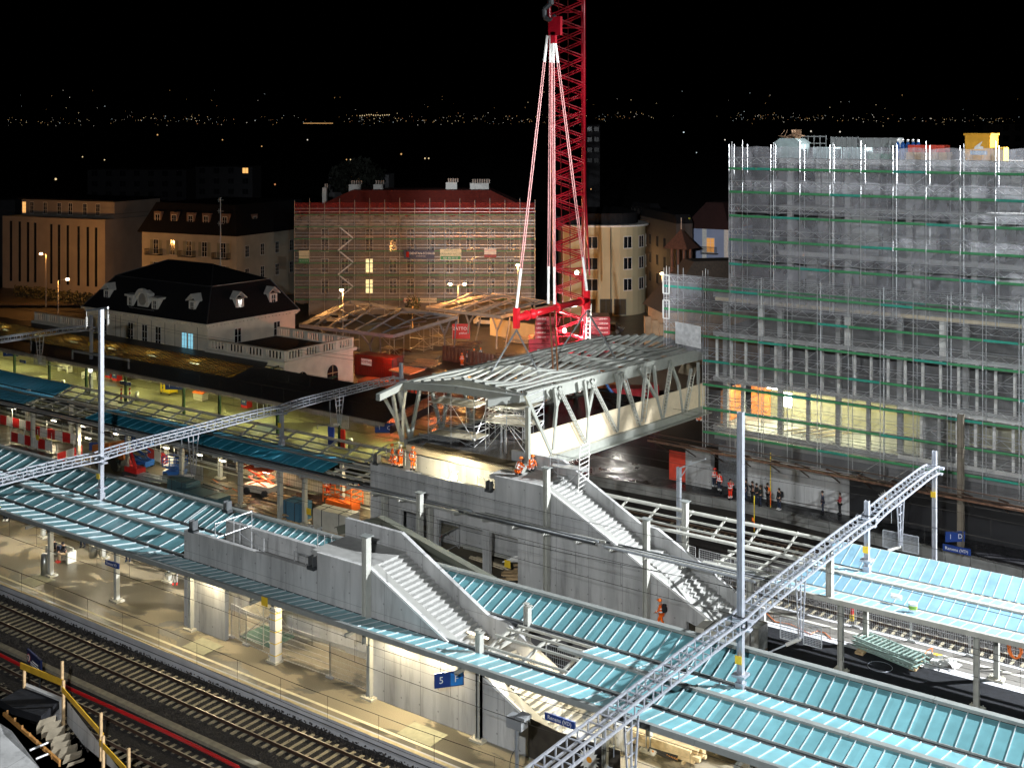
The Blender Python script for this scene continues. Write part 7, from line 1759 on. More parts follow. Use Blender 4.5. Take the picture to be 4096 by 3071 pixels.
# wrapped post and stair-head scaffolding on the near box
c = at(1098, 2650, 0); t = T('wrapped_post', 'white wrapped canopy post tied with yellow bands before the mesh fence', 'wrapped post', c); MB().cb((c[0], c[1]+.1, 1.7), .48, .52, 3.2).o('wrapping', M('white_foam', (.75, .72, .66), .7, 0, .05, 2), t)
m = MB()
for z in (.5, 1.2, 1.9, 2.6, 3.0): m.cb((c[0], c[1]+.1, z), .5, .54, .05)
m.o('band', ym, t)
def rails(label, P0, P1, z, h=1.1, grp='guard rails on the stair boxes'):
    t = T('guard_rail', label, 'guard rail', (P0[0], P0[1], z), grp); m = MB()
    for f in (0, .5, 1): c = lerp(P0, P1, f); MB().tube((c[0], c[1], z), (c[0], c[1], z+h), .03).o('post', tubem, t)
    for q in (.5, 1.0): m.tube((P0[0], P0[1], z+q*h*.95), (P1[0], P1[1], z+q*h*.95), .03)
    m.o('rail', tubem, t)
rails('guard rail across the left end of the front stair box', (-58.4, 48.8), (-58.4, 51.8), 5.0, 1.9)
rails('guard rail along the inside of the front stair box near its left end', (-58.4, 50.8), (-54.6, 49.4), 4.9, 1.6)
rails('guard rail near the middle of the front stair box', (-51.4, 48.9), (-49.4, 48.8), 5.3, 1.3)
rails('short guard frame at the back of the front stair box', (-52.2, 51.6), (-51.1, 51.7), 5.2, 1.6)
rails('guard rail before the standing worker at the left of the back box', (-60.6, 68.2), (-57.6, 67.2), 6.0, 1.2)
rails('guard rail at the left end of the back stair box', (-61.4, 66.6), (-61.4, 69.6), 6.0, 1.1)
rails('small guard frame in the middle of the lit back stair box', (-54.6, 67.2), (-53.6, 67.2), 5.4, 1.2)
rails('guard rail near the bearing at the right of the lit box', (-51.9, 67.4), (-50.1, 66.7), 5.4, 1.2)
for x, y, z, lb in ((-49.3, 48.35, 6.1, 'right end of the front stair box'), (-60.0, 48.4, 6.1, 'left end of the front stair box'), (-50.0, 66.3, 6.0, 'right end of the lit back box'), (-61.0, 66.6, 6.0, 'left end of the back box'), (-61.0, 52.0, 6.2, 'back left corner of the front box')):
    t = T('bridge_bearing', 'dark steel bridge bearing on the %s' % lb, 'bridge bearing', (x, y, z), 'bridge bearings'); MB().cb((x, y, z+.1), .55, .45, .2).o('base_plate', dark, t); MB().box(x-.2, x-.14, y-.2, y+.2, z+.2, z+.75).box(x+.14, x+.2, y-.2, y+.2, z+.2, z+.75).o('cheek', M('bearing_steel', (.15, .16, .17), .4, .5), t)
# triangular cover on the front landing
tag(MB().slab([atY(1310, 2222, 49.3), atY(1478, 2235, 50.5), atY(1575, 2212, 51.2), atY(1415, 2178, 51.4)], .1).o('landing_cover', M('pale_cover', (.62, .62, .58), .6)), 'pale triangular cover plate on the landing of the front stair', 'cover plate')
# scaffolding under the stair openings
def mini(label, x, y, w, d, z0, h):
    t = T('scaffold_tower', label, 'scaffold tower', (x, y, z0), 'scaffold towers beneath the stair blocks'); m = MB()
    for a in (0, w):
        for b in (0, d): MB().tube((x+a, y+b, z0), (x+a, y+b, z0+h), .03).o('standard', tubem, t)
    for z in (z0+.3, z0+h*.5, z0+h*.9):
        for b in (0, d): m.tube((x, y+b, z), (x+w, y+b, z), .025)
        for a in (0, w): m.tube((x+a, y, z), (x+a, y+d, z), .025)
    m.tube((x, y, z0), (x+w, y, z0+h*.5), .025).tube((x+w, y, z0+h*.5), (x, y, z0+h), .025).tube((x, y+d, z0+h*.5), (x+w, y+d, z0), .025); m.o('brace', tubem, t)
    MB().box(x, x+w, y+.1, y+d-.1, z0+h*.5, z0+h*.5+.05).o('platform', MC['scaffold_plank'], t)
mini('scaffold tower behind the fence at the left opening of the front stair', -56.4, 49.0, 2.2, 2.4, 0, 3.6)
mini('scaffold tower in the left opening under the back stair wall', -57.5, 67.2, 2.3, 2.2, 0, 3.2)
tag(MB().box(-56.6, -53.8, 49.2, 51.2, .02, .1).o('green_mat', M('green_mat', (.02, .12, .08), .8)), 'green mat on the floor below the scaffold in the stair opening', 'mat')
for x, y, h, lb in ((3082, 2030, 4.6, 'orange and yellow measuring pole before the far wall, left of two'), (3017, 2125, 2.8, 'orange and yellow measuring pole among the canopy purlins, right of two')):
    c = at(x, y, 0); t = T('measuring_pole', lb, 'pole', c, 'measuring poles'); MB().tube((c[0], c[1], 0), (c[0], c[1], h), .04).o('pole', ym, t); MB().tube((c[0], c[1], .2), (c[0], c[1], h*.3), .05).cb((c[0]-.1, c[1], h*.33), .2, .02, .3).o('orange_band', orange, t)
c = at(3408, 2480, -.5); t = T('track_signal', 'small red and yellow marker beside the rails behind the fence', 'track marker', c); MB().cb((c[0], c[1], -.3), .25, .2, .4).o('yellow_part', ym, t); MB().tube((c[0], c[1], -.1), (c[0], c[1], .35), .12).o('red_part', red, t)
# clutter on the dark building yard
for k, (x, y, n_, L_, rz_, lb) in enumerate(((1330, 1395, 12, 3.2, .3, 'heap of planks behind the station wing'), (1480, 1440, 14, 3.4, 1.1, 'boards and beams scattered right of the red container'), (1600, 1420, 12, 3.0, -.4, 'boards below the dark steel roof frame'), (1700, 1470, 14, 3.2, .2, 'dark boards in the yard behind the orange topped box'), (1860, 1395, 12, 3.4, .8, 'boards before the striped barrier'), (2080, 1370, 22, 4.0, .1, 'long heap of reinforcing bars and boards in front of the pale site wall'), (2010, 1440, 12, 3.0, .6, 'heap of boards by the left hanging ropes'), (2150, 1430, 12, 3.0, -.2, 'heap of boards left of the crane ballast'))):
    bundle('timber_pile', lb, x, y, n_, L_, wood if k % 2 else rust, .22, .1, rz_, 3.0, .8)
for x, y, h, lb in ((1520, 1440, 3.4, 'scaffold tower under the near edge of the dark steel roof frame'), (1640, 1400, 3.6, 'scaffold tower beneath the middle of the dark steel roof frame'), (1345, 1400, 3.0, 'scaffold tower between the station wing and the dark steel roof frame'), (1720, 1385, 3.0, 'scaffold tower left of the red banner on the square')):
    c = at(x, y); mini(lb, c[0], c[1], 2.6, 2.0, 0, h)
for x, y, lb in ((1240, 1330, 'dark parked car left of the dark steel roof frame'), (1950, 1300, 'pale car under the lamplit steel roof frame'), (2440, 1330, 'dark car on the street between crane and round corner house')):
    car(x, y, lb, MC['car_paint'] if 'dark' in lb[:5] else MC['pale_car'], rz=.4)
tag(MB().slab([at(1560, 1400, .25), at(1760, 1420, .25), at(1700, 1470, .25), at(1500, 1450, .25)], .3).o('concrete_plate', concd), 'raw concrete floor plate under the dark steel roof frame', 'floor plate')
tag(MB().wall(at(1240, 1420), at(1560, 1480), 0, 1.6, .25).o('site_wall', MC['formwork_wall']), 'low brown wall running right from the station wing', 'wall')
for k in range(19):
    x = -128+3.5*k; fence_panel('site_fence', 'mesh panel behind the left work area, %s from the left' % ('first', 'second', 'third', 'fourth', 'fifth', 'sixth', 'seventh', 'eighth', 'ninth', 'tenth', 'eleventh', 'twelfth', 'thirteenth', 'fourteenth', 'fifteenth', 'sixteenth', 'seventeenth', 'eighteenth', 'last')[k], (x, 73.2), (x+3.4, 73.2), 1.9, 'site fences along the work area', 22)
c = at(455, 1868); t = T('dumper', 'dull orange dumper with a tilted skip behind the tall left mast', 'dumper', c); om2 = M('dull_orange', (.45, .13, .02), .6, 0, .25, 2)
MB().slab([(c[0]-2.2, c[1]-.8, 1.9), (c[0]+.4, c[1]-.8, 2.5), (c[0]+.8, c[1]+1, 2.5), (c[0]-2.0, c[1]+1, 1.9)], .9).o('skip', om2, t); MB().box(c[0]-1.8, c[0]+2, c[1]-.7, c[1]+.9, .5, 1.1).o('chassis', dark, t)
for a_ in (-1.2, 1.4): MB().tube((c[0]+a_, c[1]-.95, .55), (c[0]+a_, c[1]-.6, .55), .55, 14).o('wheel', dark, t)
MB().box(c[0]+1.2, c[0]+2, c[1]-.4, c[1]+.6, 1.1, 1.9).o('engine_cover', om2, t)
c = at(540, 1900); t = T('mini_crane', 'small red machine with a folded arm right of the tall left mast', 'mini crane', c); MB().bar((c[0]-.5, c[1], .4), (c[0]-.9, c[1], 2.4), .35, .4).bar((c[0]-.9, c[1], 2.4), (c[0]+.5, c[1]-.3, .8), .25).o('arm', red, t); MB().box(c[0]-.9, c[0]+.9, c[1]-.5, c[1]+.5, .2, .8).o('body', red, t); MB().box(c[0]-1, c[0]+1, c[1]-.7, c[1]-.5, 0, .35).box(c[0]-1, c[0]+1, c[1]+.5, c[1]+.7, 0, .35).o('crawler', dark, t)
for k, (x, y, n_, L_, rz_, mt, lb) in enumerate(((600, 1925, 8, 4.5, .1, steel, 'long pale profiles on the ground right of the small red machine'), (930, 2010, 12, 2.5, .5, wood, 'broken boards between the lifts and the panel stacks'), (860, 1960, 9, 3.0, -.1, dark, 'dark offcuts on the ground behind the blue grey panel stack'), (1245, 2010, 9, 3.4, .2, rust, 'rusty offcuts beside the tall blue grey panel stack'), (380, 1850, 7, 2.4, .8, wood, 'short boards on the ground by the dumper'), (1480, 2140, 12, 3, .3, wood, 'boards heaped at the left end wall of the back stair'))):
    bundle('timber_pile', lb, x, y, n_, L_, mt, .2, .08, rz_, 1.6, .4)
cable('orange cable on the ground between the columns left of the red and white lift', [at(x, y, .05) for x, y in ((850, 1915), (880, 1935), (905, 1955), (925, 1950), (950, 1965), (965, 1985))])
# stair-side fences in the dark far area, bicycles
for k in range(5):
    x = -46+3.0*k; 
    t = fence_panel('crowd_barrier', 'low crowd barrier behind the canopy purlins, %s from the left' % ('first', 'second', 'third', 'fourth', 'fifth')[k], (x, 79.5-.25*k), (x+2.6, 79.4-.25*k), .95, 'crowd barriers in the dark area', 18, None, -.7)
for k in range(6):
    c0_ = Vector(at(2520+12*k, 1395+3*k, 0)); t = T('bicycle', 'parked bicycle in the cluster near the old brown stone house', 'bicycle', tuple(c0_), 'bicycles parked by the old stone house')
    for w_ in (0, 1.0):
        m = MB(); c = c0_+Vector((w_*CA, w_*SA, .34))
        for j in range(14): a_, b_ = j/14*6.283, (j+1)/14*6.283; m.tube((c.x+.33*math.cos(a_)*CA, c.y+.33*math.cos(a_)*SA, c.z+.33*math.sin(a_)), (c.x+.33*math.cos(b_)*CA, c.y+.33*math.cos(b_)*SA, c.z+.33*math.sin(b_)), .025, 4)
        m.o('wheel', steel, t)
    e = lambda a, z: c0_+Vector((a*CA, a*SA, z))
    MB().tube(e(0, .34), e(.35, .85), .03).tube(e(.35, .85), e(.9, .85), .03).tube(e(.9, .85), e(1, .34), .03).tube(e(.45, .3), e(.9, .8), .03).tube(e(.45, .3), e(.3, .95), .03).tube(e(0, .34), e(.45, .3), .03).o('frame', M('bike_paint', (.3, .3, .3), .4), t); MB().tube(e(.9, .85), e(.95, 1.05), .02).tube(e(.95, 1.05)+Vector((-.2, .2, 0)), e(.95, 1.05)+Vector((.2, -.2, 0)), .02).o('handlebar', steel, t); MB().cb(e(.3, .98), .2, .12, .05).o('saddle', dark, t)
c = at(2492, 1440, 1.4); t = T('arrow_sign', 'round blue sign with a white arrow left of the crowd barriers', 'road sign', (c[0], c[1], 0)); n_ = Vector((SA, -CA, 0)); MB().tube(Vector(c), Vector(c)+n_*.04, .48, 20).o('disc', lblue, t); e = Vector(c)+n_*.06; MB().bar(e+Vector((CA*.25, SA*.25, .25)), e+Vector((-CA*.2, -SA*.2, -.2)), .1, .02, tuple(n_)).bar(e+Vector((-CA*.25, -SA*.25, -.25)), e+Vector((CA*.05, SA*.05, -.25)), .1, .02, tuple(n_)).bar(e+Vector((-CA*.25, -SA*.25, -.25)), e+Vector((-CA*.25, -SA*.25, .05)), .1, .02, tuple(n_)).o('arrow', white, t); MB().tube((c[0], c[1], 0), (c[0], c[1], 1.4), .04).o('pole', steel, t)
# ================================================================ people
def skinned(name, nodes, edges, sub=1):
    names = list(nodes); me = bpy.data.meshes.new(name)
    me.from_pydata([nodes[n][0] for n in names], [(names.index(a), names.index(b)) for a, b in edges], [])
    ob = bpy.data.objects.new('tmp', me); C.objects.link(ob)
    ob.modifiers.new('s', 'SKIN'); sm = ob.modifiers.new('u', 'SUBSURF'); sm.levels = sub; sm.render_levels = sub
    for i, n in enumerate(names):
        r = nodes[n][1]; r = r if isinstance(r, tuple) else (r, r)
        v = me.skin_vertices[0].data[i]; v.radius = r; v.use_root = (i == 0)
    dg = bpy.context.evaluated_depsgraph_get(); out = bpy.data.meshes.new_from_object(ob.evaluated_get(dg)); bpy.data.objects.remove(ob); out.name = name
    for p in out.polygons: p.use_smooth = True
    return out
POSE = {
    'stand': dict(pel=(0, 0, .93), ch=(0, .0, 1.36), hd=(0, -.03, 1.66), el=((-.25, .03, 1.1), (.25, .03, 1.1)), ha=((-.25, -.08, .85), (.25, -.08, .85)), kn=((-.1, -.02, .5), (.1, -.02, .5)), an=((-.12, .03, .09), (.13, .03, .09))),
    'watch': dict(pel=(0, 0, .93), ch=(0, .02, 1.36), hd=(.02, -.01, 1.66), el=((-.24, -.02, 1.1), (.24, -.02, 1.12)), ha=((-.08, -.22, 1.12), (.1, -.22, 1.14)), kn=((-.1, -.03, .5), (.1, -.01, .5)), an=((-.15, .02, .09), (.12, .04, .09))),
    'photo': dict(pel=(0, 0, .93), ch=(0, .02, 1.36), hd=(0, -.03, 1.66), el=((-.22, -.16, 1.22), (.22, -.16, 1.22)), ha=((-.07, -.3, 1.52), (.07, -.3, 1.52)), kn=((-.1, -.02, .5), (.1, -.02, .5)), an=((-.13, .03, .09), (.13, .03, .09))),
    'walk': dict(pel=(0, 0, .92), ch=(0, -.06, 1.35), hd=(0, -.12, 1.64), el=((-.24, .14, 1.12), (.25, -.12, 1.12)), ha=((-.24, .12, .86), (.24, -.34, .98)), kn=((-.1, -.2, .52), (.1, .02, .5)), an=((-.1, -.28, .1), (.1, .32, .16))),
    'crouch': dict(pel=(0, .1, .34), ch=(0, -.12, .78), hd=(0, -.24, 1.06), el=((-.24, -.3, .6), (.24, -.3, .6)), ha=((-.12, -.5, .5), (.14, -.52, .48)), kn=((-.16, -.28, .48), (.18, -.22, .5)), an=((-.15, .02, .09), (.16, .06, .09))),
    'sit': dict(pel=(0, .1, .56), ch=(0, .0, 1.0), hd=(0, -.12, 1.26), el=((-.22, -.14, .78), (.22, -.14, .78)), ha=((-.1, -.36, .74), (.1, -.36, .74)), kn=((-.11, -.34, .56), (.12, -.34, .56)), an=((-.12, -.4, .1), (.14, -.42, .1))),
}
def person_parts(pose, top, legs, head, head_kind, vest=True, shoe=None, pack_=False, legs_only=False):
    P_ = POSE[pose]; V = Vector; pel, ch, hd = V(P_['pel']), V(P_['ch']), V(P_['hd'])
    up = (ch-pel).normalized(); nk = ch+up*.17; sp = pel.lerp(ch, .5)
    N = {'pel': (pel, (.15, .11)), 'sp': (sp, (.14, .1)), 'ch': (ch, (.16, .11)), 'nk': (nk, .055), 'h0': (hd-V((0, 0, .04)), (.07, .085)), 'h1': (hd+V((0, 0, .03)), (.078, .095)), 'h2': (hd+V((0, .01, .1)), (.05, .06)), 'nose': (hd+V((0, -.115, 0)), .014)}
    E = [('pel', 'sp'), ('sp', 'ch'), ('ch', 'nk'), ('nk', 'h0'), ('h0', 'h1'), ('h1', 'h2'), ('h1', 'nose')]
    J = {'pel': (pel, (.175, .135)), 'sp': (sp, (.165, .13)), 'ch': (ch, (.185, .135)), 'nk': (nk-up*.06, (.085, .08))}; JE = [('pel', 'sp'), ('sp', 'ch'), ('ch', 'nk')]
    L = {'pel': (pel, (.16, .125))}; LE = []
    S = []
    for i, s in enumerate('lr'):
        sg = -1 if i == 0 else 1
        sh = ch+V((sg*.17, 0, .05)); el, ha, kn, an = V(P_['el'][i]), V(P_['ha'][i]), V(P_['kn'][i]), V(P_['an'][i]); hp = pel+V((sg*.1, 0, -.06))
        N.update({'sh'+s: (sh, .062), 'el'+s: (el, .044), 'wr'+s: (ha, .027), 'hp'+s: (hp, .088), 'kn'+s: (kn, .056), 'an'+s: (an, .038), 'to'+s: (an+V((0, -.17, -.05)), (.04, .025))})
        E += [('ch', 'sh'+s), ('sh'+s, 'el'+s), ('el'+s, 'wr'+s), ('pel', 'hp'+s), ('hp'+s, 'kn'+s), ('kn'+s, 'an'+s), ('an'+s, 'to'+s)]
        d = (ha-el).normalized(); w = d.cross(V((0, 1, .2))).normalized(); pm_ = ha+d*.06; N['pa'+s] = (pm_, (.036, .018)); E.append(('wr'+s, 'pa'+s))
        for f in range(4):
            a = pm_+d*(.045+.01*(f in (1, 2)))+w*(f-1.5)*.02; b = a+(d*.8+V((0, -.5, -.1))).normalized()*(.03+.006*(f in (1, 2))); N['f%d%s' % (f, s)] = (a, .009); N['g%d%s' % (f, s)] = (b, .0075); E += [('pa'+s, 'f%d%s' % (f, s)), ('f%d%s' % (f, s), 'g%d%s' % (f, s))]
        tb = pm_-d*.01-w*sg*.045; N['t'+s] = (tb+d*.025, .01); E.append(('pa'+s, 't'+s))
        J.update({'sh'+s: (sh, .082), 'el'+s: (el, .066), 'wr'+s: (el.lerp(ha, .92), .05)}); JE += [('ch', 'sh'+s), ('sh'+s, 'el'+s), ('el'+s, 'wr'+s)]
        L.update({'hp'+s: (hp, .112), 'kn'+s: (kn, .083), 'an'+s: (an+(kn-an)*.08, .07)}); LE += [('pel', 'hp'+s), ('hp'+s, 'kn'+s), ('kn'+s, 'an'+s)]
        S.append((an, kn, el, ha))
    parts = [('body', skinned('body', N, E), skin), ('trousers', skinned('trousers', L, LE), legs)]
    if not legs_only: parts.append(('jacket', skinned('jacket', J, JE), top))
    def mk(nm, m, mt): 
        me = bpy.data.meshes.new(nm); me.from_pydata(m.v, [], m.f); me.update(); parts.append((nm, me, mt))
    if vest:
        m = MB()
        for f in (.25, .7): c = pel.lerp(ch, f); m.tube(c-up*.03, c+up*.03, .2, 12)
        for an, kn, el, ha in S:
            for f in (.3, .5): c = an.lerp(kn, f); u = (kn-an).normalized(); m.tube(c-u*.02, c+u*.02, .098, 8)
            c = el.lerp(ha, .4); u = (ha-el).normalized(); m.tube(c-u*.02, c+u*.02, .074, 8)
        for s in (-1, 1): m.bar(ch+V((s*.1, -.14, .1)), pel+V((s*.1, -.14, .2)), .05, .02); m.bar(ch+V((s*.1, .14, .1)), pel+V((s*.1, .14, .2)), .05, .02)
        mk('reflective_band', m, refl)
    m = MB()
    if head_kind == 'helmet': m.ball(hd+V((0, 0, .07)), .135, 12, 8, .85); m.tube(hd+V((0, -.03, .055)), hd+V((0, -.03, .07)), .155, 12)
    else: m.ball(hd+V((0, .025, .045)), .11, 12, 8, 1.1)
    mk('helmet' if head_kind == 'helmet' else ('hood' if head_kind == 'hood' else 'hair'), m, head)
    m = MB()
    for an, kn, el, ha in S: m.prism([(an.y+.07, an.z-.09), (an.y-.2, an.z-.09), (an.y-.21, an.z-.04), (an.y-.08, an.z+.04), (an.y+.07, an.z+.05)], 0, an.x-.05, an.x+.05)
    mk('shoe', m, shoe or black)
    m = MB().ball(hd+V((-.032, -.088, .012)), .011, 6, 4).ball(hd+V((.032, -.088, .012)), .011, 6, 4).box(hd.x-.025, hd.x+.025, hd.y-.095, hd.y-.085, hd.z-.05, hd.z-.042); mk('face', m, M('face_dark', (.12, .04, .03), .5))
    if pack_: m = MB().box(ch.x-.15, ch.x+.15, ch.y+.12, ch.y+.34, ch.z-.35, ch.z+.12).box(ch.x-.1, ch.x+.1, ch.y+.34, ch.y+.4, ch.z-.3, ch.z-.05); mk('backpack', m, black)
    return parts
PC = {}
def person(label, loc, rz, pose, top, legs, head, head_kind, group=None, sc=1., **kw):
    key = (pose, top.name, legs.name, head.name, head_kind, tuple(sorted((k, getattr(v, 'name', v)) for k, v in kw.items())))
    if key not in PC: PC[key] = person_parts(pose, top, legs, head, head_kind, **kw)
    r = T('person', label, 'person', loc, group); r.rotation_euler = (0, 0, rz); r.scale = (sc,)*3
    for nm, me, mt in PC[key]:
        if not me.materials: me.materials.append(mt)
        else: me.materials[0] = mt
        o = bpy.data.objects.new(nm, me); C.objects.link(o); o.parent = r
    return r
oh = M('orange_helmet', (1., .2, .02), .35); wh_ = M('white_helmet', (.8, .8, .78), .35)
cam = 0.
def PW(l, p, rz, pose, top=hivis, legs=hivis, head=oh, hk='helmet', g='workers in orange', **k): return person(l, p, rz, pose, top, legs, head, hk, g, **k)
D2 = math.radians
PW('worker in orange standing with his back turned at the left of the lit box', atY(1651, 1880, 68.2), D2(200), 'stand')
PW('leftmost worker in orange on the landing, behind a crouching one', atY(1570, 1868, 68.6), D2(-60), 'stand')
PW('worker in orange bending low in front of the two at the left box end', atY(1580, 1866, 67.6), D2(-20), 'crouch')
PW('worker in dark sleeves, orange vest and white helmet at the left box end', atY(1602, 1871, 67.9), D2(80), 'watch', top=hivis, head=wh_)
PW('crouching worker in orange with his back to us at the right deck corner', atY(2074, 1898, 67.4), D2(170), 'crouch')
PW('worker in orange squatting by the end post of the bridge truss', atY(2122, 1884, 68.0), D2(70), 'crouch')
PW('worker in orange walking left with a black backpack along the back stair wall', at(2646, 2508, 0)[:2]+(0,), D2(-80), 'walk', pack_=True)
PW('worker in orange kneeling at the far end of the bridge by the scaffold', atY(2796, 1688, 92.4), D2(20), 'crouch')
for x, y, l, p in ((1848, 1466, 'worker in orange on the dark square, leftmost of the group behind the bridge roof', 'stand'), (1871, 1458, 'dark clothed worker second from the left behind the bridge roof', 'watch'), (1896, 1448, 'worker third from the left behind the bridge roof', 'watch'), (1923, 1444, 'worker at the right of the group behind the bridge roof', 'stand')):
    PW(l, at(x, y), D2(30), p, top=hivis if 'orange' in l or 'third' in l else navy, legs=hivis if 'orange' in l else navy)
PW('person in red hi vis suit at the street barriers by the scaffold end', at(2714, 1400), D2(20), 'stand', top=redvis, legs=redvis)
person('person in dark clothes beside the one in red at the scaffold end', at(2668, 1400), D2(20), 'stand', navy, navy, black, 'hair', None, vest=False)
rh = M('red_helmet', (.7, .04, .02), .35)
PW('person in a red vest with a red helmet near the perforated gate', at(2858, 1953), D2(10), 'watch', top=redvis, legs=navy, head=rh)
PW('person in a red vest with a dark helmet before the perforated gate', at(2878, 1968), D2(-10), 'stand', top=redvis, legs=navy, head=black)
PW('photographer in a full red hi vis suit on the dark platform', at(2921, 1998), D2(60), 'photo', top=redvis, legs=redvis, head=black, hk='hair')
dk = M('dark_green_cloth', (.02, .03, .025), .8); dgy = M('charcoal_cloth', (.025, .024, .026), .8); coral = M('coral_coat', (.45, .05, .06), .7)
o_ = lambda x, y: at(2900+x*.5407, 1300+y*.5407)
for x, y, l, p, t_, g_ in ((155, 1290, 'onlooker in dark clothes right beside the big gantry mast', 'stand', dgy, navy), (203, 1310, 'tall onlooker in a black coat second from the mast', 'photo', black, black), (232, 1325, 'onlooker in black half hidden before the tall one', 'watch', black, navy), (260, 1340, 'onlooker in a green jacket before the pale wall', 'watch', dk, navy), (316, 1325, 'onlooker in black with raised hands before the pale wall', 'photo', black, black), (400, 1365, 'onlooker with a backpack and white shoes, right of the first group', 'stand', black, navy), (722, 1385, 'lone onlooker in a dark blue coat in the middle of the pale wall', 'stand', navy, navy), (850, 1400, 'onlooker in a coral coat at the right part of the pale wall', 'watch', coral, black), (938, 1400, 'onlooker in blue at the right end of the pale wall', 'photo', M('blue_coat', (.02, .035, .09), .8), navy)):
    q = o_(x, y); person(l, (q[0], q[1], 0), D2(random.uniform(-70, -20)), p, t_, g_, M('brown_hair', (.03, .018, .012), .6), 'hair', 'onlookers on the dark platform', vest=False, pack_=('backpack' in l), shoe=white if 'white shoes' in l else None)
tan = M('tan_trousers', (.5, .38, .25), .8); rs = M('red_shoe', (.6, .04, .03), .5); gt = M('pale_grey_trousers', (.45, .43, .4), .8)
person('hooded person in black sitting at the left on the platform bench', (bc[0]-.65, bc[1]+.2, 0), D2(10), 'sit', black, tan, dgy, 'hair', None, vest=False, shoe=white)
person('hooded person in black with tan trousers and red shoes sitting on the bench', (bc[0]+.6, bc[1]+.2, 0), D2(-10), 'sit', black, tan, black, 'hood', None, vest=False, shoe=rs)
tag(MB().box(bc[0]-.2, bc[0]+.15, bc[1]+.1, bc[1]+.4, .47, .95).o('rucksack', navy), 'dark rucksack standing on the bench between the two people', 'rucksack')
for x, y, l, g_, sh in ((22, 2082, 'person of whom only the dark legs show at the left picture edge under the canopy', navy, white), (330, 2187, 'person of whom only the feet show behind the hanging panel', navy, black), (512, 2243, 'person of whom only the dark feet show between two posts', navy, navy), (700, 2337, 'standing person whose pale trousers and red shoes show beside the wall end', gt, rs)):
    q = at(x, y); person(l, (q[0], q[1], 0), D2(40), 'stand', black, g_, black, 'hair', 'people standing under the front canopy', vest=False, shoe=sh)
for x, y, l in ((1312, 1988, 'worker in red trousers behind the fence left of the orange basket'), (1216, 1952, 'worker in orange half hidden by the column above the panel stack')):
    PW(l, at(x, y), D2(20), 'stand', top=redvis, legs=redvis)
# ================================================================ light
# night sky: the sun far below the horizon
w = bpy.data.worlds.new('World'); SC.world = w; w.use_nodes = True; nt = w.node_tree; bg = nt.nodes['Background']
sky = nt.nodes.new('ShaderNodeTexSky'); sky.sky_type = 'NISHITA'; sky.sun_disc = False; sky.sun_elevation = D2(-6); sky.sun_rotation = D2(200)
nt.links.new(sky.outputs[0], bg.inputs[0]); bg.inputs[1].default_value = .05
# faint fill sun from the front left, added to show the dim town
sl = bpy.data.lights.new('fill_sun', 'SUN'); sl.energy = .004; sl.angle = .01; sl.color = (.8, .88, 1)
so = bpy.data.objects.new('fill_sun', sl); C.objects.link(so); so.rotation_euler = Vector((.5, 1, -.6)).to_track_quat('-Z', 'Y').to_euler()
WB = (.93, .97, 1)
# floodlights of the building site: one bank high on a mast beyond the right end of the building, one on the roof beside the camera
lamp('SPOT', (20, 106, 40), WB, 950000, .5, angle=D2(76), aim=(-40, 56, 2))
lamp('SPOT', (-6, -1, 34), WB, 98000, .3, angle=D2(70), aim=(-58, 66, 0))
lamp('SPOT', (26, 20, 40), WB, 165000, .3, angle=D2(40), aim=(-32, 94, 21))  # added unseen spot, narrowed to brighten the netted scaffold
lamp('SPOT', (-6.5, -1, 34), WB, 450000, .3, angle=D2(18), aim=tuple(b0.lerp(b1, .36)))  # added unseen narrow spot that brightens only the crane boom
# warm tubes under the front canopy
for i in range(9):
    x = -98+7.65*i
    if x > -36: continue
    lamp('AREA', (x+2, 48.9 if -58 < x < -40 else 50.4, 4.15), (1, .85, .58), 240, 1.8, sy=.3)
for x in (-42.5, -39.6, -58.0): lamp('AREA', (x, 47.9, 4.25), (1, .84, .54), 300, 1.0, sy=.2)
for x in (-31, -24, -17): lamp('AREA', (x, 48.4, 4.1), (1, .84, .52), 200, 1.8, sy=.3)
# greenish tubes of the station platform
for x in range(-168, -78, 8): lamp('AREA', (x, 86.5, 3.8), (.95, .93, .4), 420, 2.5, sy=.6)
for x in range(-166, -102, 5): lamp('POINT', (x, 89.2, 3.1), (1, .8, .4), 45, .2)  # extra warm points without fixtures, added so the amber glass glows
# work lights under the half built canopy
tl = EM('work_tube', (1, .9, .68), 14)
for k, (x, y) in enumerate(((55, 1632), (163, 1658), (215, 1682), (333, 1705), (352, 1752), (465, 1735), (665, 1790), (797, 1818), (890, 1842), (1013, 1872), (1065, 1888), (112, 1757))):
    c = atY(x, y, 69.6 if k != 4 else 67); t = T('work_light', 'glowing work tube under the half built canopy, %s from the left' % ('second', 'third', 'fourth', 'fifth', 'sixth', 'seventh', 'eighth', 'ninth', 'tenth', 'eleventh', 'twelfth', 'first')[k], 'work light', c, 'glowing tubes under the half built canopy'); MB().bar((c[0]-.35, c[1], c[2]), (c[0]+.35, c[1], c[2]), .14, .1).o('tube', tl, t); MB().bar((c[0]-.4, c[1]+.02, c[2]+.08), (c[0]+.4, c[1]+.02, c[2]+.08), .16, .05).o('housing', steel, t)
    MB().tube((c[0], c[1], c[2]+.1), (c[0], c[1], 4.4), .015, 4).o('hanger', dark, t)
    if k % 2 == 0 or k > 8: lamp('POINT', (c[0], c[1]-.1, c[2]-.25), (1, .84, .52), 170, .15)
for x, e in ((-66, 350), (-57.5, 500), (-50, 500)): lamp('AREA', (x, 70.4, 3.2 if x > -60 else 4.0), (1, .84, .5), e, 1.5, sy=.4)
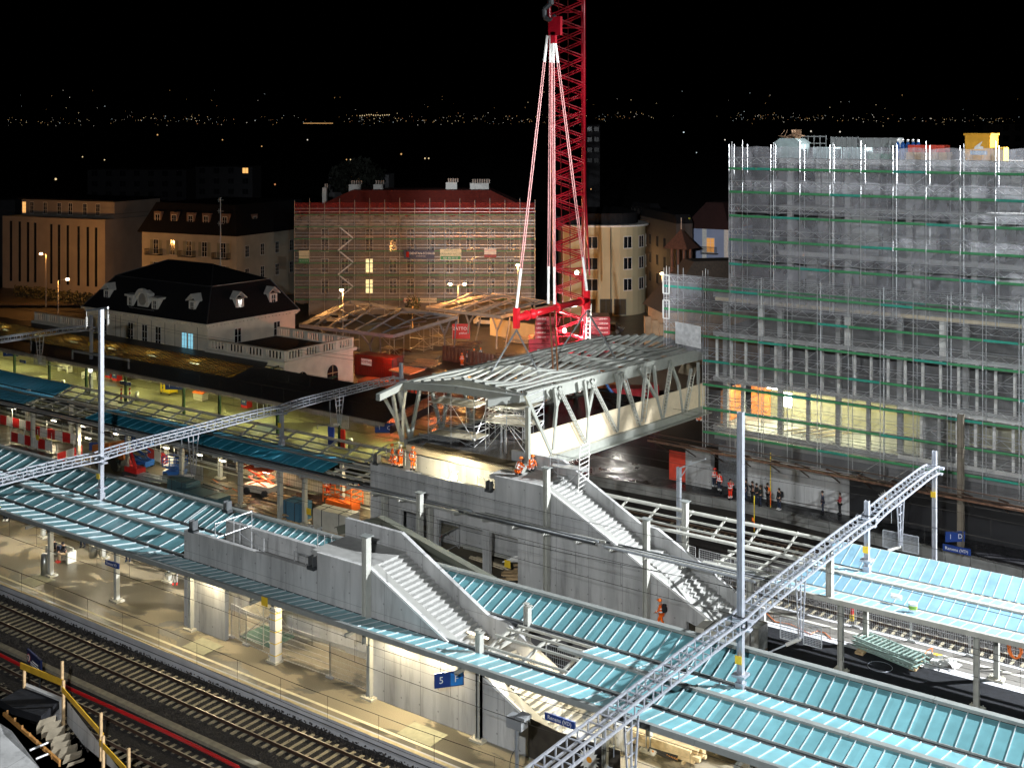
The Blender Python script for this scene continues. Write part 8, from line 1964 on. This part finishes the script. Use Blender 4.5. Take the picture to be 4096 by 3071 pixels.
# lamp in the lit box under the bridge edge
c = atY(1817, 1908, 67.3); t = T('work_lamp', 'glaring work lamp inside the open concrete box under the bridge edge', 'work lamp', (c[0], c[1], c[2]-.2)); MB().ball((c[0], c[1], c[2]), .2, 12, 8, 1.5).o('lamp_body', EM('glaring_lamp', (1, .88, .6), 60), t); MB().tube((c[0], c[1], 4.6), (c[0], c[1], c[2]-.3), .04).o('stand', dark, t)
lamp('POINT', (c[0], c[1]+.1, c[2]+.5), (1, .88, .55), 650, .25)
lamp('POINT', (-57, 68.2, 5.6), (1, .88, .55), 300, .25)
c = atY(2004, 1569, 73); t = T('work_lamp', 'small bright lamp over the scaffold tower under the bridge roof', 'work lamp', c); MB().ball(c, .14, 8, 6).o('lamp_body', EM('glaring_lamp', (1, .88, .6), 60), t); MB().tube((c[0], c[1], ZD), (c[0], c[1], c[2]-.1), .03).o('stand', tubem, t)
lamp('POINT', (c[0], c[1]-.3, c[2]-.2), (1, .95, .8), 500, .2)
# lit room on the first floor
lamp('AREA', (-41, 96.5, 9.3), (1, 1, .6), 620, 2, sy=1); lamp('AREA', (-34, 96.5, 9.3), (1, 1, .6), 330, 2, sy=1); lamp('AREA', (-44.8, 96, 9.2), (1, .9, .6), 120, 1, sy=1)
# crane work lamps and the lamp on the machine
c = atd(2358, 1379, 151); lamp('POINT', (c[0], c[1], c[2]+.4), (1, .97, .9), 2500, .3)
c = atd(2258, 1322, 150); lamp('POINT', c, (1, .97, .9), 900, .3)
c = at(2470, 1560, 4.5); lamp('POINT', c, (1, .95, .85), 1200, .3)
# red point lights without fixtures over the square left of the crane
for x, y, e in ((1560, 1400, 900), (1750, 1440, 700)):
    c = at(x, y, 4.); lamp('POINT', c, (1, .16, .05), e, .3)
# ================================================================ camera
cd_ = bpy.data.cameras.new('camera'); co = bpy.data.objects.new('camera', cd_); C.objects.link(co)
co.location = (0, 0, HC); co.rotation_euler = (math.pi/2, 0, YAW)
cd_.sensor_width = 36; cd_.lens = FL/4096*36; cd_.shift_y = -(1535.5-HY)/4096; cd_.clip_start = .5; cd_.clip_end = 30000
SC.camera = co
SC.view_settings.view_transform = 'Standard'; SC.view_settings.look = 'None'; SC.view_settings.exposure = 0; SC.view_settings.gamma = 1
SC.render.engine = 'CYCLES'
SC.cycles.max_bounces = 6; SC.cycles.transparent_max_bounces = 16; SC.cycles.sample_clamp_indirect = 4
SC.render.resolution_x = 1024; SC.render.resolution_y = 767
